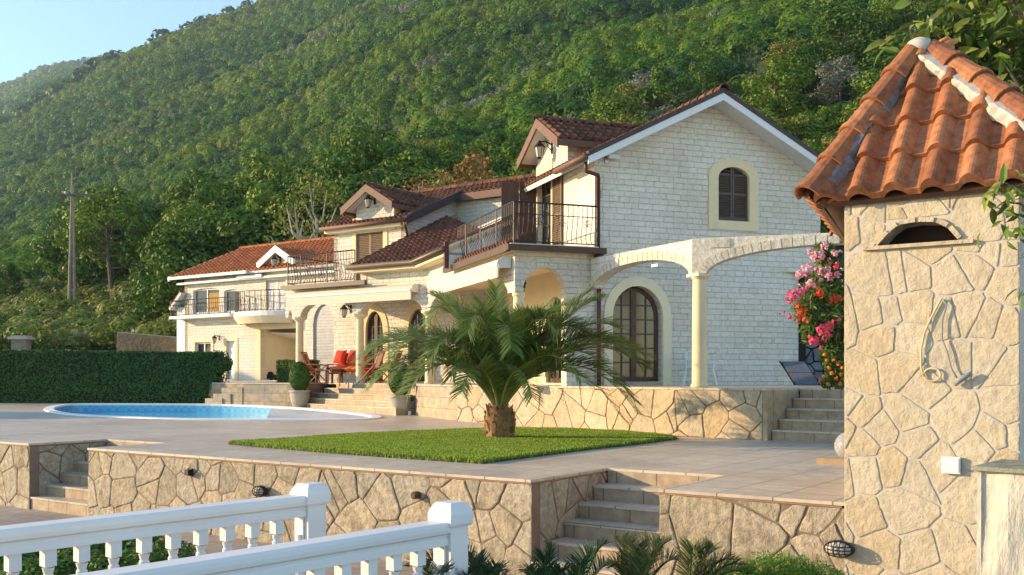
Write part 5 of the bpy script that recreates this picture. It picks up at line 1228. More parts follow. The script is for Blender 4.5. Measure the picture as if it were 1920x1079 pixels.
# broken ridge ornament of terracotta behind the apex
mb = MB(); q = C.p(0, 0) * 0 + AP + C.x * .26 + C.y * .15 + Vector((0, 0, -.02))
mb.tube([q + Vector((0, 0, -.2)), q + Vector((0, 0, 0)), q + Vector((.02, 0, .1))], [.07, .06, .05], 10); mb.tube([q + Vector((-.10, 0, .03)), q + Vector((-.02, 0, .12)), q + Vector((.09, 0, .16))], [.025, .04, .03], 8); mb.tube([q + Vector((-.08, 0, .15)), q + Vector((.0, .02, .19)), q + Vector((.06, 0, .13))], [.02, .03, .02], 8)
o = mb.build('finial', plain('terracotta_ornament', (.55, .22, .08), .8, .2, 10, .3), Kt, True)
# rafter seen under the left eave
mb = MB(); mb.tube([C.p(KX0 - .02, .1, 1.35), FL + Vector((.12, .12, -.06))], .03, 4); mb.build('rafter', M['brown'], Kt); mb = MB(); mb.tube([bl + Vector((0, 0, 1.35)), BL + Vector((.1, -.1, -.05))], .03, 4); mb.build('rafter', M['brown'], Kt)
# things on its face
def kp(px, py, off=-.03): x = C.onx(px, off); return C.p(x, off, C.zx(px, py, off))
mb = MB(); a = kp(1766, 856); b = kp(1800, 889); xa, xb = C.onx(1766, -.03), C.onx(1801, -.03)
mb.box(C, xa, xb, -.055, -.02, b.z, a.z); mb.box(C, xa + .012, xb - .012, -.062, -.055, b.z + .012, a.z - .012); o = mb.build('switch_cover', M['white_tile'] if False else plain('white_plastic', (.78, .76, .70), .4, .03, 3, 0)); tag(o, 'square white plastic cover plate low on the kiosk wall', 'cover plate')
mb = MB(); mb.tube([kp(*q) for q in ((1765, 561), (1757, 575), (1745, 598), (1733, 625), (1727, 655), (1727, 690), (1733, 706))], .011, 6); c = kp(1748, 703)
mb.tube([c + C.x * .075 * math.cos(t) + Vector((0, 0, .062 * math.sin(t))) for t in [i * .4 for i in range(16)]], .010, 6, close=True); o = mb.build('cable', plain('beige_cable', (.58, .46, .28), .6), None, True); tag(o, 'beige cable hanging down the kiosk wall with a coiled loop at its end', 'cable')
mb = MB(); mb.tube([kp(*q, -.04) for q in ((1766, 560), (1775, 572), (1767, 600), (1766, 635), (1776, 660), (1783, 690), (1796, 712))], .008, 6); mb.tube([kp(1790, 722, -.05), kp(1800, 712, -.06), kp(1822, 700, -.06)], [.02, .028, .02], 8); o = mb.build('cord_with_clip', plain('grey_blue_cord', (.22, .25, .27), .5), None, True); tag(o, 'dark grey cord with a blue grey clip at its end on the kiosk wall', 'cord')
# ---- bulkhead lamps on the stone walls
def bulkhead(px, py, F, off, rx, rz, label):
    x = F.onx(px, off); z = F.zx(px, py, off); t = thing('bulkhead_lamp', label, 'lamp', F.p(x, off, z), 'oval bulkhead lamps on the stone walls')
    mb = MB(); n = 20
    def ring(y, k): return [F.p(x + rx * k * math.cos(2 * math.pi * i / n), off - y, z + rz * k * math.sin(2 * math.pi * i / n)) for i in range(n)]
    rs = [ring(0, 1.), ring(.05, 1.), ring(.065, .9)]; b_ = len(mb.v)
    for r in rs: mb.v += [tuple(q) for q in r]
    for j in range(2): mb.f += [[j * n + i, j * n + (i + 1) % n, (j + 1) * n + (i + 1) % n, (j + 1) * n + i] for i in range(n)]
    mb.f.append([2 * n + i for i in range(n)]); mb.build('body', M['iron'], t)
    mb = MB(); rs = [ring(.05 + .055 * math.sin(a), max(.02, .88 * math.cos(a))) for a in (0, .3, .6, .9, 1.2, 1.5)]
    for r in rs: mb.v += [tuple(q) for q in r]
    for j in range(5): mb.f += [[j * n + i, j * n + (i + 1) % n, (j + 1) * n + (i + 1) % n, (j + 1) * n + i] for i in range(n)]
    mb.build('lens', M['lens'], t, True)
    mb = MB()
    for s in (-.55, -.18, .18, .55): mb.tube([F.p(x + rx * s, off - .05 - .075 * math.cos(a), z + rz * .93 * math.sin(a) * math.sqrt(1 - s * s * .8)) for a in [-1.5 + .375 * i for i in range(9)]], .006, 5)
    for s in (-.4, .4, 0): mb.tube([F.p(x + rx * .93 * math.sin(a) * math.sqrt(1 - s * s), off - .05 - .078 * math.cos(a), z + rz * s) for a in [-1.5 + .3 * i for i in range(11)]], .006, 5)
    mb.build('wire_guard', M['iron'], t); return t
M['lens'] = plain('frosted_lens', (.52, .48, .38), .25, .1, 6, 0)
bulkhead(1575, 1029, C, -.05, .150, .085, 'oval wire guarded lamp low on the flagstone wall below the kiosk')
bulkhead(491, 921, C, -.04, .125, .085, 'oval wire guarded lamp on the long stone wall above the rear balustrade')
x = C.onx(355, -.03); z = C.zx(355, 886, -.03); mb = MB(); mb.box(C, x - .045, x + .045, -.09, .0, z - .045, z + .045); mb.box(C, x - .06, x + .06, -.03, -.005, z - .06, z + .06); o = mb.build('junction_box', M['iron']); tag(o, 'small square black box on the stone wall left of the oval lamp', 'junction box')
x = C.onx(780, -.03); z = C.zx(780, 929, -.03); mb = MB(); mb.tube([C.p(x, .02, z), C.p(x, -.08, z)], .05, 14); mb.tube([C.p(x, -.079, z), C.p(x, -.09, z)], .035, 12); o = mb.build('round_spotlight', M['brown']); tag(o, 'small round dark spotlight on the stone wall left of the front balustrade post', 'spotlight')
# ---- rough stone pillar at the lower right
px0 = dpt(1831, 881, -.655); Pf = Fr(px0[0], px0[1], -40)
sp = plain('weathered_split_stone', (.56, .50, .39), .95, .25, 3, .3)
nt = sp.node_tree; mp2 = nd(nt, 'ShaderNodeMapping'); mp2.inputs['Scale'].default_value = (5, 5, 1.5); nt.links.new(pos(nt), mp2.inputs[0]); n9 = noise(nt, 1.6, 6, mp2.outputs[0], .7); bump(nt, nt.nodes['Principled BSDF'], n9.outputs[0], .7, .05)
mb = MB(); nx, nz = 22, 26; rg = random.Random(5)
colh = [rg.uniform(-.012, .012) + .01 * math.sin(i * 1.7) for i in range(nx + 1)]
for j in range(nz + 1):
    for i in range(nx + 1): mb.v.append(tuple(Pf.p(1.5 * i / nx, colh[i] + rg.uniform(-.004, .004) + .012 * math.sin(j * .35 + i), -.655 - 1.8 * j / nz)))
mb.f += [[j * (nx + 1) + i, (j + 1) * (nx + 1) + i, (j + 1) * (nx + 1) + i + 1, j * (nx + 1) + i + 1] for j in range(nz) for i in range(nx)]
t = thing('stone_pillar', 'rough weathered stone pillar with grey top at the lower right corner', 'pillar', Pf.p(0, 0, ZL)); mb.box(Pf, .01, 1.5, .02, .7, ZL, -.665); mb.box(Pf, -.0, .03, .0, .7, ZL, -.66); mb.build('stone_face', sp, t)
mb = MB(); mb.slab(Pf, [(-.02, -.03), (.5, -.045), (1.0, -.02), (1.52, -.04), (1.52, .74), (-.02, .74)], [], -.66, -.63); mb.build('top_slab', plain('lichened_stone_top', (.26, .25, .17), .95, .5, 7, .9), t)
# ---- glass globe lamp at the kiosk foot
g = Vector((*dpt(1593, 871), ZD)); t = thing('globe_lamp', 'round glass globe lamp on the deck half hidden by the kiosk', 'lamp', g); mb = MB(); mb.ball(g + Vector((0, 0, .26)), .21, 24, 16)
gl, nt, b = newmat('globe_glass'); b.inputs['Base Color'].default_value = (.55, .53, .48, 1); b.inputs['Roughness'].default_value = .1; b.inputs['Transmission Weight'].default_value = .5
mb.build('globe', gl, t, True); mb = MB(); mb.lathe(g, [(.12, 0), (.12, .05), (.08, .07)], 16); mb.build('base', M['steel'], t)
q = Vector((*dpt(1556, 871), ZD)); mb = MB(); mb.box(Fr(q.x, q.y, -35), -.17, .25, -.06, .06, 0 + ZD, ZD + .085); tag(mb.build('brick', plain('sandy_brick', (.40, .28, .17), .9)), 'small sandy brick lying on the deck beside the globe lamp', 'brick')
# ================================================================ balustrades
BA = 48.8
def balustrade(px, py_top, zt, label, L=4.6, n=22, drop=.135):
    y = zt * -FPX / (py_top - HY); F = Fr((px - CX) / FPX * y, y, BA); zr_ = zt - drop; zb = zt - .92
    t = thing('balustrade', label, 'balustrade', F.p(0, 0, ZL), 'white balustrades in the foreground')
    # post at local x 0, rail runs to -x (towards the viewer)
    mb = MB(); mb.box(F, -.082, .082, -.082, .082, ZL, zt - .150); mb.build('post', M['white'], t)
    mb = MB(); prof = [(.098, zt - .155), (.106, zt - .14), (.108, zt - .075), (.098, zt - .045), (.082, zt - .018), (.068, zt)]
    rs = [[F.p(sx * r, sy * r, z) for sx, sy in ((-1, -1), (1, -1), (1, 1), (-1, 1))] for r, z in prof]
    for r in rs: mb.v += [tuple(q) for q in r]
    for j in range(len(rs) - 1): mb.f += [[j * 4 + i, j * 4 + (i + 1) % 4, (j + 1) * 4 + (i + 1) % 4, (j + 1) * 4 + i] for i in range(4)]
    mb.f += [[3, 2, 1, 0], [(len(rs) - 1) * 4 + i for i in range(4)]]; mb.build('post_cap', M['white'], t)
    pr = [(-.105, zr_ - .155), (-.105, zr_ - .115), (-.09, zr_ - .105), (-.10, zr_ - .085), (-.14, zr_ - .07), (-.15, zr_ - .045), (-.15, zr_ - .02), (-.13, zr_), (.13, zr_), (.15, zr_ - .02), (.15, zr_ - .045), (.14, zr_ - .07), (.10, zr_ - .085), (.09, zr_ - .105), (.105, zr_ - .115), (.105, zr_ - .155)]
    mb = MB(); mb.wallx(F, [(a * .6, b) for a, b in pr], [], -L, -.083); mb.build('handrail', M['white'], t)
    mb = MB(); mb.box(F, -L, -.083, -.07, .07, zb - .1, zb); mb.box(F, -L, -.083, -.06, .06, ZL, zb - .1); mb.build('bottom_rail', M['white'], t)
    H = zr_ - .155 - zb
    mb = MB(); mb.box(F, -.10, -.084, -.04, .04, zb, zr_ - .155); 
    mb.lathe(F.p(-.095, 0, zb), [(.04, .08), (.065, H * .3), (.04, H * .55), (.025, H * .75), (.03, H * .8)], 12); mb.build('half_baluster', M['white'], t, False)
    for i in range(n):
        xx = -.30 - i * .205
        if xx < -L + .1: break
        mb = MB(); mb.box(F, xx - .036, xx + .036, -.036, .036, zr_ - .155 - .105, zr_ - .155); mb.box(F, xx - .036, xx + .036, -.036, .036, zb, zb + .08)
        H2 = H - .195; mb.lathe(F.p(xx, 0, zb + .08), [(.03, 0), (.036, .02), (.026, .04), (.05, H2 * .22), (.056, H2 * .34), (.047, H2 * .5), (.034, H2 * .68), (.026, H2 * .8), (.026, H2 * .84), (.033, H2 * .86), (.033, H2 * .90), (.025, H2 * .92), (.036, H2)], 16)
        mb.build('baluster', M['white'], t, False)
    return t
balustrade(845, 941, -.84, 'white stone balustrade nearest the camera ending in a post left of the cycads', drop=.12)
balustrade(582, 906, -.80, 'white stone balustrade further back ending in a post below the long stone wall', 5.0, drop=.08)
# ================================================================ palm
def frond(name, P0, P1, P2, P3, m, parent, seed, n=56, Lmax=.52, w=.021, tipk=.6, side_up=.30):
    rg = np.random.RandomState(seed); P0, P1, P2, P3 = [np.array(p, float) for p in (P0, P1, P2, P3)]
    def bz(t): t = np.asarray(t)[..., None]; return P0 * (1 - t) ** 3 + 3 * P1 * t * (1 - t) ** 2 + 3 * P2 * t * t * (1 - t) + P3 * t ** 3
    def dz(t): t = np.asarray(t)[..., None]; d = 3 * (P1 - P0) * (1 - t) ** 2 + 6 * (P2 - P1) * t * (1 - t) + 3 * (P3 - P2) * t * t; return d / np.linalg.norm(d, axis=-1, keepdims=True)
    vs = []; tn = []
    ts = .16 + .84 * (np.arange(n) / (n - 1)) ** .95; D = dz(ts); Pp = bz(ts); up = np.array([0, 0, 1.])
    sd_ = np.cross(D, up); sd_ /= np.maximum(np.linalg.norm(sd_, axis=1, keepdims=True), .15); nu = np.cross(sd_, D)
    for s in (-1, 1):
        tt = (ts - .16) / .84; L = Lmax * (np.sin(np.pi * np.clip(tt * .86 + .12, 0, 1)) ** .55) * (.9 + .2 * rg.rand(n)); L = np.maximum(L, Lmax * tipk)
        dirv = sd_ * s * .80 + D * (.62 + .5 * tt)[:, None] + nu * (side_up + .18 * rg.normal(size=n))[:, None] + rg.normal(size=(n, 3)) * .07
        dirv /= np.linalg.norm(dirv, axis=1, keepdims=True); q = Pp
        mid = q + dirv * (L * .55)[:, None]; tip = q + dirv * L[:, None] + np.array([0, 0, -1]) * (L * .09)[:, None]
        wv = np.cross(dirv, nu); wv /= np.maximum(np.linalg.norm(wv, axis=1, keepdims=True), .1); wv = wv * w + nu * w * .3
        vs.append(np.stack([q - wv * .4, q + wv * .4, mid + wv * .55, mid - wv * .55], 1)); vs.append(np.stack([mid - wv * .55, mid + wv * .55, tip + wv * .08, tip - wv * .08], 1))
        h = np.clip(.5 + .15 * rg.normal() + rg.normal(size=n) * .15, 0, 1); T = np.stack([h, rg.rand(n), h], 1); tn += [T, T]
    V = np.concatenate(vs).reshape(-1, 3); T = np.repeat(np.concatenate(tn), 4, axis=0)
    # midrib as a four sided tapering stem
    k = 18; t_ = np.linspace(0, 1, k); Pk = bz(t_); Dk = dz(t_); sk_ = np.cross(Dk, up); sk_ /= np.maximum(np.linalg.norm(sk_, axis=1, keepdims=True), .15); nk = np.cross(sk_, Dk); r = (.034 * (1 - t_) + .004)[:, None]
    ring = np.stack([Pk + sk_ * r, Pk + nk * r * .6, Pk - sk_ * r, Pk - nk * r * .6], 1); q = []
    for i in range(k - 1):
        for j in range(4): q += [ring[i, j], ring[i, (j + 1) % 4], ring[i + 1, (j + 1) % 4], ring[i + 1, j]]
    V = np.concatenate([V, np.array(q)]); Tq = np.tile(np.array([[.95, .7, 1.]]), (len(q), 1)); T = np.concatenate([T, Tq])
    return raw_quads(name, V.astype(np.float32), T, m, parent)
pb = Vector((*dpt(937, 826), ZD)); PALM = thing('palm_tree', 'short thick trunked date palm with arching feather fronds on the lawn', 'palm', pb)
M['palm'] = leafmat('palm_leaf', [(.10, .16, .03), (.16, .23, .045), (.22, .29, .07), (.34, .35, .12)], .25, .38)
M['palm_trunk'] = plain('palm_bark', (.26, .15, .07), .9, .8, 9, .6)
mb = MB(); rg = random.Random(3)
mb.lathe(pb, [(.24, -.05), (.27, .05), (.27, .2), (.25, .4), (.2, .55), (.1, .75)], 16)
for i in range(90):
    a = i * 2.399; zz = .02 + .58 * (i / 90.); r = .25 + .02 * math.sin(zz * 5) - .12 * max(0, zz - .35); d = Vector((math.cos(a), math.sin(a), 0)); s = Vector((-d.y, d.x, 0)); c = pb + d * r + Vector((0, 0, zz)); wd_ = .055; h = rg.uniform(.09, .16); o_ = rg.uniform(.0, .05) * (1 + zz)
    mb.add([c - s * wd_ - d * .05, c + s * wd_ - d * .05, c + s * wd_ * .7 + d * o_ + Vector((0, 0, h)), c - s * wd_ * .7 + d * o_ + Vector((0, 0, h)), c - s * wd_ + d * .02 + Vector((0, 0, -.05)), c + s * wd_ + d * .02 + Vector((0, 0, -.05))], [(3, 2, 1, 0), (4, 5, 2, 3), (0, 4, 3), (5, 1, 2), (0, 1, 5, 4)])
mb.build('trunk', M['palm_trunk'], PALM)
pc = pb + Vector((0, 0, .50)); PS_ = 95.3
def fr_to(px, py, dy, rise, seed, bend=.55, n=60, Lm=.5):
    # tip given by its place beside the trunk (metres), the arch by how far the middle rises above the chord
    tip = Vector(((px - 937) / PS_, dy, (764 - py) / PS_)) ; k = 1 + dy / 19.6; tip.x *= k; tip.z = (tip.z + pc.z) * k - pc.z
    ch = tip; u = Vector((0, 0, 1)); P1 = ch * .22 + u * rise * 1.0; P2 = ch * .70 + u * rise * (1.05 + .15 * bend)
    frond('frond', pc, pc + P1, pc + P2, pc + tip, M['palm'], PALM, seed, int(n * 1.7), Lm * 1.2)
for i, a in enumerate([  # px, py of the tip, depth offset, rise, size
    (930, 528, .5, .1, .42), (905, 560, .9, .2, .5), (808, 590, -.5, 1.25, .5), (818, 545, .5, .55, .5), (845, 575, 1.0, .6, .5), (684, 655, -.3, .95, .52), (700, 640, .5, .8, .5),
    (705, 705, -.9, .95, .5), (760, 690, .9, 1.0, .5), (1100, 538, .3, .35, .5), (1060, 560, 1.2, .6, .5), (1205, 652, -.2, .85, .55), (1180, 640, .8, .85, .5), (1190, 757, -.7, 1.15, .52),
    (1150, 690, -1.1, 1.0, .5), (1045, 615, -1.2, 1.15, .5), (1000, 580, -.8, .6, .48), (880, 610, -1.3, 1.2, .5), (810, 660, -1.5, 1.1, .5), (960, 640, -1.7, 1.2, .5),
    (1090, 700, -1.8, .95, .48), (770, 720, -1.6, .9, .48), (870, 720, -2.1, .8, .45), (1000, 730, -2.2, .8, .45), (980, 590, 1.6, .8, .5), (900, 600, 1.8, .8, .5), (800, 640, 1.6, .9, .5), (1090, 620, 1.7, .9, .5), (1150, 600, .9, .75, .5), (850, 690, -.9, 1.25, .45), (1030, 690, -.7, 1.2, .45), (740, 660, -1.0, 1.15, .5), (1120, 640, -.6, 1.2, .5), (690, 668, .1, .9, .5), (700, 642, -.6, 1.0, .5), (735, 700, .2, 1.0, .5), (1195, 668, .3, .9, .5), (1170, 648, -.6, .95, .5), (1185, 735, -.3, 1.1, .5), (1165, 770, -1.1, 1.1, .5), (1120, 550, -.2, .5, .5)]):
    px, py, dy, rise, Lm = a; fr_to(px, py, dy, rise, 300 + i, Lm=Lm)
rg = random.Random(12)
for i in range(8):
    a = i * 2.4 + .4; r = rg.uniform(.25, 1.0); fr_to(937 + 95 * r * math.cos(a), 764 - 95 * rg.uniform(1.3, 2.0), 1.0 * r * math.sin(a), rg.uniform(.1, .5), 400 + i, Lm=.42)
# ================================================================ hedge, clipped shrubs, pots
M['box'] = leafmat('boxwood_leaves', [(.06, .12, .018), (.09, .17, .025), (.13, .22, .03)], .2)
M['hedge'] = leafmat('hedge_leaves', [(.04, .095, .02), (.055, .13, .028), (.085, .17, .035)], .15)
def hedge_box(name, label, F, x0, x1, y0, y1, z0, z1a, z1b, dens, leaf, m, seed, cat='hedge', parent=None, rough=.035):
    rg = np.random.RandomState(seed); W, Dp, Hh = x1 - x0, y1 - y0, z1a - z0
    faces = [('f', W * Hh), ('b', W * Hh * .3), ('t', W * Dp), ('l', Dp * Hh), ('r', Dp * Hh)]; Ps, Ns = [], []
    X, Y = np.array(F.x), np.array(F.y)
    for k, ar in faces:
        n = int(ar * dens); u, v = rg.rand(n), rg.rand(n); x = x0 + W * u; top = z1a + (z1b - z1a) * u; dep = np.abs(rg.normal(size=n)) * rough * -1.2 + rough * fbm(x * 2.1, v * 5., seed)
        if k == 'f': p = np.stack([x, y0 - dep, z0 + (top - z0) * v], 1); nn = -Y
        elif k == 'b': p = np.stack([x, y1 + dep, z0 + (top - z0) * v], 1); nn = Y
        elif k == 't': p = np.stack([x, y0 + Dp * v, top + dep], 1); nn = np.array([0, 0, 1.])
        else:
            s = -1 if k == 'l' else 1; xx = (x0 if s < 0 else x1); top = z1a if s < 0 else z1b; p = np.stack([xx + s * dep, y0 + Dp * u, z0 + (top - z0) * v], 1); nn = X * s
        w3 = np.array(F.o)[None] + p[:, :1] * X + p[:, 1:2] * Y; w3[:, 2] = p[:, 2]; Ps.append(w3); Ns.append(np.tile(nn, (n, 1)) + rg.normal(size=(n, 3)) * .5 + np.array([0, 0, .2]))
    P, N = np.concatenate(Ps), np.concatenate(Ns); n = len(P); sz = leaf * (.6 + .8 * rg.rand(n))
    T = np.stack([np.clip(.4 + .25 * fbm(P[:, 0] * 1.5, P[:, 2] * 2, 2.) + rg.normal(size=n) * .15, 0, 1), rg.rand(n), np.zeros(n)], 1)
    t = parent or thing(name, label, cat, F.p((x0 + x1) / 2, (y0 + y1) / 2, z0)); leaf_mesh('foliage', P, N, sz, sz * .7, T, M[m], t, rg)
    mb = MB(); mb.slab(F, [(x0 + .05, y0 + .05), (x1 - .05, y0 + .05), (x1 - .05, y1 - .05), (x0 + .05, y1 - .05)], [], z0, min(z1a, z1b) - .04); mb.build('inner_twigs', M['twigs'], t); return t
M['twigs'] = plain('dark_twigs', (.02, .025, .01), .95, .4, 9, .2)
h0, h1 = dpt(-420, 755), dpt(388, 757); dx, dy = h1[0] - h0[0], h1[1] - h0[1]; HF = Fr(h0[0], h0[1], math.degrees(math.atan2(dy, dx))); HL = math.hypot(dx, dy)
hedge_box('hedge', 'long clipped dark green hedge behind the swimming pool', HF, 0, HL + .25, 0, 1.1, ZD, 1.06, .86, 620, .08, 'hedge', 5)
# ragged shoulder of the hedge end
bc = HF.p(HL + .28, .4, .2); P, N, T = blob_leaves(np.random.RandomState(4), [((bc.x, bc.y, .05), (.42, .5, .8)), ((bc.x + .08, bc.y, .5), (.4, .4, .4)), ((bc.x + .25, bc.y, .4), (.25, .25, .25))], 900, hue=(.4, .2)); t = thing('hedge_bush', 'ragged overhanging bush at the right end of the long hedge', 'bush', bc); leaf_mesh('foliage', P, N, .08, .055, T, M['hedge'], t)
q = Vector((*dpt(545, 717.6, ZP), ZP)); hedge_box('box_shrub', 'square clipped box shrub on the podium left of the rear garden chair', Fr(q.x, q.y, -30), -.62, .62, -.1, .9, ZP, ZP + .82, ZP + .82, 1500, .055, 'box', 8, 'shrub')
def topiary(px, py, s, label):
    q = Vector((*dpt(px, py), 0)); q.z = zd(q.y); k = s
    t = thing('potted_topiary', label, 'potted plant', q, 'clipped topiaries in stone pots')
    mb = MB(); mb.lathe(q, [(.20 * k, 0), (.24 * k, .05 * k), (.30 * k, .22 * k), (.335 * k, .42 * k), (.34 * k, .52 * k), (.375 * k, .54 * k), (.38 * k, .60 * k), (.33 * k, .605 * k), (.30 * k, .54 * k)], 28); mb.build('pot', plain('grey_stone_pot', (.42, .36, .27), .85, .3, 6, .3), t, True)
    rg = np.random.RandomState(int(px)); n = 7500; d = sph(rg, n); d[:, 2] = np.where(d[:, 2] < -.9, -d[:, 2], d[:, 2]); r = 1 - .07 * np.abs(rg.normal(size=n)) + .03 * fbm(d[:, 0] * 6, d[:, 2] * 6, 1.)
    rz = np.where(d[:, 2] > 0, .54, .50) * k; P = np.array(q)[None] + d * r[:, None] * np.stack([np.full(n, .37 * k), np.full(n, .37 * k), rz], 1) + np.array([0, 0, 1.06 * k]); N = d + rg.normal(size=(n, 3)) * .45
    T = np.stack([np.clip(.5 + rg.normal(size=n) * .2, 0, 1), rg.rand(n), np.zeros(n)], 1); leaf_mesh('foliage', P, N, .055, .035, T, M['box'], t, rg)
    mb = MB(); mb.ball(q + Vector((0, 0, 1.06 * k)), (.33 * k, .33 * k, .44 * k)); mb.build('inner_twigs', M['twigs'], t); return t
topiary(562, 764.5, .96, 'egg shaped clipped topiary in a stone pot left of the wide front steps'); topiary(751, 778, .97, 'clipped topiary in a stone pot right of the wide front steps under the palm fronds')
q = Vector((*dpt(768, 779), 0)); q.z = zd(q.y); mb = MB(); mb.lathe(q, [(.04, 0), (.05, .05), (.05, .1), (.03, .12)], 12); tag(mb.build('small_cup', M['white']), 'small white cup on the deck beside the right topiary pot', 'cup')
# ================================================================ garden furniture on the podium
M['teak'] = plain('reddish_teak', (.36, .13, .055), .5, .25, 9, .1); M['red'] = plain('red_cushion_cloth', (.62, .06, .02), .85, .12, 4, .25); M['orange'] = plain('orange_cushion_cloth', (.70, .17, .04), .85, .1, 4, .25); M['darkwood'] = plain('dark_table_wood', (.06, .03, .02), .4, .3, 9, .1)
def cushion(F, x0, x1, y0, y1, z0, z1, name, m, parent=None, tilt=0, seed=1):
    mb = MB(); n = 8; rg = random.Random(seed)
    for s in (1, -1):
        for i in range(n + 1):
            for j in range(n + 1):
                u, v = i / n * 2 - 1, j / n * 2 - 1; h = (1 - abs(u) ** 3.5) ** .5 * (1 - abs(v) ** 3.5) ** .5 * (z1 - z0) / 2 * s
                c = (1 - .06 * (u * u) * (1 - abs(v))), (1 - .06 * (v * v) * (1 - abs(u)))
                x = (x0 + x1) / 2 + u * (x1 - x0) / 2 * (1 - .05 * (1 - v * v) * abs(u)); y = (y0 + y1) / 2 + v * (y1 - y0) / 2 * (1 - .05 * (1 - u * u) * abs(v))
                if tilt: yy, zz = y - y0, h; y = y0 + yy * math.cos(tilt) - zz * math.sin(tilt); z = (z0 + z1) / 2 + yy * math.sin(tilt) + zz * math.cos(tilt)
                else: z = (z0 + z1) / 2 + h
                mb.v.append(tuple(F.p(x, y, z + rg.uniform(-.004, .004))))
    for s in range(2):
        b = s * (n + 1) ** 2
        for i in range(n):
            for j in range(n):
                f = [b + i * (n + 1) + j, b + (i + 1) * (n + 1) + j, b + (i + 1) * (n + 1) + j + 1, b + i * (n + 1) + j + 1]; mb.f.append(f if s == 0 else f[::-1])
    return mb.build(name, M[m], parent, True)
so = Vector((*dpt(653, 717.5, ZP), 0)); so = B.p(B.onx(644, .9), .9); SFf = Fr(so.x, so.y, -32)
st = thing('garden_sofa', 'wooden garden sofa with orange seat cushions between the two columns', 'sofa', SFf.p(0, 0, ZP)); zf = ZP
for x in (-.75, .75):
    for y in (.0, .62): mb = MB(); mb.box(SFf, x - .035, x + .035, y - .035, y + .035, zf, zf + (.62 if y < .3 else .92)); mb.build('leg', M['teak'], st)
    mb = MB(); mb.box(SFf, x - .05, x + .05, -.05, .68, zf + .62, zf + .655); mb.build('armrest', M['teak'], st)
mb = MB(); mb.box(SFf, -.75, .75, -.02, .66, zf + .30, zf + .37); mb.build('seat_frame', M['teak'], st); mb = MB()
mb.box(SFf, -.71, .71, .60, .64, zf + .85, zf + .93); mb.box(SFf, -.71, .71, .60, .64, zf + .45, zf + .5)
for i in range(15): x = -.66 + i * .094; mb.box(SFf, x, x + .04, .605, .635, zf + .5, zf + .85)
mb.build('backrest', M['teak'], st)
cushion(SFf, -.72, .0, -.10, .60, zf + .36, zf + .60, 'seat_cushion', 'orange', st); cushion(SFf, .01, .72, -.10, .60, zf + .36, zf + .60, 'seat_cushion', 'orange', st, seed=2)
for x0 in (-.72, -.24, .25): cushion(SFf, x0, x0 + .47, .46, .95, zf + .50, zf + .66, 'back_cushion', 'red', st, R(78), seed=int(x0 * 9) + 20)
for x0, lab in ((-.70, 'red throw pillow on the left end of the garden sofa'), (-.08, 'red throw pillow in the middle of the garden sofa'), (.30, 'red throw pillow on the right end of the garden sofa')):
    o = cushion(SFf, x0, x0 + .50, .22, .74, zf + .58, zf + .78, 'throw_pillow', 'red', None, R(66), seed=int(x0 * 50) + 60); tag(o, lab, 'pillow', 'red throw pillows on the sofa')
def garden_chair(F, label, cloth=True):
    t = thing('garden_chair', label, 'chair', F.p(0, 0, ZP), 'folding teak garden chairs')
    z = ZP
    for s in (-1, 1):
        x = .27 * s
        mb = MB(); mb.tube([F.p(x, -.30, z), F.p(x, .30, z + .62)], .022, 4); mb.build('leg', M['teak'], t)
        mb = MB(); mb.tube([F.p(x * .92, .34, z), F.p(x * .92, -.26, z + .60)], .022, 4); mb.build('leg', M['teak'], t)
        mb = MB(); mb.tube([F.p(x * 1.05, -.30, z + .61), F.p(x * 1.08, .0, z + .64), F.p(x * 1.05, .36, z + .62)], .026, 5); mb.build('armrest', M['teak'], t)
    mb = MB(); 
    for i in range(8): y = -.22 + i * .06; mb.box(F, -.25, .25, y, y + .045, z + .40, z + .42)
    mb.build('seat', M['teak'], t)
    mb = MB()
    for s in (-.24, .24): mb.tube([F.p(s, .20, z + .38), F.p(s, .46, z + 1.08)], .02, 4)
    for i in range(7): x = -.2 + i * .067; mb.tube([F.p(x, .24, z + .48), F.p(x, .44, z + 1.02)], .014, 4)
    mb.tube([F.p(-.25, .455, z + 1.06), F.p(.25, .455, z + 1.06)], .03, 4); mb.tube([F.p(-.25, .25, z + .5), F.p(.25, .25, z + .5)], .02, 4); mb.build('backrest', M['teak'], t)
    cushion(F, -.23, .23, -.22, .24, z + .42, z + .50, 'seat_cushion', 'red', t)
    return t
c1p = B.p(B.onx(592, .4), .4); garden_chair(Fr(c1p.x, c1p.y, 78), 'folding teak garden chair at the left end of the red sofa')
c2p = B.p(B.onx(693, .15), .15); garden_chair(Fr(c2p.x, c2p.y, -105), 'folding teak garden chair just right of the arcade column by the sofa')
c3p = B.p(B.onx(725, .5), .5); garden_chair(Fr(c3p.x, c3p.y, -60), 'folding teak garden chair half hidden behind the palm frond')
tp = B.p(B.onx(617, -.1), -.1); TF = Fr(tp.x, tp.y, -32); t = thing('coffee_table', 'low dark coffee table in front of the red sofa', 'table', TF.p(0, 0, ZP))
mb = MB(); mb.box(TF, -.40, .40, -.28, .28, ZP + .42, ZP + .46); mb.build('tabletop', M['darkwood'], t)
for x in (-.36, .36):
    for y in (-.24, .24): mb = MB(); mb.box(TF, x - .025, x + .025, y - .025, y + .025, ZP, ZP + .42); mb.build('leg', M['darkwood'], t)
mb = MB(); mb.lathe(TF.p(-.05, 0, ZP + .46), [(.03, 0), (.07, .02), (.08, .06), (.075, .06), (.05, .03)], 14); tag(mb.build('glass_bowl', M['glass'], None, True), 'small glass bowl on the dark coffee table', 'bowl')
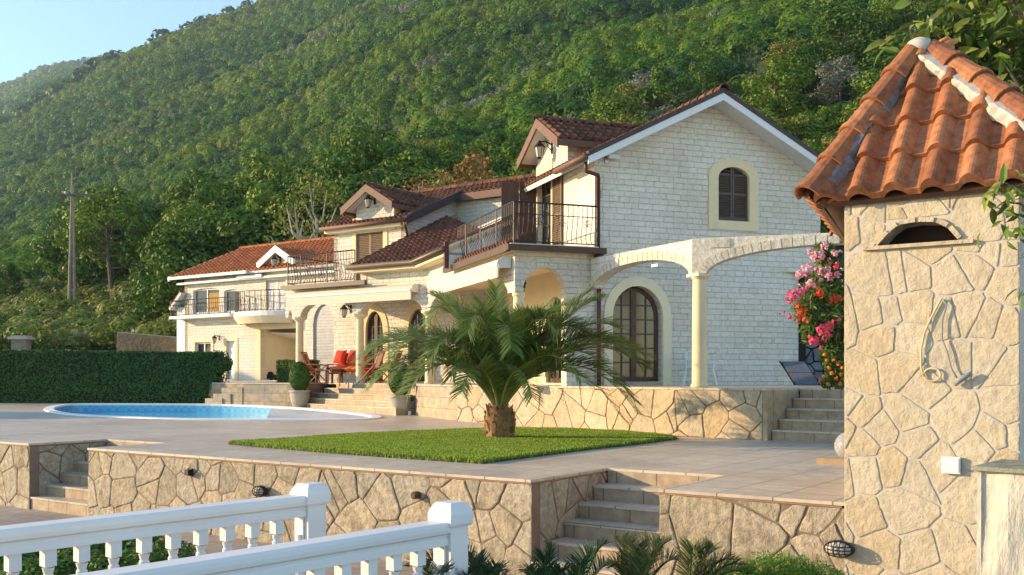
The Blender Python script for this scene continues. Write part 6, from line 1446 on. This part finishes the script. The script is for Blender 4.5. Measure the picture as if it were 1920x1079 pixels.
# lawn mower in the carport
lm = Wf.p(Wf.onx(504, .6), .6); LF = Fr(lm.x, lm.y, -10); t = thing('lawn_mower', 'black push lawn mower parked in the carport of the left house', 'lawn mower', LF.p(0, 0, ZP))
mb = MB(); mb.box(LF, -.3, .3, -.22, .22, ZP + .12, ZP + .30); mb.ball(LF.p(.05, 0, ZP + .34), (.2, .18, .12)); mb.build('body', M['dark'], t); mb = MB()
for s in (-.2, .2): mb.tube([LF.p(-.25, s, ZP + .25), LF.p(-.75, s, ZP + .95), LF.p(-.95, s, ZP + 1.02)], .018, 6)
mb.tube([LF.p(-.95, -.2, ZP + 1.02), LF.p(-.95, .2, ZP + 1.02)], .018, 6); mb.build('handle', M['iron'], t)
for x in (-.25, .25):
    for s in (-.25, .25): mb = MB(); mb.tube([LF.p(x, s - .025, ZP + .1), LF.p(x, s + .025, ZP + .1)], .1, 14); mb.build('wheel', M['dark'], t)
# ---- by the gable door: white chair with orange towel, sandals, board
q = A.p(A.onx(1312, -.9), -.9); WFc = Fr(q.x, q.y, 20); t = thing('plastic_chair', 'white plastic chair half hidden behind the round column', 'chair', WFc.p(0, 0, ZP)); M['pl'] = plain('white_chair_plastic', (.8, .8, .78), .35, .03, 3, 0)
for x in (-.24, .24):
    for y, x2 in ((-.22, x * 1.2), (.22, x * 1.2)): mb = MB(); mb.tube([WFc.p(x2 * 1.1, y * 1.25, ZP), WFc.p(x, y, ZP + .42)], .028, 6); mb.build('leg', M['pl'], t)
    mb = MB(); mb.tube([WFc.p(x * 1.1, -.22, ZP + .42), WFc.p(x * 1.25, -.18, ZP + .62), WFc.p(x * 1.2, .22, ZP + .64)], .02, 6); mb.build('armrest', M['pl'], t)
cushion(WFc, -.25, .25, -.24, .24, ZP + .41, ZP + .45, 'seat', 'pl', t)
mb = MB(); mb.tube([WFc.p(-.24, .22, ZP + .42), WFc.p(-.22, .30, ZP + .82), WFc.p(0, .31, ZP + .88), WFc.p(.22, .30, ZP + .82), WFc.p(.24, .22, ZP + .42)], .02, 6)
for i in range(6): x = -.18 + .07 * i; mb.tube([WFc.p(x, .23, ZP + .45), WFc.p(x, .305, ZP + .84)], .012, 5)
mb.build('backrest', M['pl'], t)
o = cushion(WFc, -.31, -.10, -.30, -.14, ZP + .42, ZP + .67, 'towel', 'orange', None, 0); tag(o, 'orange towel hung over the white plastic chair', 'towel')
def sandal(px, py, m, lab, k):
    q = Vector((*dpt(px, py, ZP), 0)); F = Fr(q.x, q.y, 20 + k * 25); t = thing('sandal', lab, 'sandal', F.p(0, 0, ZP), 'sandals by the gable door'); mb = MB()
    mb.slab(F, [(.04 * math.cos(a) * (1 + .2 * math.sin(a)), .13 * math.sin(a)) for a in [i * .52 for i in range(12)]], [], ZP + .002, ZP + .028); mb.build('sole', M[m], t); mb = MB(); mb.tube([F.p(-.045, .03, ZP + .02), F.p(-.02, .05, ZP + .075), F.p(.02, .05, ZP + .075), F.p(.045, .03, ZP + .02)], .012, 5); mb.build('strap', M[m], t)
for i, (px, m, lab) in enumerate(((1229, 'iron', 'black sandal leftmost by the gable door'), (1240, 'iron', 'black sandal second from the left by the gable door'), (1277, 'red', 'dark red sandal left of the round column, nearer the door'), (1286, 'red', 'dark red sandal closest to the round column'), (1336, 'iron', 'black sandal just right of the round column'), (1361, 'brown', 'brown sandal right of the column, left one of the pair'), (1374, 'brown', 'brown sandal furthest right on the podium'))):
    sandal(px, 721.5 + .5 * (i % 2), m, lab, (-1) ** i)
# sun lounger board leaning at the corner
a0, a1 = Vector((*dpt(1490, 724, ZP), 0)), Vector((*dpt(1540, 724, ZP), 0)); t = thing('lounger', 'dark grey folding sun lounger leaning against the curved wall corner', 'lounger', a1 + Vector((0, 0, ZP)))
ft = dpt(1520, 724.5, ZP); d = Vector((.5, -.2, 0)).normalized(); F = Fr(ft[0], ft[1], -15); M['slate'] = plain('slate_grey_panel', (.10, .12, .15), .5, .2, 6, .1)
for k, (u0, u1) in enumerate(((0, .46), (.48, .92))):
    P = []
    for x in (-.24, .24):
        for u in (u0, u1): P.append((x, u))
    mb = MB(); base = F.p(-.08, .0, ZP + .03); axr = F.x * -.30 + F.y * .35 + Vector((0, 0, .50)); ax = axr.normalized(); sd3 = F.x
    v = [base + ax * u * .80 + sd3 * s for h in (0, .03) for s in (-.26, .26) for u in (u0, u1)]; v = [q + Vector((0, -.03, .02)) * (i // 4) for i, q in enumerate(v)]
    mb.add(v, [(0, 2, 3, 1), (4, 5, 7, 6), (0, 1, 5, 4), (2, 6, 7, 3), (0, 4, 6, 2), (1, 3, 7, 5)]); mb.build('panel', M['slate'], t)
mb = MB(); [mb.tube([base + sd3 * s, base + sd3 * s + ax * .78], .02, 5) for s in (-.28, .28)]; mb.build('frame', M['iron'], t)
# ---- dark rock wall behind the oleander
RF0 = Vector((*dpt(1495, 716, ZP), 0)); RF0 = Vector(((1500 - 960) / 1870 * 27.6, 27.6, 0)); RF = Fr(RF0.x, RF0.y, -6); t = thing('rock_wall', 'dark blue grey rubble rock wall behind the pink oleander', 'wall', RF.p(0, 0, ZP))
M['slate_rock'] = flag('blue_grey_rock', [(.15, .18, .22), (.20, .23, .27), (.25, .27, .30), (.12, .14, .17)], (.08, .10, .12), bs=.9)
stone_mesh('stone_facing', rect(-.2, 6, ZP, 2.2), .26, .03, lambda a, b, d: RF.p(a, -d, b), M['slate_rock'], t, 88, .09); mb = MB(); mb.box(RF, -.2, 6, .005, .4, ZP, 2.2); mb.build('mortar_bed', M['dark'], t)
# ---- flowering shrubs
def flower_shrub(name, label, base, blobs, leafm, leafL, leafW, per, flowers, seed):
    rg = np.random.RandomState(seed); t = thing(name, label, 'shrub', base); mb = MB()
    for i, (c, r) in enumerate(blobs):
        c = Vector(c); mb.tube([Vector(base) + Vector((.03 * (i % 3), 0, 0)), (Vector(base) + c) / 2 + Vector((0, 0, .1)), c], [.025, .016, .006], 5)
    mb.build('stems', M['bark'], t); P, N, T = blob_leaves(rg, blobs, per, up=.1, jit=.9, inner=.7); leaf_mesh('foliage', P, N, leafL * (.7 + .6 * rg.rand(len(P))), leafW, T, M[leafm], t, rg)
    for m, cl in flowers:
        Ps, Ns = [], []
        for c, r, n in cl:
            d = sph(rg, n); Ps.append(np.array(c) + d * r * (.5 + .5 * rg.rand(n, 1))); Ns.append(d + np.array([-.3, -.6, .2]))
        P = np.concatenate(Ps); N = np.concatenate(Ns); n = len(P); T = np.stack([rg.rand(n), rg.rand(n), rg.rand(n)], 1); leaf_mesh('blossom', P, N, .048, .042, T, M[m], t, rg)
    return t
M['pink'] = leafmat('pink_petals', [(.82, .30, .38), (.85, .42, .48), (.88, .55, .58)], .3); M['magenta'] = leafmat('magenta_petals', [(.75, .04, .12), (.85, .08, .18), (.80, .16, .24)], .3); M['redpetal'] = leafmat('red_petals', [(.70, .04, .02), (.80, .08, .03), (.85, .16, .04)], .3); M['orangepetal'] = leafmat('orange_petals', [(.85, .25, .02), (.85, .35, .04), (.85, .15, .03)], .3)
M['oleander'] = leafmat('oleander_leaves', [(.08, .14, .03), (.12, .19, .04), (.17, .24, .07)], .35)
DO = 18.6
def at(px, py, y=DO): return ((px - CX) / FPX * y, y, (HY - py) / FPX * y)
ob = [(at(*c), r) for c, r in (((1560, 500), .3), ((1540, 540), .34), ((1580, 540), .4), ((1515, 580), .28), ((1560, 600), .42), ((1525, 620), .25), ((1590, 640), .36), ((1560, 660), .25), ((1600, 580), .5), ((1545, 475), .2))]
fl1 = [('pink', [(at(1533, 480, 18.3), .13, 90), (at(1515, 505, 18.3), .10, 60), (at(1500, 515, 18.3), .09, 45), (at(1540, 510, 18.25), .10, 60), (at(1555, 518, 18.2), .09, 50), (at(1520, 530, 18.2), .09, 50), (at(1566, 475, 18.2), .07, 40), (at(1548, 460, 18.3), .06, 30), (at(1505, 545, 18.2), .06, 25), (at(1570, 515, 18.2), .06, 30)]),
   ('magenta', [(at(1490, 553, 18.2), .11, 70), (at(1501, 548, 18.2), .07, 30), (at(1540, 617, 18.1), .10, 65), (at(1556, 610, 18.1), .08, 40), (at(1526, 640, 18.1), .09, 55), (at(1546, 636, 18.1), .06, 25), (at(1568, 500, 18.1), .06, 30), (at(1480, 595, 18.2), .04, 12)]),
   ('redpetal', [(at(1498, 575, 18.2), .07, 30), (at(1502, 590, 18.2), .07, 30), (at(1538, 549, 18.1), .07, 35), (at(1562, 560, 18.1), .06, 25), (at(1575, 560, 18.1), .05, 20), (at(1510, 600, 18.1), .05, 18)])]
rgf = random.Random(4)
for k, cl in fl1:
    for c, r, n in list(cl):
        for _ in range(3): cl.append(((c[0] + rgf.uniform(-.16, .16), c[1] + rgf.uniform(-.05, .1), c[2] + rgf.uniform(-.13, .10)), r * rgf.uniform(.3, .55), max(5, int(n * .22))))
flower_shrub('oleander', 'tall oleander shrub with pink and red blossoms beside the kiosk', Vector((*at(1575, 729)[:2], ZP)), [(c, (r, r, r)) for c, r in ob], 'oleander', .17, .036, 520, fl1, 9)
lb = [(at(*c, 18.4), r) for c, r in (((1558, 705), .14), ((1572, 695), .16), ((1552, 718), .13), ((1580, 715), .18), ((1552, 685), .09))]
flower_shrub('lantana', 'low lantana bush with orange flower heads at the top of the podium steps', Vector((*at(1568, 729, 18.4)[:2], ZP)), [(c, (r, r, r)) for c, r in lb], 'box', .06, .035, 220, [('orangepetal', [(at(px, py, 18.25), .03, 16) for px, py in ((1547, 665), (1550, 676), (1555, 690), (1545, 706), (1538, 712), (1560, 700), (1572, 683), (1568, 710), (1577, 702), (1552, 720), (1580, 690), (1575, 720), (1563, 676))])], 10)
# ================================================================ foreground plants
M['cycad'] = leafmat('cycad_leaflets', [(.020, .055, .022), (.03, .075, .028), (.05, .10, .035)], .15, .35); M['cycad_dry'] = leafmat('dry_cycad_leaflets', [(.22, .20, .07), (.14, .16, .05), (.05, .09, .03)], .2, .5)
def cycad(px, D, z0, tips, m, label, seed, Lm=.16, n=40):
    b = Vector(((px - CX) / FPX * D, D, z0)); t = thing('cycad', label, 'cycad', b); mb = MB(); mb.lathe(b + Vector((0, 0, ZL - z0)), [(.13, 0), (.14, z0 - ZL), (.07, z0 - ZL + .12)], 12); mb.build('trunk', M['palm_trunk'], t); c = b + Vector((0, 0, .08))
    for i, (tx, ty, dy) in enumerate(tips):
        tip = Vector(((tx - CX) / FPX * (D + dy), D + dy, (HY - ty) / FPX * (D + dy))); ch = tip - c; u = Vector((0, 0, 1))
        frond('frond', c, c + ch * .3 + u * .12, c + ch * .7 + u * .16, tip, m, t, seed + i, n, Lm, .009, .4, .55)
cycad(845, 6.9, -1.75, [(770, 1062, -.2), (805, 1052, 0), (835, 1037, 0), (860, 1060, .1), (820, 1078, -.5), (880, 1085, -.3), (790, 1095, .3)], M['cycad'], 'dark green cycad in front of the nearest balustrade post', 500)
cycad(905, 7.0, -1.8, [(872, 1037, 0), (890, 1050, .2), (925, 1075, -.3), (955, 1085, 0), (940, 1070, .4), (870, 1090, -.5)], M['cycad'], 'dark green cycad just right of the nearest balustrade post', 520)
cycad(1025, 7.2, -1.85, [(1035, 1025, 0), (1020, 1045, .1), (985, 1070, -.3), (1060, 1075, -.2), (1000, 1090, .3)], M['cycad'], 'blue green cycad below the corner of the long stone wall', 540)
cycad(1075, 7.4, -1.85, [(1136, 1020, 0), (1115, 1035, .2), (1090, 1060, -.3), (1150, 1060, .3), (1060, 1085, .2)], M['cycad'], 'bright green cycad in front of the sandstone steps', 560)
cycad(1185, 7.6, -1.9, [(1165, 1018, .1), (1215, 1015, 0), (1240, 1020, .2), (1255, 1015, 0), (1195, 1030, -.2), (1150, 1062, 0), (1270, 1050, .1), (1225, 1050, -.4), (1170, 1075, .3)], M['cycad_dry'], 'yellowing cycad with dry straw leaflets left of the bright shrub', 580, .2, 46)
cycad(1290, 7.8, -1.9, [(1325, 1025, 0), (1300, 1030, .1), (1340, 1030, .2), (1370, 1050, 0), (1390, 1060, -.1), (1330, 1060, .3), (1400, 1075, .2)], M['cycad_dry'], 'yellowing cycad with thin drooping leaflets right of the steps', 600, .2, 46)
M['fern'] = leafmat('bright_feathery_leaves', [(.13, .24, .02), (.18, .32, .03), (.24, .38, .04)], .3)
bp = [(((px - CX) / FPX * 8.1, 8.1, (HY - py) / FPX * 8.1 - .12), (.17, .2, .17)) for px, py in ((1390, 1062), (1430, 1050), (1465, 1048), (1500, 1055), (1540, 1066), (1410, 1080), (1480, 1078), (1350, 1078), (1570, 1082), (1520, 1085))]
rg = np.random.RandomState(3); P, N, T = blob_leaves(rg, bp, 1500, up=.0, jit=1., inner=.5); t = thing('feathery_shrub', 'bright yellow green feathery shrub below the oval lamp on the stone wall', 'shrub', Vector((2.2, 8.1, ZL))); leaf_mesh('foliage', P, N, .05, .008, T, M['fern'], t, rg)
mb = MB()
for c, r in bp: mb.tube([(2.2 + (c[0] - 2.2) * .3, 8.1, ZL), (c[0], c[1], c[2])], [.012, .005], 5)
mb.build('stems', M['bark'], t)
# lower garden seen between the balusters
low = [dpt(-60, 1120, ZL), dpt(60, 1012, ZL), dpt(340, 1026, ZL), dpt(420, 1040, ZL), dpt(300, 1120, ZL)]
gb = [((x, y, ZL + .10), (.36, .36, .22)) for x, y in [dpt(px, py, ZL) for px, py in ((10, 1075), (45, 1060), (75, 1050), (105, 1045), (150, 1058), (190, 1050), (235, 1045), (280, 1048), (60, 1100), (120, 1090), (200, 1090), (265, 1075), (320, 1060))]]
rg = np.random.RandomState(6); P, N, T = blob_leaves(rg, gb, 900); t = thing('low_hedge', 'low green hedge on the lower terrace seen between the balusters', 'hedge', Vector((gb[0][0][0], gb[0][0][1], ZL))); leaf_mesh('foliage', P, N, .07, .045, T, M['box'], t, rg)
# ================================================================ tree over the kiosk (top right)
M['medlar'] = leafmat('broad_glossy_leaves', [(.07, .13, .025), (.12, .19, .03), (.19, .25, .045), (.28, .29, .06)], .3, .4)
def leafy_branches(name, label, base, tips, leafL, seed, m='medlar', per=46, spread=.28, cat='tree', r0=.05):
    rg = np.random.RandomState(seed); t = thing(name, label, cat, base); mb = MB(); Ps, Ns = [], []
    for i, tp in enumerate(tips):
        b = Vector(base); tp = Vector(tp); mid = b.lerp(tp, .5) + Vector((rg.normal() * .1, rg.normal() * .1, .25)); mb.tube([b, b.lerp(mid, .5), mid, mid.lerp(tp, .55) + Vector((0, 0, .05)), tp], [r0, r0 * .8, r0 * .5, r0 * .25, r0 * .1], 6)
        for s in range(per):
            f = rg.rand() ** .6; q = mid.lerp(tp, f * 1.05); q = np.array(q) + rg.normal(size=3) * spread * (.5 + .5 * f) * .6; Ps.append(q); Ns.append(rg.normal(size=3) * .8 + np.array([-.3, -.5, .7]))
    mb.build('trunk', M['bark'], t); P, N = np.array(Ps), np.array(Ns); n = len(P); N /= np.linalg.norm(N, axis=1, keepdims=True)
    # curved, pointed leaves of six faces
    A_ = rg.normal(size=(n, 3)); A_[:, 2] -= .6; A_ -= N * (A_ * N).sum(1, keepdims=True); A_ /= np.linalg.norm(A_, axis=1, keepdims=True); B_ = np.cross(N, A_); L = leafL * (.6 + .7 * rg.rand(n))[:, None]; W = L * .36
    st = [P + A_ * L * f + N * L * (-.45 * f * f) for f in (0, .3, .65, 1.)]; wd = (.03, .5, .42, .02); q = []
    for k in range(3):
        for s in (-1, 1): q.append(np.stack([st[k], st[k + 1], st[k + 1] + B_ * W * wd[k + 1] * s + N * W * .18 * (wd[k + 1] > .1), st[k] + B_ * W * wd[k] * s + N * W * .18 * (wd[k] > .1)], 1))
    V = np.concatenate(q).reshape(-1, 3).astype(np.float32); h = np.clip(rg.rand(n) ** 1.3, 0, 1); T = np.tile(np.repeat(np.stack([h, rg.rand(n), h], 1), 4, axis=0), (6, 1)); raw_quads('crown', V, T, M[m], t); return t
def rp(px, py, y): return Vector(((px - CX) / FPX * y, y, (HY - py) / FPX * y))
rg0 = random.Random(21)
tips = [rp(rg0.uniform(1790, 2150), rg0.uniform(-140, 175), rg0.uniform(11.6, 13.4)) for _ in range(30)] + [rp(rg0.uniform(1700, 1800), rg0.uniform(25, 70), 12.4) for _ in range(6)] + [rp(rg0.uniform(1690, 1800), rg0.uniform(75, 130), 12.6) for _ in range(5)] + [rp(rg0.uniform(1840, 2050), rg0.uniform(150, 260), 12.6) for _ in range(10)]
leafy_branches('broadleaf_tree', 'large glossy leaved tree rising behind the kiosk roof at the top right', rp(2060, 560, 12.8), tips, .26, 31, per=60, r0=.09)
tips = [rp(rg0.uniform(1880, 1990), rg0.uniform(380, 900), rg0.uniform(10.2, 12.)) for _ in range(26)]
leafy_branches('dark_shrub', 'dark leafy shrub filling the gap right of the kiosk', rp(2000, 880, 11.2), tips, .2, 33, 'leaf_dark', 60, .3, 'shrub', .04)
tips = [rp(1865, 355, 7.6), rp(1880, 385, 7.6), rp(1855, 400, 7.6), rp(1905, 350, 7.7), rp(1900, 415, 7.6), rp(1888, 455, 7.6), rp(1915, 480, 7.6), rp(1925, 380, 7.5), rp(1930, 560, 7.6)]
leafy_branches('fig_branch_tree', 'leafy branch reaching in front of the kiosk from the right edge', rp(2030, 480, 7.7), tips, .13, 35, per=9, spread=.10, r0=.02)
# ================================================================ far left: pole, gate pillar, fan palm, stone wall
Dp = 84.; gz = ground_z(133, Dp) ; t = thing('utility_pole', 'tall weathered utility pole with one crossarm on the bushy slope', 'pole', Vector(((133 - CX) / FPX * Dp, Dp, gz))); q = Vector(((135 - CX) / FPX * Dp, Dp, gz)); top = (HY - 325) / FPX * Dp
mb = MB(); mb.tube([q + Vector((-.28, 0, -1)), Vector((q.x + .02, Dp, top))], [.17, .08], 8); mb.tube([q + Vector((.28, 0, -1)), Vector((q.x + .08, Dp, top - 1))], [.16, .09], 8); mb.build('pole_shaft', plain('pale_weathered_pole', (.32, .25, .18), .9, .3, 3, .3), t)
za = (HY - 367) / FPX * Dp; mb = MB(); mb.box(Fr(q.x, Dp, 8), -.9, 1.6, -.35, -.22, za - .09, za + .09); mb.build('crossarm', M['bark'], t)
for dx in (-.6, .0, 1.2): mb = MB(); mb.lathe((q.x + dx, Dp, za + .05), [(.05, 0), (.09, .08), (.09, .2), (.05, .3)], 8); mb.build('insulator', M['white'], t)
for i, (dx, x2, y2) in enumerate(((-.6, -400, 560), (0, -400, 610), (1.2, -400, 660))):
    a = Vector((q.x + dx, Dp, za + .3)); b = rp(x2, y2 - 20, 96); mb = MB(); mb.tube([a.lerp(b, k / 12) - Vector((0, 0, 1.6 * 4 * (k / 12) * (1 - k / 12))) for k in range(13)], .02, 3); o = mb.build('overhead_cable', M['steel']); tag(o, ['highest', 'middle', 'lowest'][i] + ' of the three thin overhead cables running left from the utility pole', 'cable', 'cables from the utility pole')
y = 52.; F = Fr(*rp(40, 660, y)[:2], 0); t = thing('gate_pillar', 'short grey stone pillar with flat cap behind the hedge at the left', 'pillar', F.p(0, 0, ZD)); mb = MB(); mb.box(F, -.38, .38, -.3, .3, ZD, (HY - 637) / FPX * y); mb.build('shaft', plain('grey_pillar_stone', (.22, .19, .15), .9, .3, 4, .4), t); mb = MB(); z1 = (HY - 637) / FPX * y; mb.box(F, -.52, .52, -.45, .45, z1, z1 + .13); mb.box(F, -.4, .4, -.35, .35, z1 + .13, z1 + .2); mb.build('cap', plain('pale_pillar_cap', (.42, .38, .32), .9), t)
F = Fr(*rp(215, 660, 54)[:2], -2); t = thing('stone_wall', 'low orange brown stone wall beyond the hedge left of the far house', 'wall', F.p(0, 0, ZD)); W_ = 3.75
stone_mesh('stone_facing', [(0, ZD), (W_, ZD), (W_, 2.05), (.15, 2.35)], .34, .03, lambda a, b, d: F.p(a, -d, b), flag('orange_brown_stone', [(.34, .20, .09), (.28, .20, .12), (.42, .26, .12), (.25, .19, .13)], (.2, .15, .09)), t, 93, .05); mb = MB(); mb.wall(F, [(0, ZD), (W_, ZD), (W_, 2.08), (.15, 2.38)], [], .005, .4); mb.build('mortar_bed', M['mortar_grey'], t)
M['fan'] = leafmat('fan_palm_leaves', [(.06, .11, .03), (.10, .16, .05), (.15, .20, .08)], .25)
b = rp(128, 655, 51); t = thing('fan_palm', 'small fan palm poking above the hedge at the left', 'palm', Vector((b.x, b.y, ZD))); mb = MB(); mb.tube([(b.x, b.y, ZD), (b.x, b.y, b.z)], .14, 8); mb.build('trunk', M['bark'], t); Vq, Tq = [], []; rg = np.random.RandomState(8)
for k in range(34):
    a = rg.uniform(0, 6.283); el = rg.uniform(.1, 1.3); d = np.array([math.cos(a) * math.cos(el), math.sin(a) * math.cos(el), math.sin(el)]); c = np.array(b) + d * rg.uniform(.5, .75); s = np.cross(d, [0, 0, 1]); s /= np.linalg.norm(s); n_ = np.cross(s, d)
    for j in range(13):
        th = (j - 6) * .2; dr = d * math.cos(th) + s * math.sin(th); tip = c + dr * .62 - np.array([0, 0, .08]); w_ = np.cross(dr, n_) * .03; Vq.append([c - w_ * .3, c + w_ * .3, tip + w_ * .4, tip - w_ * .4]); Tq += [[rg.rand(), rg.rand(), 0]] * 4
raw_quads('crown', np.array(Vq).reshape(-1, 3).astype(np.float32), np.array(Tq), M['fan'], t)
# ================================================================ wall lanterns and the camera on the villa
def lantern(F, x, y, z, label, s=1., army=-.32):
    t = thing('wall_lantern', label, 'lantern', F.p(x, y, z), 'black iron wall lanterns'); mb = MB()
    mb.tube([F.p(x, y, z), F.p(x, y + army * .5 * s, z + .08 * s), F.p(x, y + army * s, z + .05 * s)], .018 * s, 6); mb.tube([F.p(x, y, z - .15 * s), F.p(x, y + army * .3 * s, z - .05 * s), F.p(x, y + army * .5 * s, z + .08 * s)], .012 * s, 5); mb.box(F, x - .04 * s, x + .04 * s, y - .02, y, z - .2 * s, z + .08 * s); mb.build('bracket', M['iron'], t)
    c = F.p(x, y + army * s, z - .32 * s); mb = MB(); mb.lathe(c, [(.05 * s, 0), (.07 * s, .02 * s), (.11 * s, .24 * s)], 6)
    mb.build('lamp_glass', M['lens'], t); mb = MB(); mb.lathe(c + Vector((0, 0, .24 * s)), [(.15 * s, 0), (.13 * s, .03 * s), (.05 * s, .11 * s), (.02 * s, .16 * s)], 6); mb.lathe(c + Vector((0, 0, -.04 * s)), [(.02 * s, 0), (.07 * s, .04 * s)], 6)
    for i in range(6): a = i * math.pi / 3; mb.tube([c + Vector((.071 * s * math.cos(a), .071 * s * math.sin(a), .02 * s)), c + Vector((.112 * s * math.cos(a), .112 * s * math.sin(a), .24 * s))], .008 * s, 4)
    mb.build('lamp_cage', M['iron'], t); return t
lantern(AL, DC + .0, -.0, AL.zy(0, 0) if False else 6.32, 'black iron lantern under the upper right dormer gable', 1.15)
lantern(B2, dc, -.06, dza - .42, 'black iron lantern under the left dormer gable', 1.1)
lantern(Wf, gc, -.06, gza - .55, 'black iron lantern on the small white gable of the far house', 1.3)
lantern(B, B.onx(657, -.02), -.0, B.zx(657, 577, -.02), 'black iron lantern on the arcade beside the middle column', 1.)
lantern(A, -1.75, .34, 2.35, 'black iron lantern under the corner arch behind the palm', 1., .2)
lantern(Wf, Wf.onx(411, -.02), -.0, Wf.zx(411, 632), 'small black lantern over the white door of the far house', 1.)
x = A.onx(1137, -.02); z = A.zx(1137, 297); t = thing('security_camera', 'white security camera on a bracket high on the gable wall', 'camera', A.p(x, 0, z)); mb = MB(); mb.box(A, x - .05, x + .05, -.04, .0, z - .12, z + .1); mb.tube([A.p(x, -.03, z), A.p(x + .05, -.14, z)], .015, 6); mb.build('bracket', M['steel'], t); mb = MB(); mb.box(A, x + .0, x + .30, -.19, -.09, z - .035, z + .06); mb.build('camera_body', M['white'], t); mb = MB(); mb.box(A, x + .301, x + .31, -.175, -.105, z - .02, z + .045); mb.build('lens', M['dark'], t)
q = F1.p(L1 * .62, 0, 2.5); mb = MB(); mb.box(Fr(q.x, q.y, -61), -.12, .12, -.05, .05, 2.46, 2.52); tag(mb.build('floodlight', M['steel']), 'small grey floodlight under the left free standing arch', 'floodlight')
x = A.onx(1128, -.01); mb = MB(); mb.box(A, x - .03, x + .03, -.012, .0, A.zx(1128, 372), A.zx(1128, 357)); tag(mb.build('wall_vent', M['mortar_grey']), 'tiny rectangular vent on the gable wall below the security camera', 'vent')
# ================================================================ the air
hz = MB(); hz.box(WF, -2700, 2700, -70, 2750, -12, 1150)
hm = bpy.data.materials.new('air'); hm.use_nodes = True; nt = hm.node_tree; nt.nodes.clear(); pv = nt.nodes.new('ShaderNodeVolumePrincipled'); pv.inputs['Color'].default_value = (.55, .76, 1, 1); pv.inputs['Density'].default_value = .00012; pv.inputs['Anisotropy'].default_value = .2
out = nt.nodes.new('ShaderNodeOutputMaterial'); nt.links.new(pv.outputs[0], out.inputs['Volume'])
o = hz.build('haze', hm); tag(o, kind='stuff')
